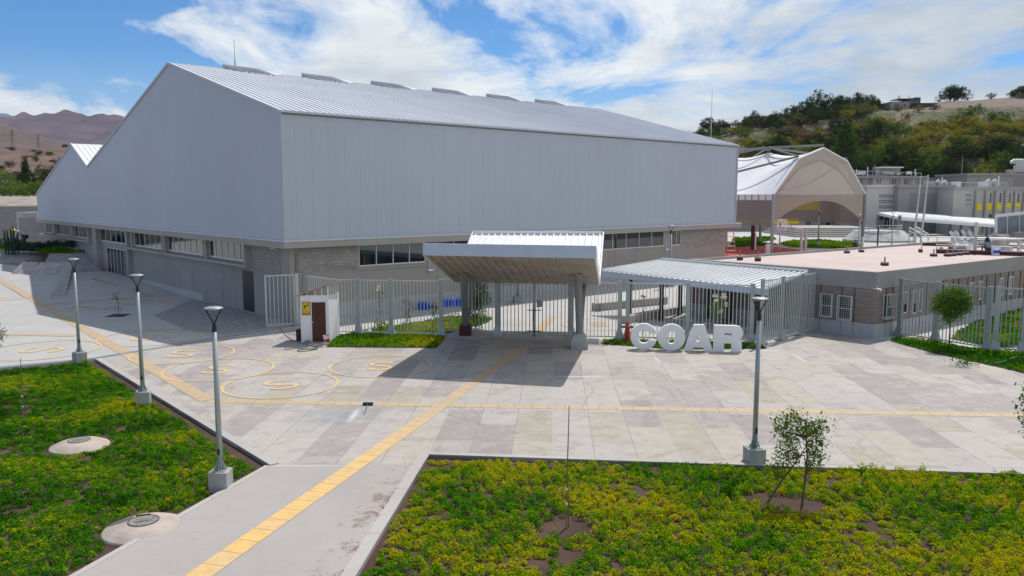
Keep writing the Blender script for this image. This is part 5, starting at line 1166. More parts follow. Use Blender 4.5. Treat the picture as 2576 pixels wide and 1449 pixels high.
# ============================================================ FAR LEFT: RISING PLAZA, PLANTERS, WALLS
vz = lambda x, y, z: G(x, y, z)
rows = [[(-420,748,0),(60,748,0),(250,748,0),(440,742,.0)], [(-420,712,.3),(20,712,.3),(230,712,.3),(385,716,.22)], [(-420,688,.48),(0,688,.48),(200,688,.48),(322,695,.45)], [(-420,661,.86),(-60,661,.86),(120,672,.7),(277,684,.5)]]
mb = MB(); vs = [vz(x,y,z)+Vector((0,0,.006)) for r in rows for x, y, z in r]
mb.add(vs, [(r*4+c, r*4+c+1, r*4+c+5, r*4+c+4) for r in range(3) for c in range(3)]); struct(mb, 'plaza_rise', M['plaza2'])
strip_rise = [G(-10,700,.40), G(40,727,.17)]
def O3(x, y, z): return G(*zO(x, y), z)
cob2 = mk('stone facing', (.36,.345,.34), .3, 2.2, .9, bump=1, fine=5)
def wedge(label, faces, base):
    t = thing('stone_planter', label, 'planter', (base.x, base.y, 0))
    for nm, m, f in faces:
        mb = MB(); vs = [O3(*p) for p in f]; mb.add(vs+[Vector((v.x, v.y, -.1)) for v in vs], [tuple(range(len(vs)))]+[(i, (i+1)%len(vs), (i+1)%len(vs)+len(vs), i+len(vs)) for i in range(len(vs))]); mb.build(nm, m, t)
    return t
wedge('stone faced planter slope nearer the camera at the far left', [('stone_face', cob2, [(330,899,1.5),(1022,914,1.45),(860,1098,.40),(150,1077,.45)]), ('stone_face', cob2, [(1022,914,1.45),(1035,940,1.30),(930,1400,0.02),(700,1415,0.02),(860,1098,.40)])], O3(500,1080,.4))
wedge('stone faced planter slope behind the nearer one at the far left', [('stone_face', cob2, [(-300,765,1.75),(690,765,1.75),(330,896,1.0),(0,914,.86),(-300,914,.86)])], O3(100,912,.8))
mb = MB(); vs = [O3(700,790,1.8), O3(1300,772,1.8), O3(1442,1042,.5), O3(1080,1072,.42), O3(640,888,1.2)]
mb.add(vs+[Vector((v.x, v.y, -.1)) for v in vs], [(0,1,2,3,4)]+[(i, (i+1)%5, (i+1)%5+5, i+5) for i in range(5)]); struct(mb, 'gravel_slope', cob)
# terrace rim
def wall_thing(name, label, a, b, z0, z1, th, mat, cap=True, cat='wall'):
    d = (b-a).normalized(); n = Vector((-d.y, d.x, 0)); L = (b-a).length; t = thing(name, label, cat, a); mb = MB(); mb.ob(a, d, n, 0, L, 0, th, z0, z1); mb.build('wall', mat, t)
    if cap: mb = MB(); mb.ob(a, d, n, -.05, L+.05, -.05, th+.05, z1, z1+.12); mb.build('coping', M['kerb'], t)
    return t
LEp = C0+D2*TL
bwm = block_mat('perimeter block', (1,0,0), (.27,.26,.255), (.33,.32,.315), .4, .2)
a = DP(-60,520,101); b = DP(98,517,101); wall_thing('block_wall', 'long grey block wall at the far left with a pale coping', DP(-700,520,101).xy.to_3d(), b.xy.to_3d(), 0, ZA(101,520.5), .25, bwm)
a = DP(46,546,96.5); b = DP(112,546,96.5); wall_thing('block_wall', 'lower grey block wall butting against the left end of the hall', a.xy.to_3d(), b.xy.to_3d(), 0, ZA(96.5,547), .25, bwm, False)
mb = MB(); a, b = DP(45,540,97.5), DP(98,538,97.5); mb.box(a.x, b.x, 97.2, 99.5, 0, ZA(97.2,534)); tag(mb.build('pale_shed', M['apron'], org=(a.x,97.2,0)), 'pale lit roof edge of a low shed between the two block walls', 'shed')
# agaves and columnar cactus
agm = leaf_mat('agave leaves', [(.3, (.020,.040,.030)), (.55, (.06,.10,.085)), (.8, (.14,.19,.17))], 2, False, .1)
def agave(name, label, loc, r=.9, n=26, group=None, up_=.5, w=.11):
    P, F_ = [], []
    for k in range(n):
        a = k*2.399; e = up_+(.95)*(k/n); L = r*(1-.25*k/n); d = Vector((math.cos(a)*math.cos(e), math.sin(a)*math.cos(e), math.sin(e))); s = Vector((-math.sin(a), math.cos(a), 0)); o = len(P)
        for j, (f, ww) in enumerate(((0,.7),(.35,1),(.7,.7),(1,.05))): c = d*L*f+Vector((0,0,-.18*L*f*f)); P += [tuple(c-s*w*ww*r), tuple(c+s*w*ww*r+Vector((0,0,.02)))]
        F_ += [(o+2*j, o+2*j+1, o+2*j+3, o+2*j+2) for j in range(3)]
    me = bpy.data.meshes.new('agave'); me.from_pydata(P, [], F_); me.materials.append(agm); o = bpy.data.objects.new(name, me); COL.objects.link(o); o.location = loc
    at = me.attributes.new('tone', 'FLOAT', 'POINT'); at.data.foreach_set('value', [.5]*len(P)); return tag(o, label, 'agave', group)
def on_terrace(x, y):
    z = 2.0
    for _ in range(6): p = G(*zO(x, y), z); z = TZ(p.y)
    p.z = z; return p
A0 = agave('agave', 'biggest grey green agave on the stone planter at the far left', on_terrace(170,750), 2.3, 30)
for x, y, s, lab in ((40,690,1.7,'pale agave at the left edge above the stone planter'),(245,735,1.3,'agave right beside the biggest agave on the stone planter'),(445,765,1.0,'lone small agave on the front rim of the terrace lawn')): agave('agave', lab, on_terrace(x, y), s)
B0 = agave('aloe', 'dark spiky aloe in the row along the foot of the gable wall', on_terrace(400,590), 1.0, 22, 'aloes along the gable wall', .75)
for i, (x, y) in enumerate([(310,590),(345,596),(455,604),(505,610),(560,612),(610,616),(650,620),(690,640),(720,650),(770,652),(815,662),(860,668),(900,672),(950,680),(1000,690),(1040,700),(1100,715),(1150,732),(1190,742),(1230,750),(1270,764)]):
    c = B0.copy(); COL.objects.link(c); c.location = on_terrace(x, y-12); c.rotation_euler = (0,0,i*1.3); k = .75+.5*RNG.random(); c.scale = (k*.8,k*.8,k*1.05)
for i, (x, y0, y1) in enumerate(((65,555,455),(105,550,448),(158,550,428),(192,550,398),(250,560,500))):
    p = on_terrace(x, y0+10); z1 = ZA(p.y, zO(0,y1)[1]); mb = MB(); mb.tube([p, p+Vector((.05,0,(z1-p.z)*.5)), Vector((p.x,p.y,z1))], [.07,.10,.06], 8)
    if i % 2: mb.tube([p+up*.9, p+Vector((.4,0,1.1)), p+Vector((.45,0,1.9))], [.06,.06,.05], 7)
    tag(mb.build('cactus', agm, org=p), ['column cactus farthest left against the block wall','second column cactus from the left, with a side arm','third column cactus from the left against the block wall','tallest column cactus, left of the lower block wall','short column cactus at the corner of the lower block wall'][i], 'cactus')

# ============================================================ TERRAIN LEFT AND MOUNTAINS
def terrain(name, xs, ys, zf, mat, smooth=True):
    nx, ny = len(xs), len(ys); v = [(x, y, zf(x, y)) for y in ys for x in xs]; f = [(j*nx+i, j*nx+i+1, (j+1)*nx+i+1, (j+1)*nx+i) for j in range(ny-1) for i in range(nx-1)]
    mb = MB(); mb.v = v; mb.f = f; return struct(mb, name, mat, smooth=smooth)
def interp(t, x):
    if x <= t[0][0]: return t[0][1]
    for (a, b), (c, d) in zip(t[:-1], t[1:]):
        if x <= c: return b+(d-b)*(x-a)/(c-a)
    return t[-1][1]
def rock_mat(name, stops, scale, fine, bump=.6, bd=1.0):
    m, nt, bs = newmat(name); P = pos(nt); a = noisen(nt, P, scale, 8, .65, .4); b = noisen(nt, P, fine, 5, .65)
    f = mathn(nt, 'ADD', mathn(nt, 'MULTIPLY', a, .7), mathn(nt, 'MULTIPLY', b, .3)); lk(nt, ramp(nt, f, stops), bs.inputs['Base Color']); bs.inputs['Roughness'].default_value = .95; bs.inputs['Specular IOR Level'].default_value = .1
    bumpn(nt, bs, f, bump, bd); return m
bankm = rock_mat('gravel bank', [(.35,(.14,.115,.095)),(.5,(.32,.28,.25)),(.65,(.46,.42,.38))], .5, 2.0, .8, .4)
def zleft(x, y):
    px = 1288+F*x/y; n = noise.fractal(Vector((x*.03, y*.03, 2)), .9, 2, 5)
    z = interp([(104,5.6),(125,6.6),(150,7.35),(165,7.45),(180,7.1),(260,8.5),(330,14),(420,24),(520,37),(640,44)], y)
    return z+n*(.35 if y < 180 else min(3.5, .35+(y-180)*.014))
terrain('gravel_bank', np.linspace(-330,-62,70), np.concatenate([np.linspace(104,180,24), [200,230]]), zleft, bankm)
fieldm = rock_mat('brown fields', [(.3,(.05,.04,.028)),(.45,(.12,.082,.068)),(.58,(.175,.12,.10)),(.75,(.26,.195,.16))], .02, .25, .5, 1.5)
terrain('valley_fields', np.linspace(-560,-70,120), np.linspace(178,640,90), lambda x, y: zleft(x, y)-.3, fieldm)
def range_(name, sil, Y, mat, depth, rough, x0=-500, x1=1300, n=220, m_=46, foot=0):
    def zf(x, y):
        px = 1288+F*x/Y; top = HC+(493-interp(sil, px))*Y/F; f = (y-(Y-depth))/depth; f = f if f <= 1 else max(0, 2-f)
        r = 1-abs(noise.fractal(Vector((x/depth*3.1, y/depth*2.2, Y*.01)), .85, 2.1, 6)); s = f**1.15
        return foot+(top-foot)*s*(1-(1-r)*.45*(1-s)*1.6)+rough*noise.fractal(Vector((x/depth*9, y/depth*9, 1)), .8, 2, 5)*min(1, f*3)
    X0, X1 = (x0-1288)*Y/F, (x1-1288)*Y/F
    terrain(name, np.linspace(X0, X1, n), np.concatenate([np.linspace(Y-depth, Y, m_), np.linspace(Y, Y+depth*.6, 12)[1:]]), zf, mat)
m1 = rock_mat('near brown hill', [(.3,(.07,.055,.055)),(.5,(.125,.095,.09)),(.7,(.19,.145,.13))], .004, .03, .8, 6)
m2 = rock_mat('haze tinted rock', [(.3,(.055,.045,.065)),(.5,(.105,.078,.10)),(.7,(.165,.12,.135))], .0015, .012, .9, 20)  # purple of the distant haze is put into this rock colour
m3 = rock_mat('far haze tinted rock', [(.3,(.08,.10,.17)),(.6,(.12,.14,.21))], .001, .01, .5, 20)  # blue of the air haze painted into the farthest rock
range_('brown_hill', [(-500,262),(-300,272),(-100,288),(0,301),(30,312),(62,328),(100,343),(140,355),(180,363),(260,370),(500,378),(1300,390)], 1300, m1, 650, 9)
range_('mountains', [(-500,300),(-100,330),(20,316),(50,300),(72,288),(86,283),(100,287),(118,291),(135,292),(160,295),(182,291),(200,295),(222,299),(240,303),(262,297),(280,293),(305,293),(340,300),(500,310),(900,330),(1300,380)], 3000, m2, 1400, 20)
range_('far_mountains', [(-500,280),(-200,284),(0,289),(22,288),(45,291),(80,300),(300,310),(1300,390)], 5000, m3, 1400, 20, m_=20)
# pylons
def pylon(label, px, yb, yt, Y):
    b = DP(px, yb, Y); z0, z1 = b.z-1, ZA(Y, yt); H = z1-z0; t = thing('pylon', label, 'pylon', (b.x, Y, z0), 'pylons in the valley'); mb = MB(); w = H*.09; r = H*.0042
    for sx in (-1,1):
        for sy in (-1,1): mb.tube([(b.x+sx*w, Y+sy*w, z0), (b.x+sx*w*.35, Y+sy*w*.35, z0+H*.6), (b.x+sx*w*.12, Y+sy*w*.12, z1)], r*1.3, 4)
    for k in range(7):
        f0, f1 = k/7, (k+1)/7; g = lambda f: w*(1-.65*f/.6) if f < .6 else w*(.35-.23*(f-.6)/.4)
        for s in (-1,1): mb.tube([(b.x+s*g(f0), Y-g(f0), z0+H*f0), (b.x-s*g(f1), Y-g(f1), z0+H*f1)], r, 4)
    mb.build('lattice', M['bark'], t); mb = MB()
    for f, l in ((.72,.20),(.84,.16),(.95,.12)): mb.beam((b.x-H*l, Y, z0+H*f), (b.x+H*l, Y, z0+H*f), r*3, r*3)
    mb.build('cross_arm', M['bark'], t)
pylon('left one of two lattice pylons in the brown valley', 33, 373, 326, 560); pylon('right one of two lattice pylons in the brown valley', 98, 376, 338, 600)

# ============================================================ TREES OF HILL AND VALLEY
dk = leaf_mat('hill dark leaves', [(.2,(.010,.022,.009)),(.45,(.028,.052,.016)),(.62,(.055,.085,.022)),(.85,(.10,.13,.035))], .35, False, .2, .25)
md = leaf_mat('hill green leaves', [(.2,(.03,.065,.014)),(.45,(.075,.14,.022)),(.65,(.14,.21,.03)),(.85,(.22,.26,.045))], .35, False, .25, .25)
yl = leaf_mat('hill yellow green leaves', [(.2,(.10,.11,.015)),(.45,(.24,.23,.028)),(.65,(.36,.30,.045)),(.85,(.42,.34,.08))], .35, False, .25, .25)
oc = leaf_mat('hill olive scrub', [(.2,(.08,.062,.035)),(.45,(.17,.13,.06)),(.65,(.25,.19,.085)),(.85,(.32,.25,.13))], .35, False, .2, .25)
def crown_pts(n, blobs, leaf):
    Cs = []; tot = sum(b[3]**2 for b in blobs)
    for bx, by, bz, br in blobs:
        k = max(20, int(n*br*br/tot)); nc = max(4, k//18); dv = RNG.normal(size=(nc,3)); dv /= np.linalg.norm(dv, axis=1, keepdims=True)
        cc = dv*(br*(.45+.65*RNG.random(nc)**.5))[:,None]*np.array([1,1,.85])+np.array([bx,by,bz]); i = RNG.integers(0, nc, k); Cs.append(cc[i]+RNG.normal(size=(k,3))*leaf*.9)
    return np.concatenate(Cs)
def proto(kind, seed, mat, n=1500, leaf=.055):
    """a plant one metre tall (scaled when placed)"""
    rs = random.Random(seed); bl = []; st = []
    if kind == 'tree':
        for k in range(14): a = k*2.4+rs.random(); r = rs.uniform(.10,.46); bl.append((math.cos(a)*r, math.sin(a)*r, rs.uniform(.26,.82)-r*.12, rs.uniform(.13,.24)))
        bl.append((0,0,.85,.15)); st = [[(0,0,0),(.02,0,.3),(0,0,.7)]]
    elif kind == 'bush':
        for k in range(9): a = k*2.4+rs.random(); r = rs.uniform(.1,.45); bl.append((math.cos(a)*r, math.sin(a)*r, rs.uniform(.2,.65), rs.uniform(.2,.34)))
        st = [[(0,0,0),(.02,0,.2),(0,0,.5)]]
    elif kind == 'column':
        for k in range(14): z = .08+.065*k; bl.append((rs.uniform(-.015,.015), 0, z, .125*(1-.65*(k/13)**2)))
        st = [[(0,0,0),(0,0,.4),(0,0,.9)]]
    elif kind == 'conifer':
        for k in range(10):
            z = .14+.085*k; R_ = .30*(1-k/10.5)
            for j in range(6): a = j*1.047+k*.5; bl += [(math.cos(a)*R_*f, math.sin(a)*R_*f, z-.02*f, .028) for f in (.4,.75,1.0)]
        st = [[(0,0,0),(0,0,.5),(0,0,1.0)]]
    root = bpy.data.objects.new({'tree':'hill_tree','bush':'bush','column':'cypress','conifer':'conifer'}[kind], None); COL.objects.link(root); ORG[root.name] = Vector((0,0,0))
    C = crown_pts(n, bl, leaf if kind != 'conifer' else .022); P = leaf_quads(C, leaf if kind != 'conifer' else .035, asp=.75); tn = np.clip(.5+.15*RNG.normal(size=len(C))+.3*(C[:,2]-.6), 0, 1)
    mb = MB()
    for s in st: mb.tube(s, [.035*(1-.7*i/(len(s)-1)) for i in range(len(s))], 7)
    for b in bl[:8]: mb.tube([st[0][1], (b[0]*.5,b[1]*.5,b[2]*.75), b[:3]], [.02,.013,.005], 5)
    mb.build('trunk', M['bark'], root); soup('crown', P, 4, mat, tn, parent=root); return root
protos = {}
def plant(key, kind, seed, mat, **k):
    protos[key] = [proto(kind, seed+i*7, mat, **k) for i in range(3)]
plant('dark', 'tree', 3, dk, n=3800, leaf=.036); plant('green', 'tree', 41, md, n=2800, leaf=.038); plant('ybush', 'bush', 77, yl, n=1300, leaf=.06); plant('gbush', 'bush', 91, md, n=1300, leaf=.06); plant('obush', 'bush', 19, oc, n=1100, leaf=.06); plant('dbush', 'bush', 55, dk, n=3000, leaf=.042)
used = set()
LBL = {'dark':('dark broad tree in the woods on the hillside','tree','dark trees on the hill'),'green':('mid green tree among the hillside woods','tree','green trees on the hill'),'ybush':('yellow green bush in the brush band across the hillside','bush','yellow green bushes on the hill'),
       'gbush':('mid green bush on the hillside','bush','green bushes on the hill'),'obush':('dry olive brown bush on the hillside','bush','dry bushes on the hill'),'dbush':('dark low bush among the hillside woods','bush','dark bushes on the hill')}
cnt = {}
def put(key, p, H, label=None, group='x', wide=1.0):
    i = int(RNG.integers(0, 3)); pr = protos[key][i]; first = (key, i) not in used
    o = pr if first else copy_tree(pr); used.add((key, i))
    o.location = p; o.rotation_euler = (0, 0, RNG.uniform(0, 6.3)); o.scale = (H*wide*RNG.uniform(.9,1.15), H*wide*RNG.uniform(.9,1.15), H)
    l, c, g = LBL[key]; o['label'] = label or l; o['category'] = c
    if group == 'x': o['group'] = g
    elif group: o['group'] = group
    elif 'group' in o: del o['group']
    return o
ridge = [(900,6),(1300,14),(1500,20),(1700,29),(1850,34),(1950,37),(2050,40),(2200,43.5),(2400,45.5),(2576,46.5),(3400,50)]
Y0_, YR = 205, 325
def hz(x, y):
    px = 1288+F*x/y; r = interp(ridge, px); f = max(0, min(1.0, (y-Y0_)/(YR-Y0_)))
    g = interp([(0,0),(.12,.13),(.35,.38),(.6,.66),(.70,.80),(.74,.86),(1,1)], f)
    return r*g+noise.fractal(Vector((x*.03,y*.03,0)), .9, 2, 5)*1.3*min(1, f*4)-(0 if f > 0 else .15)+(y-YR)*.004*(y > YR)
def hill_mat():
    m, nt, bs = newmat('hillside'); P = pos(nt); a = noisen(nt, P, .06, 6, .65, .5); b = noisen(nt, P, .7, 6, .7); sx = nt.nodes.new('ShaderNodeSeparateXYZ'); lk(nt, P, sx.inputs[0])
    dry = ramp(nt, mathn(nt, 'ADD', mathn(nt, 'MULTIPLY', a, .4), mathn(nt, 'MULTIPLY', b, .6)), [(.36,(.06,.045,.035)),(.48,(.14,.105,.085)),(.58,(.22,.17,.14)),(.7,(.33,.27,.235))])
    grn = ramp(nt, b, [(.35,(.03,.045,.015)),(.6,(.10,.11,.03))]); tan = ramp(nt, b, [(.3,(.125,.092,.072)),(.7,(.24,.18,.145))])
    col = mixc(nt, ramp(nt, a, [(.44,0),(.55,.9)]), grn, dry); hi = ramp(nt, mathn(nt, 'DIVIDE', sx.outputs[2], 60), [(.655,0),(.675,1)])
    col = mixc(nt, hi, col, tan); lk(nt, col, bs.inputs['Base Color']); bs.inputs['Roughness'].default_value = .95; bumpn(nt, bs, b, .8, .5); return m
terrain('hillside', np.linspace(-40, 420, 150), np.concatenate([np.linspace(200, 330, 60), np.linspace(340, 460, 8)]), hz, hill_mat())
def onhill(px, Y): x = (px-1288)/F*Y; return Vector((x, Y, hz(x, Y)-.3))
def ridge_tree(key, px, yt, label, Y=322, wide=1.1):
    p = onhill(px, Y); H = ZA(Y, yt)-p.z; put(key, p, H, label, None, wide)
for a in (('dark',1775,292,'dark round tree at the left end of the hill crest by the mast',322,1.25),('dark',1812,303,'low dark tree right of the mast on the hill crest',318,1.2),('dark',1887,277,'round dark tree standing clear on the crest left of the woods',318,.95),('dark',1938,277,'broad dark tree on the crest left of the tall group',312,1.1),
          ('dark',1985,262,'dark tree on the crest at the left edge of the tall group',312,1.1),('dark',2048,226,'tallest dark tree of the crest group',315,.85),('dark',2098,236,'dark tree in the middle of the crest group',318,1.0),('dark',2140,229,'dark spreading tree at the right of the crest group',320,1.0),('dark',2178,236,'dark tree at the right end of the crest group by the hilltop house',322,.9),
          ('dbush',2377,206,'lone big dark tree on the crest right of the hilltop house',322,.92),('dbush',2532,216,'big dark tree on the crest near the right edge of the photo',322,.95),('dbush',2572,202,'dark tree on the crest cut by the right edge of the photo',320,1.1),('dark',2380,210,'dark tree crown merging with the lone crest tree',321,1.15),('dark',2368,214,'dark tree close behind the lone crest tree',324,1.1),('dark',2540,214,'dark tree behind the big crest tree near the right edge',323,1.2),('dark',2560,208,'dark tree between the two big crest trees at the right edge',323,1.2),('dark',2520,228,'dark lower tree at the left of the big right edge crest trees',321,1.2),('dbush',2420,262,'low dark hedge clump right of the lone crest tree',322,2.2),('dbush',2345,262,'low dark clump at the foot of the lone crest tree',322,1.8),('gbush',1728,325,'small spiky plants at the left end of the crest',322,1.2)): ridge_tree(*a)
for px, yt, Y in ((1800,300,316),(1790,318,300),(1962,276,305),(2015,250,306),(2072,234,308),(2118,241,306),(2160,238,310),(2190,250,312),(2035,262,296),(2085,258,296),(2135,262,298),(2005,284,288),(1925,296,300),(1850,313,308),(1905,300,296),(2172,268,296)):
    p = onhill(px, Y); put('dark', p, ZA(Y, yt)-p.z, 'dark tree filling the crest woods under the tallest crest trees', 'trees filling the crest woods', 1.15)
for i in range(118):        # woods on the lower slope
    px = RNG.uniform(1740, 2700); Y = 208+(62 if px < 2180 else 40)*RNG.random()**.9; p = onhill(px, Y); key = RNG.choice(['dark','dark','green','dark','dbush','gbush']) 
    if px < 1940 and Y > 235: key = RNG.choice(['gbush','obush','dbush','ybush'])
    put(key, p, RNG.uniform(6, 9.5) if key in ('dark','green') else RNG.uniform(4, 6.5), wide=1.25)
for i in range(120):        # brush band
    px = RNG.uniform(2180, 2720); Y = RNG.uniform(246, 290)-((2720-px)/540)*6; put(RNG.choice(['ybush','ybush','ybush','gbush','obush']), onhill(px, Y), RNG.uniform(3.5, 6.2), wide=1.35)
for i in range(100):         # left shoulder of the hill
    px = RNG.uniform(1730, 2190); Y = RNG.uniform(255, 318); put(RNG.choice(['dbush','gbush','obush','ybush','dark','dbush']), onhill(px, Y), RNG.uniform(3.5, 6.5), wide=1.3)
for px, Y in ((2240,302),(2290,296),(2262,288),(2330,300),(2470,322),(2540,318)): put('obush', onhill(px, Y), 3.2)
cf = proto('conifer', 5, md, n=1500); p = onhill(2117, 236); cf.location = p; H = ZA(236, 298)-p.z; cf.scale = (H*1.05,H*1.05,H); tag(cf, 'tall tiered conifer on the hill above the tent ridge', 'conifer')
yc = proto('bush', 8, yl, n=6500, leaf=.032); p = onhill(2478, 207); H = ZA(207, 372)-p.z; yc.location = p; yc.scale = (H*.5,H*.5,H); yc.name = 'yellow_green_tree'; tag(yc, 'yellow green leaning tree behind the right school roofs', 'tree')
mg = proto('bush', 12, mk('magenta bloom', (.28,.03,.10), .3, 2, .8, bump=0), n=900, leaf=.07); p = onhill(2350, 206); H = 5.5; mg.location = p; p.z = ZA(206,435)-H; mg.location = p; mg.scale = (H*.8,H*.8,H); mg.name = 'flowering_bush'; tag(mg, 'magenta flowering bush at the foot of the hill', 'bush')
# valley plants, left
cy = proto('column', 9, dk, n=5200, leaf=.030); p = DP(66, 459, 225); H = ZA(225,389)-(p.z-1); cy.location = (p.x, p.y, p.z-1); cy.scale = (H*1.0,H*1.0,H*1.0); tag(cy, 'tall dark cypress beyond the walls at the far left', 'cypress')
for key, px, yb, yt, Y, w, lab in (('dark',110,470,412,215,1.2,'dark green tree against the gable edge at the far left'),('dark',45,468,428,228,1.2,'dark tree just left of the cypress'),('green',0,470,418,218,1.2,'bright green tree cut by the left edge of the photo'),('dark',138,470,418,220,1.1,'dark tree partly hidden by the hall gable'),
    ('gbush',12,494,455,200,1.3,'green bush at the left edge behind the gravel bank'),('gbush',60,494,458,195,1.4,'feathery green bush right below the cypress'),('gbush',98,494,452,190,1.4,'green bush between the cypress and the gable'),('green',30,490,446,205,1.3,'green tree behind the gravel bank left of the cypress'),('dbush',85,488,440,210,1.4,'dark bush behind the green ones near the gable'),('gbush',130,492,455,192,1.3,'green bush touching the gable edge'),('dbush',-20,492,450,205,1.5,'dark bush just outside the left edge')):
    p = DP(px, yb, Y); H = ZA(Y, yt)-p.z+.6; p.z -= .6; put(key, p, H, lab, None, w)
for i in range(26): px = RNG.uniform(-60, 250); Y = RNG.uniform(330, 620); x = (px-1288)/F*Y; put('dbush', Vector((x, Y, zleft(x, Y)-.5)), RNG.uniform(2.5, 4.5), 'small dark bush scattered on the brown valley fields', 'bushes on the valley fields')
for k, v in protos.items():
    for i, o in enumerate(v):
        if (k, i) not in used: put_ = copy_tree; o.location = onhill(2300+i*20, 215); o.scale = (8,8,8); l, c, g = LBL[k]; tag(o, l, c, g)
# house on the crest
HY = 311
hx = lambda px: (px-1288)/F*HY
t = thing('hilltop_house', 'small unfinished house with a teal awning on the hill crest', 'house', (hx(2250), HY, 40)); zc_ = lambda y: ZA(HY, y)
mb = MB(); mb.box(hx(2216), hx(2262), HY-2, HY+10, 38, zc_(257)); mb.build('wall', M['render_g'], t)
mb = MB(); mb.box(hx(2262), hx(2290), HY-1, HY+10, 38, zc_(256)); mb.box(hx(2276), hx(2297), HY+2, HY+10, 38, zc_(245)); mb.build('brick_wall', mk('raw brick', (.22,.14,.10), .25, 1), t)
mb = MB(); mb.box(hx(2270), hx(2318), HY-4, HY-1.2, 38, zc_(262)); mb.build('green_shelter', mk('dark green net', (.015,.06,.05), .2, 1), t)
mb = MB(); mb.box(hx(2284), hx(2298.5), HY+1, HY+1.9, zc_(258), zc_(244)); mb.build('teal_awning', mk('teal sheet', (.0,.13,.15), .15, 1), t)
mb = MB(); mb.box(hx(2246), hx(2286), HY+2, HY+9, zc_(247), zc_(246)); mb.build('flat_roof', M['darkmetal'], t)
for x in (2226, 2233, 2248): mb = MB(); mb.box(hx(x), hx(x+4.5), HY-2.1, HY-2, zc_(270), zc_(263)); mb.build('window', M['glass'], t)
mb = MB()
for x in (2240, 2243, 2266): mb.tube([(hx(x), HY, zc_(260)), (hx(x), HY, zc_(241))], .09, 5)
mb.build('bare_rods', M['darkmetal'], t)
# utility pole and low wall at the hill foot
mast(2417, 470, 391, 203, 'grey utility pole standing before the hillside woods')
a = DP(2330, 455, 203.5); b = DP(2470, 455, 203.5); wall_thing('block_wall', 'dark block wall at the foot of the hill behind the school roofs', a.xy.to_3d(), b.xy.to_3d(), 0, ZA(203.5, 447), .3, bwm, False)

# ============================================================ THE TENT OVER THE COURT
PLb, PRb = G(*zMm(545,1388)), DP(2164, 600, 116.0); PRb.z = 0; PLb = DP(PLb.x*0+1937, 620, 104); PLb.z = 0
tu = (PRb-PLb); WT = tu.length; tu.normalize(); tv = Vector((-tu.y, tu.x, 0))
def tw(x, y): p = WPn(PLb, PRb, x, y); return (p-PLb).dot(tu), p.z
te = thing('court_tent', 'white tensile tent over the sports court with a beige mesh front and arched opening', 'tent', PLb)
pr = [tw(1945,489), tw(2008,399), tw(2071,372), tw(2130,405), tw(2176,489)]
print('TENT', WT, pr)
T3 = lambda a, v, z: Vector((PLb.x+tu.x*a+tv.x*v, PLb.y+tu.y*a+tv.y*v, z))
ze_t = pr[0][1]; ac = pr[2][0]; ztop = pr[2][1]; A0_, A1_ = pr[0][0], pr[-1][0]
def tprof(a): return interp(pr, a)
BAY = 9.0; NB = 4
mb = MB(); na, nv = 36, 56
for j in range(nv+1):
    v = NB*BAY*j/nv; ph = (v/BAY) % 2
    for i in range(na+1):
        a = A0_+(A1_-A0_)*i/na; base = tprof(a); h = (base-ze_t)/(ztop-ze_t) if ztop > ze_t else 0
        q_ = abs(a-ac)/((A1_-A0_)/2); cone = ze_t+(ztop-.15-ze_t)*(1-min(1, q_))**1.25 if q_ < 1 else ze_t
        w = .5-.5*math.cos(math.pi*v/BAY)                    # 0 at the arches, 1 at the peaks
        z = base*(1-w)+cone*w; mid = math.sin(math.pi*(v/BAY % 1)); z -= mid*.75*h*(.4+.6*(1-min(1,q_)))
        mb.v.append(tuple(T3(a, v, max(z, ze_t))))
for j in range(nv):
    for i in range(na): o = j*(na+1)+i; mb.f.append((o, o+1, o+na+2, o+na+1))
mb.build('membrane', fabric_mat('white membrane', (.90,.91,.92), .2), te, smooth=True)
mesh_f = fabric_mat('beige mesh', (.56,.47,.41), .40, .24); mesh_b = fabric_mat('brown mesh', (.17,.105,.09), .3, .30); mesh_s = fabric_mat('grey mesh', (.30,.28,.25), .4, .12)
# front mesh with the arch cut out
arch_px = [zMm(*p) for p in ((568,1045),(640,1000),(720,930),(820,870),(950,805),(1070,775),(1200,766),(1330,785),(1430,825),(1520,890),(1600,960),(1660,1030))]
arch = [tw(*p) for p in arch_px]
outl = [Vector((a, z, 0)) for a, z in arch]+[Vector((pr[-1][0]-.1, pr[-1][1], 0))]+[Vector((a, z-.08, 0)) for a, z in reversed(pr[1:-1])]+[Vector((pr[0][0]+.05, pr[0][1], 0))]
mb = MB(); mb.add([T3(p.x, .05, p.y) for p in outl], [tuple(t) for t in tessellate_polygon([outl])]); mb.build('front_mesh', mesh_f, te)
zb = tw(*zMm(570,1045))[1]; zs_ = tw(*zMm(545,1075))[1]; WW = NB*BAY
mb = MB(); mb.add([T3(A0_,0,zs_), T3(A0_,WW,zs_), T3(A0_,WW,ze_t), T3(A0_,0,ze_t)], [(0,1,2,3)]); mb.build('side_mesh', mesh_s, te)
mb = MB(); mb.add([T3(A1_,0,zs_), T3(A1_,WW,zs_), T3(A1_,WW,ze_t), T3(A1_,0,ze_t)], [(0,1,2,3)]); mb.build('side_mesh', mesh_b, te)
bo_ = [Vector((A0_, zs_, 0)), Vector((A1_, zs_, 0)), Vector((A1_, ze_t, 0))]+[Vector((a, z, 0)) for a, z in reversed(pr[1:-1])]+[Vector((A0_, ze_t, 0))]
mb = MB(); mb.add([T3(p.x, WW, p.y) for p in bo_], [tuple(t) for t in tessellate_polygon([bo_])]); mb.build('rear_mesh', mesh_b, te)
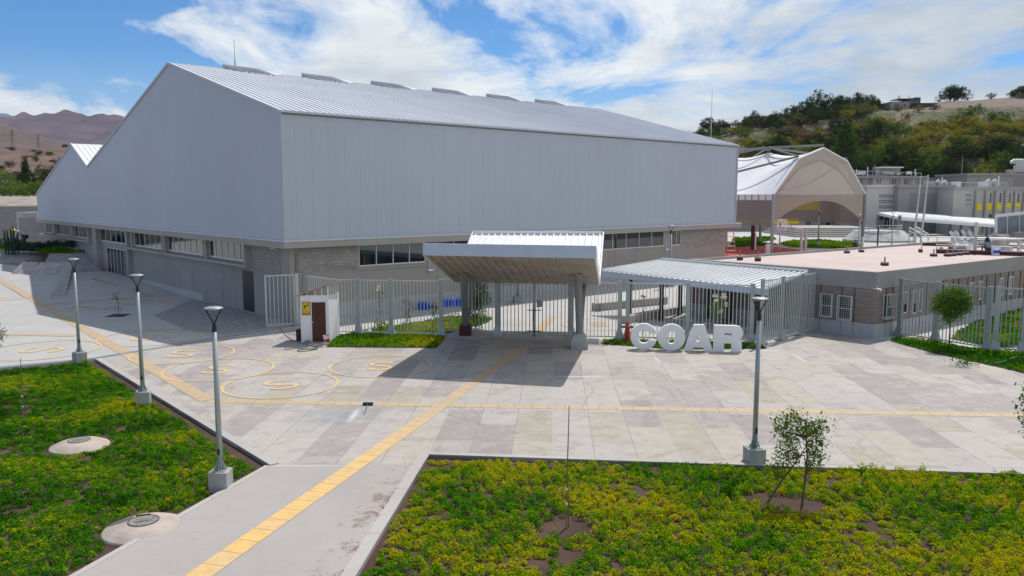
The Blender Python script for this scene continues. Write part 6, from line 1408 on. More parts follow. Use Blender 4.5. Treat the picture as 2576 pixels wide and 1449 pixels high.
# lattice arches inside, just behind the front mesh
def truss(v, parent=te):
    mb = MB(); inn = []
    for (a, z) in pr: inn.append((a+(ac-a)*.14, z-1.35 if abs(a-ac) > 1 else z-1.5))
    inn[0] = (pr[0][0]+1.3, pr[0][1]); inn[-1] = (pr[-1][0]-1.3, pr[-1][1])
    for (a, b), (c, d) in (((pr[i], pr[i+1]), (inn[i], inn[i+1])) for i in range(4)):
        A, B_, C_, D_ = T3(a[0], v, a[1]-.12), T3(b[0], v, b[1]-.12), T3(c[0], v, c[1]), T3(d[0], v, d[1]); mb.tube([A, B_], .09, 6); mb.tube([C_, D_], .09, 6); k = 9
        for j in range(k):
            p, q_ = A.lerp(B_, j/k), C_.lerp(D_, (j+.5)/k); r = A.lerp(B_, (j+1)/k); mb.tube([p, q_], .035, 4, False); mb.tube([q_, r], .035, 4, False)
    return mb.build('truss_arch', M['steel'], parent)
for v in (.5, BAY*2, BAY*3.9): truss(v)
mb = MB()      # outer tubes from the arch nodes to the peaks
kn0, kn1 = pr[1], pr[3]
for b in range(0, NB, 2):
    v0, vp, v1 = b*BAY, (b+1)*BAY, (b+2)*BAY; Np = T3(ac, vp, ztop+.5)
    for v in (v0, v1): mb.tube([T3(ac, v, ztop+.35), Np], .13, 8)
    for kn in (kn0, kn1):
        for v in (v0, v1): mb.tube([T3(kn[0], v, kn[1]+.3), Np], .12, 8)
    for kn, e in ((kn0, A0_), (kn1, A1_)): mb.tube([T3(kn[0], v0, kn[1]+.3), T3(e, v1*.9, ze_t+1.2)], .15, 8)
    mb.lathe(Np-up*.5, [(.35,0),(.35,.6)], 10)
mb.build('outer_tubes', M['col_grey'], te)
mb = MB()
for (a, z), (c, d) in zip(pr[:-1], pr[1:]): mb.beam(T3(a, -.02, z), T3(c, -.02, d), .28, .16)
mb.build('membrane_edge', M['white'], te)
mb = MB(); mb.add([T3(A0_-.05,0,ze_t), T3(A0_-.05,WW,ze_t), T3(A0_-.05,WW,ze_t-.75), T3(A0_-.05,0,ze_t-.75)], [(3,2,1,0)]); mb.build('valance', M['white'], te)
mb = MB()
for v in np.arange(0, WW, 1.1): mb.beam(T3(A0_-.09, v, ze_t), T3(A0_-.09, v, ze_t-.75), .08, .08)
mb.build('valance_strap', M['col_grey'], te)
for v in (0, BAY, BAY*2, BAY*3, BAY*4):
    for a in (A0_+.1, A1_-.1):
        if v == BAY or v == 3*BAY: continue
        mb = MB(); mb.tube([T3(a, v, 0), T3(a, v, ze_t)], .22, 10); mb.build('column', M['steel'] if a < 5 else M['col_grey'], te)
for v in (BAY*2.0,):
    mb = MB(); mb.tube([T3(ac-6, v*2, 0), T3(ac-6, v*2, ztop-3)], .3, 10); mb.build('column', M['darkmetal'], te)
mb = MB()
for a0_, a1_ in ((A0_, ac), (A1_, ac)):
    mb.tube([T3(a0_, WW-1, zs_+4), T3((a0_+a1_)/2, WW-1, zs_)], .12, 6); mb.tube([T3((a0_+a1_)/2, WW-1, zs_), T3(a1_, WW-1, ze_t-1)], .12, 6)
mb.tube([T3(A0_, WW-.5, zs_), T3(A1_, WW-.5, zs_)], .14, 6); mb.build('brace', M['darkmetal'], te)
x0, y0 = zMm(325,1300); p = DP(x0, 620, 112); p.z = 0; mb = MB(); mb.tube([p, p+up*6.5], .28, 10); mb.build('column', M['rust'], te)
for k, (x, w) in enumerate(((352,20),(512,45),(965,20),(1653,20))):
    px, yb = zMm(x, 1340); _, yt = zMm(x, (1155,1290,1178,1205)[k]); Y = (112,102,110,115)[k]; p = DP(px, yb, Y); p.z = 0; ww = w/3.083/1.56*Y/F/2; mb = MB(); mb.box(p.x-ww, p.x+ww, Y-.3, Y+.3, 0, ZA(Y, yt)); o = mb.build('pad', M['white'], org=p, bevel=.03)
    tag(o, ['white protective pad beside the dark red tent column','broad white protective pad at the left front tent column','white protective pad beside the basketball post','white protective pad at the right front tent column'][k], 'pad')
# basketball hoop
px, yb = zMm(912,1340); p = DP(px, 640, 101); p.z = 0; t = thing('basketball_hoop', 'white grid basketball backboard on a pale post below the tent arch', 'basketball hoop', p)
bx, bt = zMm(735,995); ex, eb = zMm(845,1120); Yh = 100; z0, z1 = ZA(Yh, eb), ZA(Yh, bt); X0, X1 = DP(bx,0,Yh).x, DP(ex,0,Yh).x; mb = MB()
for i in range(5): x = X0+(X1-X0)*i/4; mb.box(x-.05, x+.05, Yh, Yh+.06, z0, z1)
for i in range(5): z = z0+(z1-z0)*i/4; mb.box(X0, X1, Yh+.01, Yh+.05, z-.05, z+.05)
mb.box(X0+.7, X1-.7, Yh-.02, Yh+.03, z0+.2, z0+.35); mb.box(X0+.7, X1-.7, Yh-.02, Yh+.03, z1-.6, z1-.45); mb.build('backboard', M['white'], t)
mb = MB(); mb.beam(p, p+up*(z0+.2), .28, .28); mb.beam(p+up*(z0+.1), Vector((X1, Yh+.1, z0+.4)), .15, .15); mb.beam(p+up*(z0*.85), Vector((X1, Yh+.1, z1-.4)), .08, .08); mb.build('post', M['steel_w'], t)
mb = MB(); c = Vector(((X0+X1)/2, Yh-.4, z0+.25)); mb.tube([c+Vector((.25*math.cos(a), .25*math.sin(a), 0)) for a in np.linspace(0, 6.28, 13)], .03, 5); mb.build('ring', M['red'], t)
# step ladder by the hall end
p = G(*zF(488,905)); t = thing('step_ladder', 'white and orange step ladder leaning near the end of the hall', 'ladder', p); mb = MB(); w = .55
for sgn in (-1,1): mb.beam(p+Vector((sgn*w+.1,0,0)), p+Vector((sgn*w*.55-.25,.3,5.6)), .1, .1)
mb.build('rail', mk('orange rail', (.5,.2,.05), .1), t)
for i in range(9): z = .5+i*.6; k = 1-.45*z/5.6; mb = MB(); c = p+Vector((.1-.35*z/5.6, .3*z/5.6, z)); mb.beam(c-Vector((w*k,0,0)), c+Vector((w*k,0,0)), .16, .09); mb.build('rung', M['white'], t)

# ============================================================ SCHOOL BUILDINGS
def bld(name, label, x0, x1, yt, Y, depth, mat, roofm=None, cat='building', slab=.5):
    X0, X1, Z = DP(x0,0,Y).x, DP(x1,0,Y).x, ZA(Y, yt); t = thing(name, label, cat, (X0, Y, 0)); mb = MB(); mb.box(X0, X1, Y, Y+depth, 0, Z-slab); mb.build('wall', mat, t)
    mb = MB(); mb.box(X0-.3, X1+.3, Y-.5, Y+depth+.3, Z-slab+.004, Z); mb.build('roof', roofm or M['beam'], t); return t
def rects(t, Y, lst, mat, name='window', proud=.06, frame=None):
    for x0, y0, x1, y1 in lst:
        a, b = DP(x0,y1,Y), DP(x1,y0,Y); mb = MB(); mb.box(a.x, b.x, Y-proud, Y+.02, a.z, b.z); w = mb.build(name, M[mat] if isinstance(mat, str) else mat, t)
        if frame and b.x-a.x > 1.0:
            mb = MB(); s = .05
            for u0, u1, v0, v1 in ((a.x-s, b.x+s, a.z-s, a.z), (a.x-s, b.x+s, b.z, b.z+s), (a.x-s, a.x, a.z, b.z), (b.x, b.x+s, a.z, b.z), ((a.x+b.x)/2-.03, (a.x+b.x)/2+.03, a.z, b.z)): mb.box(u0, u1, Y-proud-.05, Y-proud, v0, v1)
            mb.build('frame', M['alu'], w)
zLr = lambda l: [(*zL(a,b), *zL(c,d)) for a, b, c, d in l]
LB_ = mk('light render', (.62,.585,.54), .06, .3, .85); GB = mk('school grey render', (.35,.335,.315), .07, .3, .85); WP_ = mk('pale panel wall', (.50,.475,.425), .06, .3, .85)
t = bld('dormitory', 'long grey dormitory block behind, with paired windows and roof tanks', 2120, 2358, 443, 196, 12, GB)
rects(t, 196, zLr([(235,290,252,345),(415,295,432,348),(446,295,462,348),(593,300,610,352),(622,300,638,352),(727,303,742,352),(755,303,770,352),(888,308,902,358),(914,308,928,358)]), 'glass', frame=True)
rects(t, 196, zLr([(375,282,560,385),(690,285,720,385),(820,285,850,385)]), WP_, 'wall_panel', .04)
rects(t, 196, zLr([(676,285,684,385),(318,280,362,385)]), 'col_grey', 'recess', .03)
def holes(t, Y, x0, y0, x1, y1, nx, ny, fx=.6, fy=.55, gapc=0):
    mb = MB()
    for i in range(nx):
        for j in range(ny):
            if gapc and j % gapc == gapc-1: continue
            a, b = DP(x0+(x1-x0)*i/nx, y0+(y1-y0)*(j+fy)/ny, Y), DP(x0+(x1-x0)*(i+fx)/nx, y0+(y1-y0)*j/ny, Y); mb.box(a.x, b.x, Y-.03, Y+.01, a.z, b.z)
    mb.build('perforation', M['darkmetal'], t)
t = bld('classroom_block', 'two storey block with a screen of small square openings beside the tent', 2140, 2205, 469, 168, 14, GB)
holes(t, 168, *zL(285,470), *zL(365,655), 3, 8, .6, .55, 4)
rects(t, 168, zLr([(252,765,312,905),(322,765,352,905),(262,725,352,750)]), 'glass', frame=True)
rects(t, 167.4, zLr([(385,390,416,905)]), LB_, 'pilaster', .3)
t = bld('entrance_block', 'pale two storey block with a big perforated screen wall', 2206, 2287, 465, 166, 14, LB_, LB_)
x0, y0 = zL(443,475); x1, y1 = zL(672,662); holes(t, 166, x0, y0, x1, y1, 16, 9, .55, .62, 3); x0, y0 = zL(697,475); x1, y1 = zL(772,650); holes(t, 166, x0, y0, x1, y1, 5, 9, .6, .5, 3)
rects(t, 166, zLr([(430,720,560,900),(570,720,690,900)]), 'glass', frame=True)
t = bld('grey_block', 'plain grey block with a recessed block work panel behind the flagpoles', 2287, 2430, 465, 164, 16, GB)
rects(t, 164, zLr([(775,462,1222,660)]), M['block_x'], 'block_panel', .03)
rects(t, 164, zLr([(900,800,1400,905)]), 'col_grey', 'recess', .05)
t = bld('yellow_panel_block', 'school wing with grey fins and yellow panels at the right', 2430, 2680, 470, 158, 16, WP_)
fins = [(1500,1545),(1612,1660),(1722,1772),(1835,1885),(1945,1985),(2050,2082),(2160,2190),(2270,2300)]
rects(t, 158, zLr([(a,436,b,905) for a, b in fins]), GB, 'fin', .4)
rects(t, 158, zLr([(1545,577,1612,652),(1660,575,1722,650),(1772,572,1835,646),(1885,570,1940,625),(1985,570,2050,618),(2082,570,2160,615),(1530,830,1595,865),(1650,835,1700,858),(2190,570,2270,615)]), 'yellowpanel', 'yellow_panel', .12)
rects(t, 158, zLr([(1700,458,1722,570),(1812,458,1835,568),(1920,460,1940,565),(2018,460,2040,565),(1690,700,1722,735),(1812,700,1835,730),(2130,460,2150,560)]), 'glass', frame=True)
holes(t, 158, *zL(1430,470), *zL(1498,600), 4, 7, .6, .5, 3)
t = bld('upper_block', 'grey upper block at the top right with roof ducts', 2462, 2700, 436, 192, 14, GB)
rects(t, 192, zLr([(1975,290,2400,395)]), M['block_x'], 'block_panel', .04)
rects(t, 192, zLr([(1880,190,1950,235)]), GB, 'roof_box', 1)
t = bld('court_side_block', 'low school wing seen under the tent arch, with yellow bands and glass doors', 1850, 2142, 500, 172, 12, GB)
rects(t, 172, [(1850,549,2010,563),(1966,505,2062,528)], 'yellowpanel', 'yellow_panel', .1)
mr = lambda l: [(*zMm(a,b), *zMm(c,d)) for a, b, c, d in l]
rects(t, 172, mr([(1145,1030,1190,1140),(1205,1030,1265,1140),(1285,1030,1340,1140),(1360,1030,1405,1140),(1505,1030,1550,1150),(1570,1030,1595,1150),(965,1010,1030,1060),(655,1005,710,1050)]), 'glass', frame=True)
# steps in front of the school
st_ = thing('steps', 'broad flight of pale concrete steps before the school doors', 'steps', (G(2060,600).x, 148, 0))
mb = MB()
for i in range(5): Y = 146+i*1.4; a, b = DP(2000,600,Y), DP(2200,600,Y); mb.box(a.x, b.x, Y, 165, i*.30, (i+1)*.30)
mb.build('flight', M['beam'], st_)
# covered walkway of the school
t = thing('school_walkway', 'white metal walkway roof running along the front of the school', 'roof shelter', (DP(2350,0,150).x, 150, 0))
qq = [DP(*zL(600,672),160), DP(*zL(1762,760),152), DP(*zL(1760,820),146), DP(*zL(705,740),150), DP(*zL(435,680),158)]
mb = MB(); mb.add(qq, [(0,4,3,2,1)]); a, b, c, d = DP(*zL(610,676),161), DP(*zL(1762,762),153), qq[2], qq[3]
for i in range(46): t_ = i/45; mb.beam(a.lerp(b, t_)+up*.1, d.lerp(c, t_)+up*.1, .16, .14)
mb.build('roof_sheet', M['white_metal'], t)
mb = MB(); 
for p, q_ in ((qq[4], qq[3]), (qq[3], qq[2])): mb.hexa([p-up*.5, q_-up*.5, q_-up*.5+Vector((0,.2,0)), p-up*.5+Vector((0,.2,0))], [p, q_, q_+Vector((0,.2,0)), p+Vector((0,.2,0))])
mb.build('fascia', M['white_metal'], t)
for x in (440,690,770,860,920,1275,1400,1700): p = DP(*zL(x, 760), 150+(x < 600)*7); mb = MB(); mb.box(p.x-.2, p.x+.2, p.y+.3, p.y+.7, 0, DP(*zL(x,745+ (x-690)*.07 if x > 690 else 720),150).z+.1); mb.build('post', M['col_grey'], t)
# tilted panel canopy at the far right
t = thing('panel_screen', 'big blue grey panelled screen roof at the right edge', 'screen', (DP(2540,0,120).x, 120, 0)); P4 = [DP(*zL(1775,915),120), DP(*zL(2400,915),120), DP(*zL(2400,655),119.6), DP(*zL(1775,722),119.6)]
mb = MB(); mb.hexa([P4[0], P4[1], P4[1]+Vector((0,.4,0)), P4[0]+Vector((0,.4,0))], [P4[3], P4[2], P4[2]+Vector((0,.4,0)), P4[3]+Vector((0,.4,0))]); mb.build('panel', mk('blue grey panel', (.21,.235,.27), .15, .8, .5), t)
mb = MB(); mb.beam(P4[3], P4[2], .3, .4); mb.beam(P4[3], P4[0], .3, .3)
for f in (.2,.42,.65): mb.beam(P4[0].lerp(P4[1], f)-Vector((0,.05,0)), P4[3].lerp(P4[2], f)-Vector((0,.05,0)), .12, .1)
mb.build('frame', M['trim'], t); mb = MB()
for f in (.02,.3,.6,.9): p = P4[0].lerp(P4[1], f); mb.box(p.x-.2, p.x+.2, 120.5, 120.9, 0, p.z)
mb.build('support', M['steel'], t)
a, b = DP(*zL(1990,905),117), DP(*zL(2400,1005),117); mb = MB(); mb.box(a.x, b.x+6, 117, 118, 0, a.z); tag(mb.build('low_wall', M['col_grey'], org=(a.x,117,0)), 'dark low wall below the panelled screen at the right edge', 'wall')
# round stone mound with a railing
mp = DP(*zL(560,1000), 130); mp.z = 0; t = thing('stone_mound', 'round pale stone faced mound with a railing before the school', 'mound', mp)
mb = MB(); mb.lathe((mp.x, mp.y+4, 0), [(5.6,0),(5.6,.35),(5.3,.4),(3.9,1.75),(3.7,1.8),(.1,1.8)], 30); mb.build('mound', rock_mat('mound stones', [(.35,(.25,.24,.23)),(.5,(.48,.47,.46)),(.65,(.62,.61,.60))], .8, 3, .8, .2), t)
mb = MB(); c = Vector((mp.x, mp.y+4, 1.8))
for h in (.45, .9): mb.tube([c+Vector((3.5*math.cos(a), 3.5*math.sin(a), h)) for a in np.linspace(3.4, 6.1, 14)], .06, 6)
for a in np.linspace(3.4, 6.1, 7): mb.tube([c+Vector((3.5*math.cos(a), 3.5*math.sin(a), 0)), c+Vector((3.5*math.cos(a), 3.5*math.sin(a), 1.0))], .06, 6)
mb.build('railing', M['steel_w'], t)
# ramp railings behind the flagpoles
t = thing('ramp_railing', 'pale ramp railings between the flagpoles and the school', 'railing', DP(*zL(790,930),128)); mb = MB()
for x0, y0, x1, y1 in ((790,850,920,930),(870,845,1005,930),(790,890,910,965),(880,885,1000,965)): mb.tube([DP(*zL(x0,y0),130), DP(*zL(x1,y1),124)], .1, 6)
for x, y in ((790,850),(870,845),(1005,930),(925,935)): p = DP(*zL(x,y),127); mb.tube([(p.x,p.y,0), p], .1, 6)
mb.build('rail', M['steel_w'], t)
for i, (x, y0, y1, lab) in enumerate(((427,850,1045,'thin dark post left of the stone mound lamp'),(1560,790,1160,'tall grey vent post on the block building roof by the ducts'))):
    Y = (121, 0)[i]
    if i == 0: p = DP(*zL(x, 1000), Y); p.z = 0; mb = MB(); mb.tube([p, Vector((p.x, p.y, ZA(Y, zL(0,y0)[1])))], .12, 6); tag(mb.build('thin_post', M['darkmetal'], org=p), lab, 'post')
# rooftop things of the school: railings, tanks, ducts, shelter
def roof_rail(label, x0, y0, x1, y1, Y, h=1.1, n=10):
    a, b = DP(x0,y0,Y), DP(x1,y1,Y); t = thing('roof_railing', label, 'railing', a); mb = MB()
    for z in (0, -h*.5): mb.tube([a+up*z, b+up*z], .06, 5)
    for i in range(n+1): p = a.lerp(b, i/n); mb.tube([p-up*h, p], .05, 5)
    mb.build('rail', M['steel_w'], t)
x0, y0 = zL(150,203); x1, y1 = zL(925,232); roof_rail('railing along the dormitory roof', x0, y0, x1, y1, 196.5, 1.9, 14)
x0, y0 = zL(1080,340); x1, y1 = zL(1890,342); roof_rail('railing along the grey block roof behind the flagpoles', x0, y0, x1, y1, 166, 2.2, 14)
x0, y0 = zL(1950,190); x1, y1 = zL(2200,190); roof_rail('railing on the upper block roof at the top right', x0, y0, x1, y1, 193, 2.6, 5)
t = thing('roof_shelter', 'small white roofed shelter on the dormitory roof', 'shelter', DP(*zL(570,250),198)); a, b = DP(*zL(435,165),198), DP(*zL(700,165),198); mb = MB(); mb.box(a.x, b.x, 197, 201, a.z-.2, a.z+.1); mb.build('roof', M['white'], t)
c, d = DP(*zL(447,250),198), DP(*zL(686,170),198); mb = MB(); mb.box(c.x, d.x, 198, 200.5, c.z, a.z-.2); mb.build('wall', GB, t); mb = MB(); e = DP(*zL(645,250),198); mb.box(e.x, d.x, 197.9, 197.99, c.z, a.z-1.5); mb.build('panel', M['white'], t)
tk = MB(); 
def tank(label, x, y0, y1, Y, w=7): p = DP(*zL(x, y1), Y); q_ = DP(*zL(x, y0), Y); r = w/2.8975/1.56*Y/F/2*2.4; mb = MB(); mb.lathe(p, [(r,0),(r,(q_.z-p.z)*.8),(r*.5,(q_.z-p.z))], 10); return tag(mb.build('roof_vent', M['white'], org=p, smooth=False), label, 'vent', 'vents on the dormitory roof')
for i, x in enumerate([185,210,228,246,264,280,500,520,540,560,580,600,760,775,790,805]): tank('small white vent on the dormitory roof', x, 190 if i == 0 else 212, 245, 197.5)
for i, (x, y0, y1, w, lab) in enumerate(((1040,322,372,75,'grey box on the left end of the grey block roof'),(1350,330,372,60,'white air unit in the middle of the grey block roof'),(1660,330,388,65,'white air unit near the right end of the grey block roof railing'))):
    a, b = DP(*zL(x-w/2,y1),168), DP(*zL(x+w/2,y0),168); mb = MB(); mb.box(a.x, b.x, 168, 170, a.z-.5, b.z); tag(mb.build('air_unit', M['white' if i else 'apron'], org=a, bevel=.05), lab, 'air unit')
for x, y0, y1 in ((1140,315,372),(1213,322,372),(1710,312,375),(1783,312,375)):
    a, b = DP(*zL(x,y1),168.5), DP(*zL(x,y0),168.5); mb = MB(); mb.tube([a-up*.5, b-up*.3, b+Vector((-.3,0,0)), b+Vector((-.8,0,-.3))], .3, 8); tag(mb.build('duct_elbow', M['steel_w'], org=a), 'small metal duct elbow on the grey block roof', 'duct', 'duct elbows on the grey block roof')
for i, x in enumerate((2010,2040,2070,2100)): a = DP(*zL(x,225),194); mb = MB(); mb.tube([a, a+up*2.2, a+Vector((-.8,0,2.9)), a+Vector((-1.6,0,2.4))], .45, 8); tag(mb.build('duct_elbow', M['steel_w'], org=a), 'large duct elbow on the upper block roof at the top right', 'duct', 'duct elbows on the upper block roof')
for x, y0, y1, Y, lab in ((313,160,250,197,'thin white mast on the dormitory roof left of the shelter'),(855,185,262,197,'thin white mast at the right end of the dormitory roof'),(1162,278,335,168,'thin mast at the left end of the grey block roof'),(1805,265,335,168,'thin mast at the right end of the grey block roof'),(1980,145,190,194,'thin mast on the upper block roof')):
    a, b = DP(*zL(x,y1),Y), DP(*zL(x,y0),Y); mb = MB(); mb.tube([a-up*.8, b], .12, 6); tag(mb.build('roof_mast', M['white'], org=a), lab, 'mast')

# ============================================================ ROOF OF THE BLOCK BUILDING
RZ = AH-.16
def rf(x, y): p = G(x, y, RZ); p.z = RZ; return p
def stub(x, y, w, h, rod, label, grp='dark red stubs on the pink roof'):
    p = rf(*zL(x, y)); k = p.y/F/2.8975/1.56133; w = w*k; h = h*k; t = thing('roof_stub', label, 'roof stub', p, grp); mb = MB(); mb.box(p.x-w/2, p.x+w/2, p.y, p.y+w, RZ, RZ+h*.72); mb.build('base', M['rust'], t, bevel=.02)
    mb = MB(); mb.box(p.x-w*.48, p.x+w*.48, p.y+.01, p.y+w*.97, RZ+h*.72, RZ+h); mb.build('cap', M['footing'], t)
    if rod: mb = MB(); mb.tube([(p.x, p.y+w/2, RZ+h), (p.x, p.y+w/2, RZ+h+rod*k)], .045, 8); mb.build('rod', M['col_grey'], t)
for a in ((87,1145,52,32,50,'dark red stub with a rod farthest left on the pink roof by its back edge'),(251,1133,50,30,45,'dark red stub with a rod, second from the left along the back edge'),(521,1287,68,42,60,'nearest dark red stub with a rod, alone in the middle of the pink roof'),(922,1135,36,42,0,'squarer red stub under the first railing post'),
          (1157,1103,32,28,0,'small red stub behind the low dark red kerb'),(1268,1103,40,40,0,'red stub under the left goose neck duct'),(1078,1182,60,34,50,'red stub at the left end of the low dark red kerb'),(1238,1182,62,36,50,'red stub with a rod, second along the front of the kerb'),(1297,1177,58,34,52,'red stub with a rod, third along the front of the kerb'),(1370,1170,60,36,30,'red stub, fourth along the front of the kerb'),(1443,1163,60,36,30,'red stub nearest the big vent post on the roof')): stub(*a)
# low-left stubs beyond (seen further left)
for x, y, lab in ((1520,303,'dark red stub with a rod at the far left corner of the pink roof'),(1697,312,'second dark red stub near the far left corner of the pink roof')):
    px, py = zE(x, y); p = rf(px, py+1); t = thing('roof_stub', lab, 'roof stub', p, 'dark red stubs on the pink roof'); mb = MB(); mb.box(p.x-.16, p.x+.16, p.y, p.y+.32, RZ, RZ+.20); mb.build('base', M['rust'], t); mb = MB(); mb.box(p.x-.15, p.x+.15, p.y+.01, p.y+.31, RZ+.20, RZ+.27); mb.build('cap', M['footing'], t); mb = MB(); mb.tube([(p.x, p.y+.16, RZ+.27), (p.x, p.y+.16, RZ+.62)], .04, 8); mb.build('rod', M['col_grey'], t)
def S3(x, y, Y): return DP(*zS(x, y), Y)
ks, ke = rf(*zS(465,700)), rf(*zS(2576,772)); ke = ext(ks, ke, 1.4); d = (ke-ks).normalized(); n = Vector((-d.y, d.x, 0))
t = thing('roof_kerb', 'low dark red roof kerb with a pale top carrying the railing', 'kerb', ks); mb = MB(); mb.ob(ks, d, n, 0, (ke-ks).length, 0, .35, RZ, RZ+.26); mb.build('base', M['rust'], t); mb = MB(); mb.ob(ks, d, n, 0, (ke-ks).length, -.02, .37, RZ+.262, RZ+.32); mb.build('cap', M['footing'], t)
def railing(label, P, z, feet, mid=True, r=.035):
    t = thing('railing', label, 'railing', P[0]); mb = MB(); mb.tube([Vector((p.x, p.y, z)) for p in P], r, 8); 
    if mid: mb.tube([Vector((p.x, p.y, z-(z-RZ)*.48)) for p in P], r*.8, 8)
    mb.build('rail', M['steel_w'], t)
    for p in feet: mb = MB(); mb.tube([(p.x, p.y, RZ+.1), (p.x, p.y, z)], r*.9, 8); mb.build('post', M['steel_w'], t)
    return t
f0 = rf(*zS(505,690)); f0 = ks+n*.17; zr_ = ZA(f0.y, zS(0,310)[1]); f1 = f0+d*(ke-ks).length
railing('front railing standing on the dark red roof kerb', [f0, f1], zr_, [f0+d*s for s in (0,5.2,8.2,10.2,13.5,16)])
bk0 = rf(*zS(130,520)); bk1 = bk0+(bk0-bk0)+d*.0; rb0 = bk0; rb1 = bk0+d*14+n*0
railing('rear railing with two rails behind the goose neck ducts', [rb0, rb1+n*2], ZA(rb0.y, zS(0,300)[1])+.0, [rb0+(rb1+n*2-rb0)*s for s in (0,.2,.4,.6,.8,1)])
kb = MB(); kb.ob(rb0+n*.2, d, n, 0, 14, 0, .3, RZ, RZ+.25); tag(kb.build('roof_kerb', M['rust'], org=rb0), 'dark red roof kerb behind the goose neck ducts', 'kerb')
railing('short railing return at the left end of the rear railing', [rf(*zS(120,640)), rb0], ZA(rb0.y, zS(0,305)[1]), [rf(*zS(120,640))])
p = rf(*zS(1390,720)); mb = MB(); mb.tube([p, Vector((p.x,p.y,ZA(p.y, zL(0,790)[1])))], .11, 12); mb.lathe(p, [(.25,0),(.25,.05),(.12,.1)], 12); tag(mb.build('vent_post', M['steel_w'], org=p), 'tall grey vent post on the pink roof right of the ducts', 'post')
# goose neck ducts
for i, (x, yt, yb, lab) in enumerate(((870,175,500,'goose neck duct farthest left on the pink roof'),(985,165,455,'second goose neck duct from the left'),(1150,140,440,'third goose neck duct, standing farther back'),(1300,145,430,'rightmost goose neck duct beside the vent post'))):
    Y = (rf(*zS(870,600)).y+1.2, rf(*zS(870,600)).y+1.6, rf(*zS(870,600)).y+4, rf(*zS(870,600)).y+3)[i]; S_ = lambda xx, yy: S3(xx, yy, Y); w = .30
    path = [(x+480,yb+30),(x+220,yb+28),(x+110,yb+14),(x+40,yb-30),(x+6,yb-95),(x,yt+130),(x-8,yt+80),(x-32,yt+42),(x-66,yt+24),(x-105,yt+16)]
    P = []; 
    for k in range(len(path)-1):
        p0, p1, p2, p3 = (Vector(path[max(k-1,0)]), Vector(path[k]), Vector(path[k+1]), Vector(path[min(k+2,len(path)-1)]))
        for j in range(4): u = j/4; P.append(.5*((2*p1)+(p2-p0)*u+(2*p0-5*p1+4*p2-p3)*u*u+(3*p1-p0-3*p2+p3)*u**3))
    P.append(Vector(path[-1])); C = [S_(q_.x, q_.y) for q_ in P]; mb = MB(); vs = []
    for k, c in enumerate(C):
        tg = (C[min(k+1,len(C)-1)]-C[max(k-1,0)]).normalized(); s_ = Vector((0,1,0)); nn = tg.cross(s_).normalized(); hw = .105
        vs += [c+nn*hw-s_*.12, c+nn*hw+s_*.12, c-nn*hw+s_*.12, c-nn*hw-s_*.12]
    o = 0; mb.v = [tuple(v) for v in vs]
    for k in range(len(C)-1):
        for j in range(4): mb.f.append((4*k+j, 4*k+(j+1)%4, 4*k+4+(j+1)%4, 4*k+4+j))
    mb.f += [(3,2,1,0)]; e = 4*(len(C)-1); base_ = S_(x+300, yb+20); 
    bx_ = MB(); du = thing('roof_duct', lab, 'duct', Vector((C[0].x, Y, RZ)), 'goose neck ducts on the pink roof'); mb.build('duct', mk('duct metal', (.50,.56,.60), .06, 2, .35, metal=.4, bump=0) if 'duct' not in M else M['duct'], du)
    for xx in (C[1].x, C[6].x): bx_.box(xx-.06, xx+.06, Y-.2, Y+.2, RZ, C[2].z-.15)
    bx_.build('support', M['steel'], du)
# pump and units near the ducts, the long white box roof
Ym = ks.y+1.0
a, b = S3(960,630,Ym), S3(1250,520,Ym); t = thing('pump_set', 'greyish pump set between the ducts and the dark red kerb', 'pump', (a.x, Ym, RZ)); mb = MB(); mb.box(a.x, b.x, Ym, Ym+.5, RZ, a.z+.12); mb.build('base', M['footing'], t); mb = MB()
for f in (.2,.5,.8): c = Vector((a.x+(b.x-a.x)*f, Ym+.2, a.z+.3)); mb.tube([c-Vector((.22,0,0)), c+Vector((.22,0,0))], .17, 12)
mb.build('motor', M['alu'], t)
Yu = ks.y+1.9; a, b = S3(1840,690,Yu), S3(2225,520,Yu); t = thing('air_unit', 'pale air handling unit under the white slab at the right of the roof', 'air unit', (a.x, Yu, RZ)); mb = MB(); mb.box(a.x, b.x, Yu, Yu+1, RZ, b.z); mb.build('case', M['trim'], t, bevel=.03); c = S3(2300,690,Yu); mb = MB(); mb.box(b.x, c.x, Yu-.01, Yu+1, RZ, b.z-.1); mb.build('end_case', M['white'], t)
a, b = S3(1600,345,Yu), S3(2420,385,Yu); t = thing('service_table', 'long white slab on thin legs over the air handling unit', 'table', (a.x, Yu, RZ)); mb = MB(); mb.box(a.x, b.x, Yu-.6, Yu+1.6, a.z-.1, a.z); mb.build('slab', M['white'], t)
for x in (a.x+.3, (a.x+b.x)/2, b.x-.2):
    for y in (Yu-.5, Yu+1.5): mb = MB(); mb.box(x-.06, x+.06, y-.06, y+.06, RZ, a.z-.1); mb.build('leg', M['steel_w'], t)
a = S3(1985,330,Yu+3); b = S3(2240,270,Yu+3); mb = MB(); mb.box(a.x, b.x, Yu+3, Yu+4, RZ, b.z); tag(mb.build('duct_box', M['beam'], org=(a.x,Yu+3,RZ)), 'grey duct box behind the white slab on the roof', 'duct box')
p = rf(*zS(1890,750)); M['duct'] = M['steel_w']; bkt = bucket('white paint bucket with a blue band on the pink roof beside the seated worker', Vector((p.x, p.y, RZ)), .30, .62, 'white', 'blue')
p = S3(1310,640,ks.y+.2); bucket('small white bucket on the roof kerb by the pump', Vector((p.x, ks.y+.45, RZ)), .22, .5)

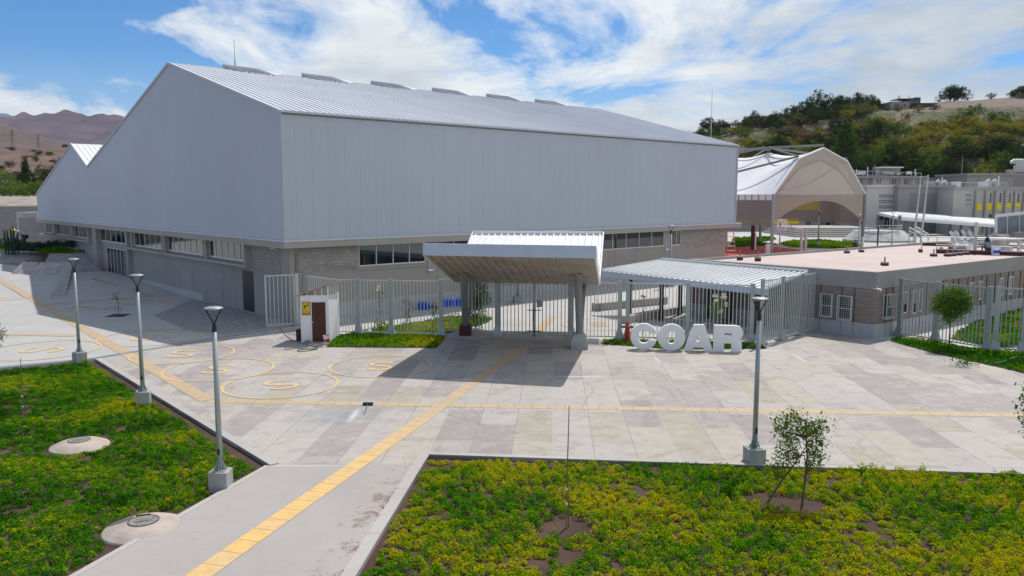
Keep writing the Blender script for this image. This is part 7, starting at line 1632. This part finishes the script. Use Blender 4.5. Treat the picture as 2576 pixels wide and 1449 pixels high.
# ============================================================ PEOPLE
skinm = mk('skin', (.25,.14,.09), .05, 8, .6, bump=0)
def skinmesh(name, J, E, mat, parent, root=0):
    me = bpy.data.meshes.new(name+'_tmp'); me.from_pydata([j[0] for j in J], E, []); o = bpy.data.objects.new(name+'_tmp', me); COL.objects.link(o)
    o.modifiers.new('s', 'SKIN'); sv = me.skin_vertices[0].data
    for i, j in enumerate(J): r = j[1]; sv[i].radius = r if isinstance(r, tuple) else (r, r); sv[i].use_root = (i == root)
    b = o.modifiers.new('b', 'SUBSURF'); b.levels = 2; b.render_levels = 2
    dg = bpy.context.evaluated_depsgraph_get(); dg.update(); m2 = bpy.data.meshes.new_from_object(o.evaluated_get(dg)); m2.name = name; bpy.data.objects.remove(o); bpy.data.meshes.remove(me)
    m2.materials.clear(); m2.materials.append(mat); m2.polygons.foreach_set('use_smooth', [True]*len(m2.polygons)); r_ = bpy.data.objects.new(name, m2); COL.objects.link(r_); r_.parent = parent; return r_
def person(label, loc, rot, pose, shirt, trousers, hat, s=1.0, hatkind='cap'):
    t = thing('person', label, 'person', (0,0,0))
    P = {'sit': dict(pel=(0,0,.14), ch=(0,-.10,.50), nk=(0,-.13,.62), hd=(0,-.17,.76), kn=(.16,-.42,.42), ft=(.17,-.40,.04), el=(.27,-.20,.32), ha=(.16,-.42,.40)),
         'stand': dict(pel=(0,0,.92), ch=(0,.0,1.32), nk=(0,-.01,1.47), hd=(0,-.03,1.62), kn=(.11,-.03,.5), ft=(.12,0,.06), el=(.26,.02,1.12), ha=(.25,-.10,.88)),
         'bend': dict(pel=(0,.1,.80), ch=(0,-.30,1.05), nk=(0,-.42,1.08), hd=(0,-.55,1.10), kn=(.13,.0,.44), ft=(.14,.08,.06), el=(.26,-.38,.78), ha=(.2,-.50,.50)),
         'crouch': dict(pel=(0,.05,.34), ch=(0,-.16,.70), nk=(0,-.22,.82), hd=(0,-.28,.95), kn=(.2,-.36,.46), ft=(.17,.0,.05), el=(.27,-.32,.55), ha=(.16,-.48,.42))}[pose]
    v = lambda k: Vector(P[k]); m_ = lambda p: Vector((-p.x, p.y, p.z)); pel, ch, nk, hd = v('pel'), v('ch'), v('nk'), v('hd')
    J = [(pel,(.15,.11)), ((pel+ch)/2,(.14,.10)), (ch,(.17,.11)), (nk,(.06,.06)), (hd-Vector((0,0,.02)),(.085,.10)), (hd+Vector((0,0,.08)),(.07,.085))]; E = [(0,1),(1,2),(2,3),(3,4),(4,5)]
    for sg in (1,-1):
        f = (lambda p: p) if sg > 0 else m_; o = len(J); sh = Vector((.19*sg, ch.y, ch.z+.06)); J += [(sh,.06),(f(v('el')),.045),(f(v('ha')),.032),(f(v('ha'))+Vector((0,-.08,-.05)),.03)]; E += [(2,o),(o,o+1),(o+1,o+2),(o+2,o+3)]
        o = len(J); hp = Vector((.10*sg, pel.y, pel.z-.04)); J += [(hp,.09),(f(v('kn')),.065),(f(v('ft')),.045),(f(v('ft'))+Vector((0,-.14,-.02)),.04)]; E += [(0,o),(o,o+1),(o+1,o+2),(o+2,o+3)]
    skinmesh('body', J, E, skinm, t)
    J2 = [(pel-(ch-pel)*.05,(.18,.14)), ((pel+ch)/2,(.155,.115)), (ch,(.19,.13)), (ch+(nk-ch)*.5,(.10,.09))]; E2 = [(0,1),(1,2),(2,3)]
    for sg in (1,-1): f = (lambda p: p) if sg > 0 else m_; o = len(J2); J2 += [(Vector((.20*sg, ch.y, ch.z+.06)),.078),(f(v('el')),.06),(f(v('el')).lerp(f(v('ha')),.8),.045)]; E2 += [(2,o),(o,o+1),(o+1,o+2)]
    skinmesh('shirt', J2, E2, shirt, t)
    J3 = [(pel,(.17,.13))]; E3 = []
    for sg in (1,-1): f = (lambda p: p) if sg > 0 else m_; o = len(J3); J3 += [(Vector((.10*sg, pel.y, pel.z-.05)),.10),(f(v('kn')),.08),(f(v('ft'))+Vector((0,0,.06)),.06)]; E3 += [(0,o),(o,o+1),(o+1,o+2)]
    skinmesh('trousers', J3, E3, trousers, t)
    mb = MB()
    if hatkind == 'hood': mb.lathe(hd+Vector((0,.0,-.16)), [(.19,0),(.16,.08),(.14,.16),(.135,.22),(.11,.28),(.06,.315),(.01,.325)], 18)
    else: mb.lathe(hd+Vector((0,0,.03)), [(.155,0),(.125,.015),(.12,.09),(.08,.15),(.01,.17)], 16)
    mb.build('hat', hat, t, smooth=True)
    t.location = loc; t.rotation_euler = (0,0,rot); t.scale = (s,s,s); return t
gs = mk('grey shirt', (.27,.28,.32), .15, 8, .8); nv_ = mk('navy cloth', (.012,.02,.10), .2, 8, .7); dt = mk('dark trousers', (.04,.045,.06), .2, 8, .8); wh = mk('pale shirt', (.45,.47,.5), .1, 8, .8)
p = ks+d*((rf(*zS(1735,700))-ks).dot(d))+n*.1; person('worker in grey shirt and dark blue hood seated on the roof kerb', (p.x, p.y, RZ+.30), math.pi, 'sit', gs, dt, nv_, 1.05, 'hood')
p = on_terrace(190,735); person('worker in a pale shirt and yellow hard hat bending over the agaves', (p.x-.1, p.y+2.0, TZ(p.y+2)), R(-70), 'bend', wh, dt, mk('yellow hat', (.85,.55,.0), .05), 1.6)
p = DP(*zMm(1560,1330), 112); person('worker with a blue cap crouching beside the right tent column', (p.x, 112, 0), 0, 'crouch', dt, dt, M['blue'], 1.3)
p = DP(*zL(385,248), 196.8); person('worker with a red cap standing on the dormitory roof', (p.x, 196.8, p.z-.4), 0, 'stand', gs, dt, M['red'], 1.5)
hb = MB(); hb.box(-4800, 3100, -160, 6100, -1.5, 640)
hz_ = bpy.data.materials.new('haze air'); hz_.use_nodes = True; hn = hz_.node_tree; hn.nodes.clear()
pv = hn.nodes.new('ShaderNodeVolumePrincipled'); pv.inputs['Density'].default_value = HAZE; pv.inputs['Color'].default_value = (.72,.80,.95,1); pv.inputs['Anisotropy'].default_value = .2
ho = hn.nodes.new('ShaderNodeOutputMaterial'); hn.links.new(pv.outputs[0], ho.inputs['Volume'])
if HAZE: o = hb.build('haze', hz_); o['kind'] = 'stuff'; tag(o, 'thin blue air haze over the whole valley', 'haze')
def fixup():
    for o in list(bpy.data.objects):
        if o.type == 'MESH' and o.parent is None and 'kind' not in o and 'category' not in o: print('UNTAGGED', o.name)
fixup()
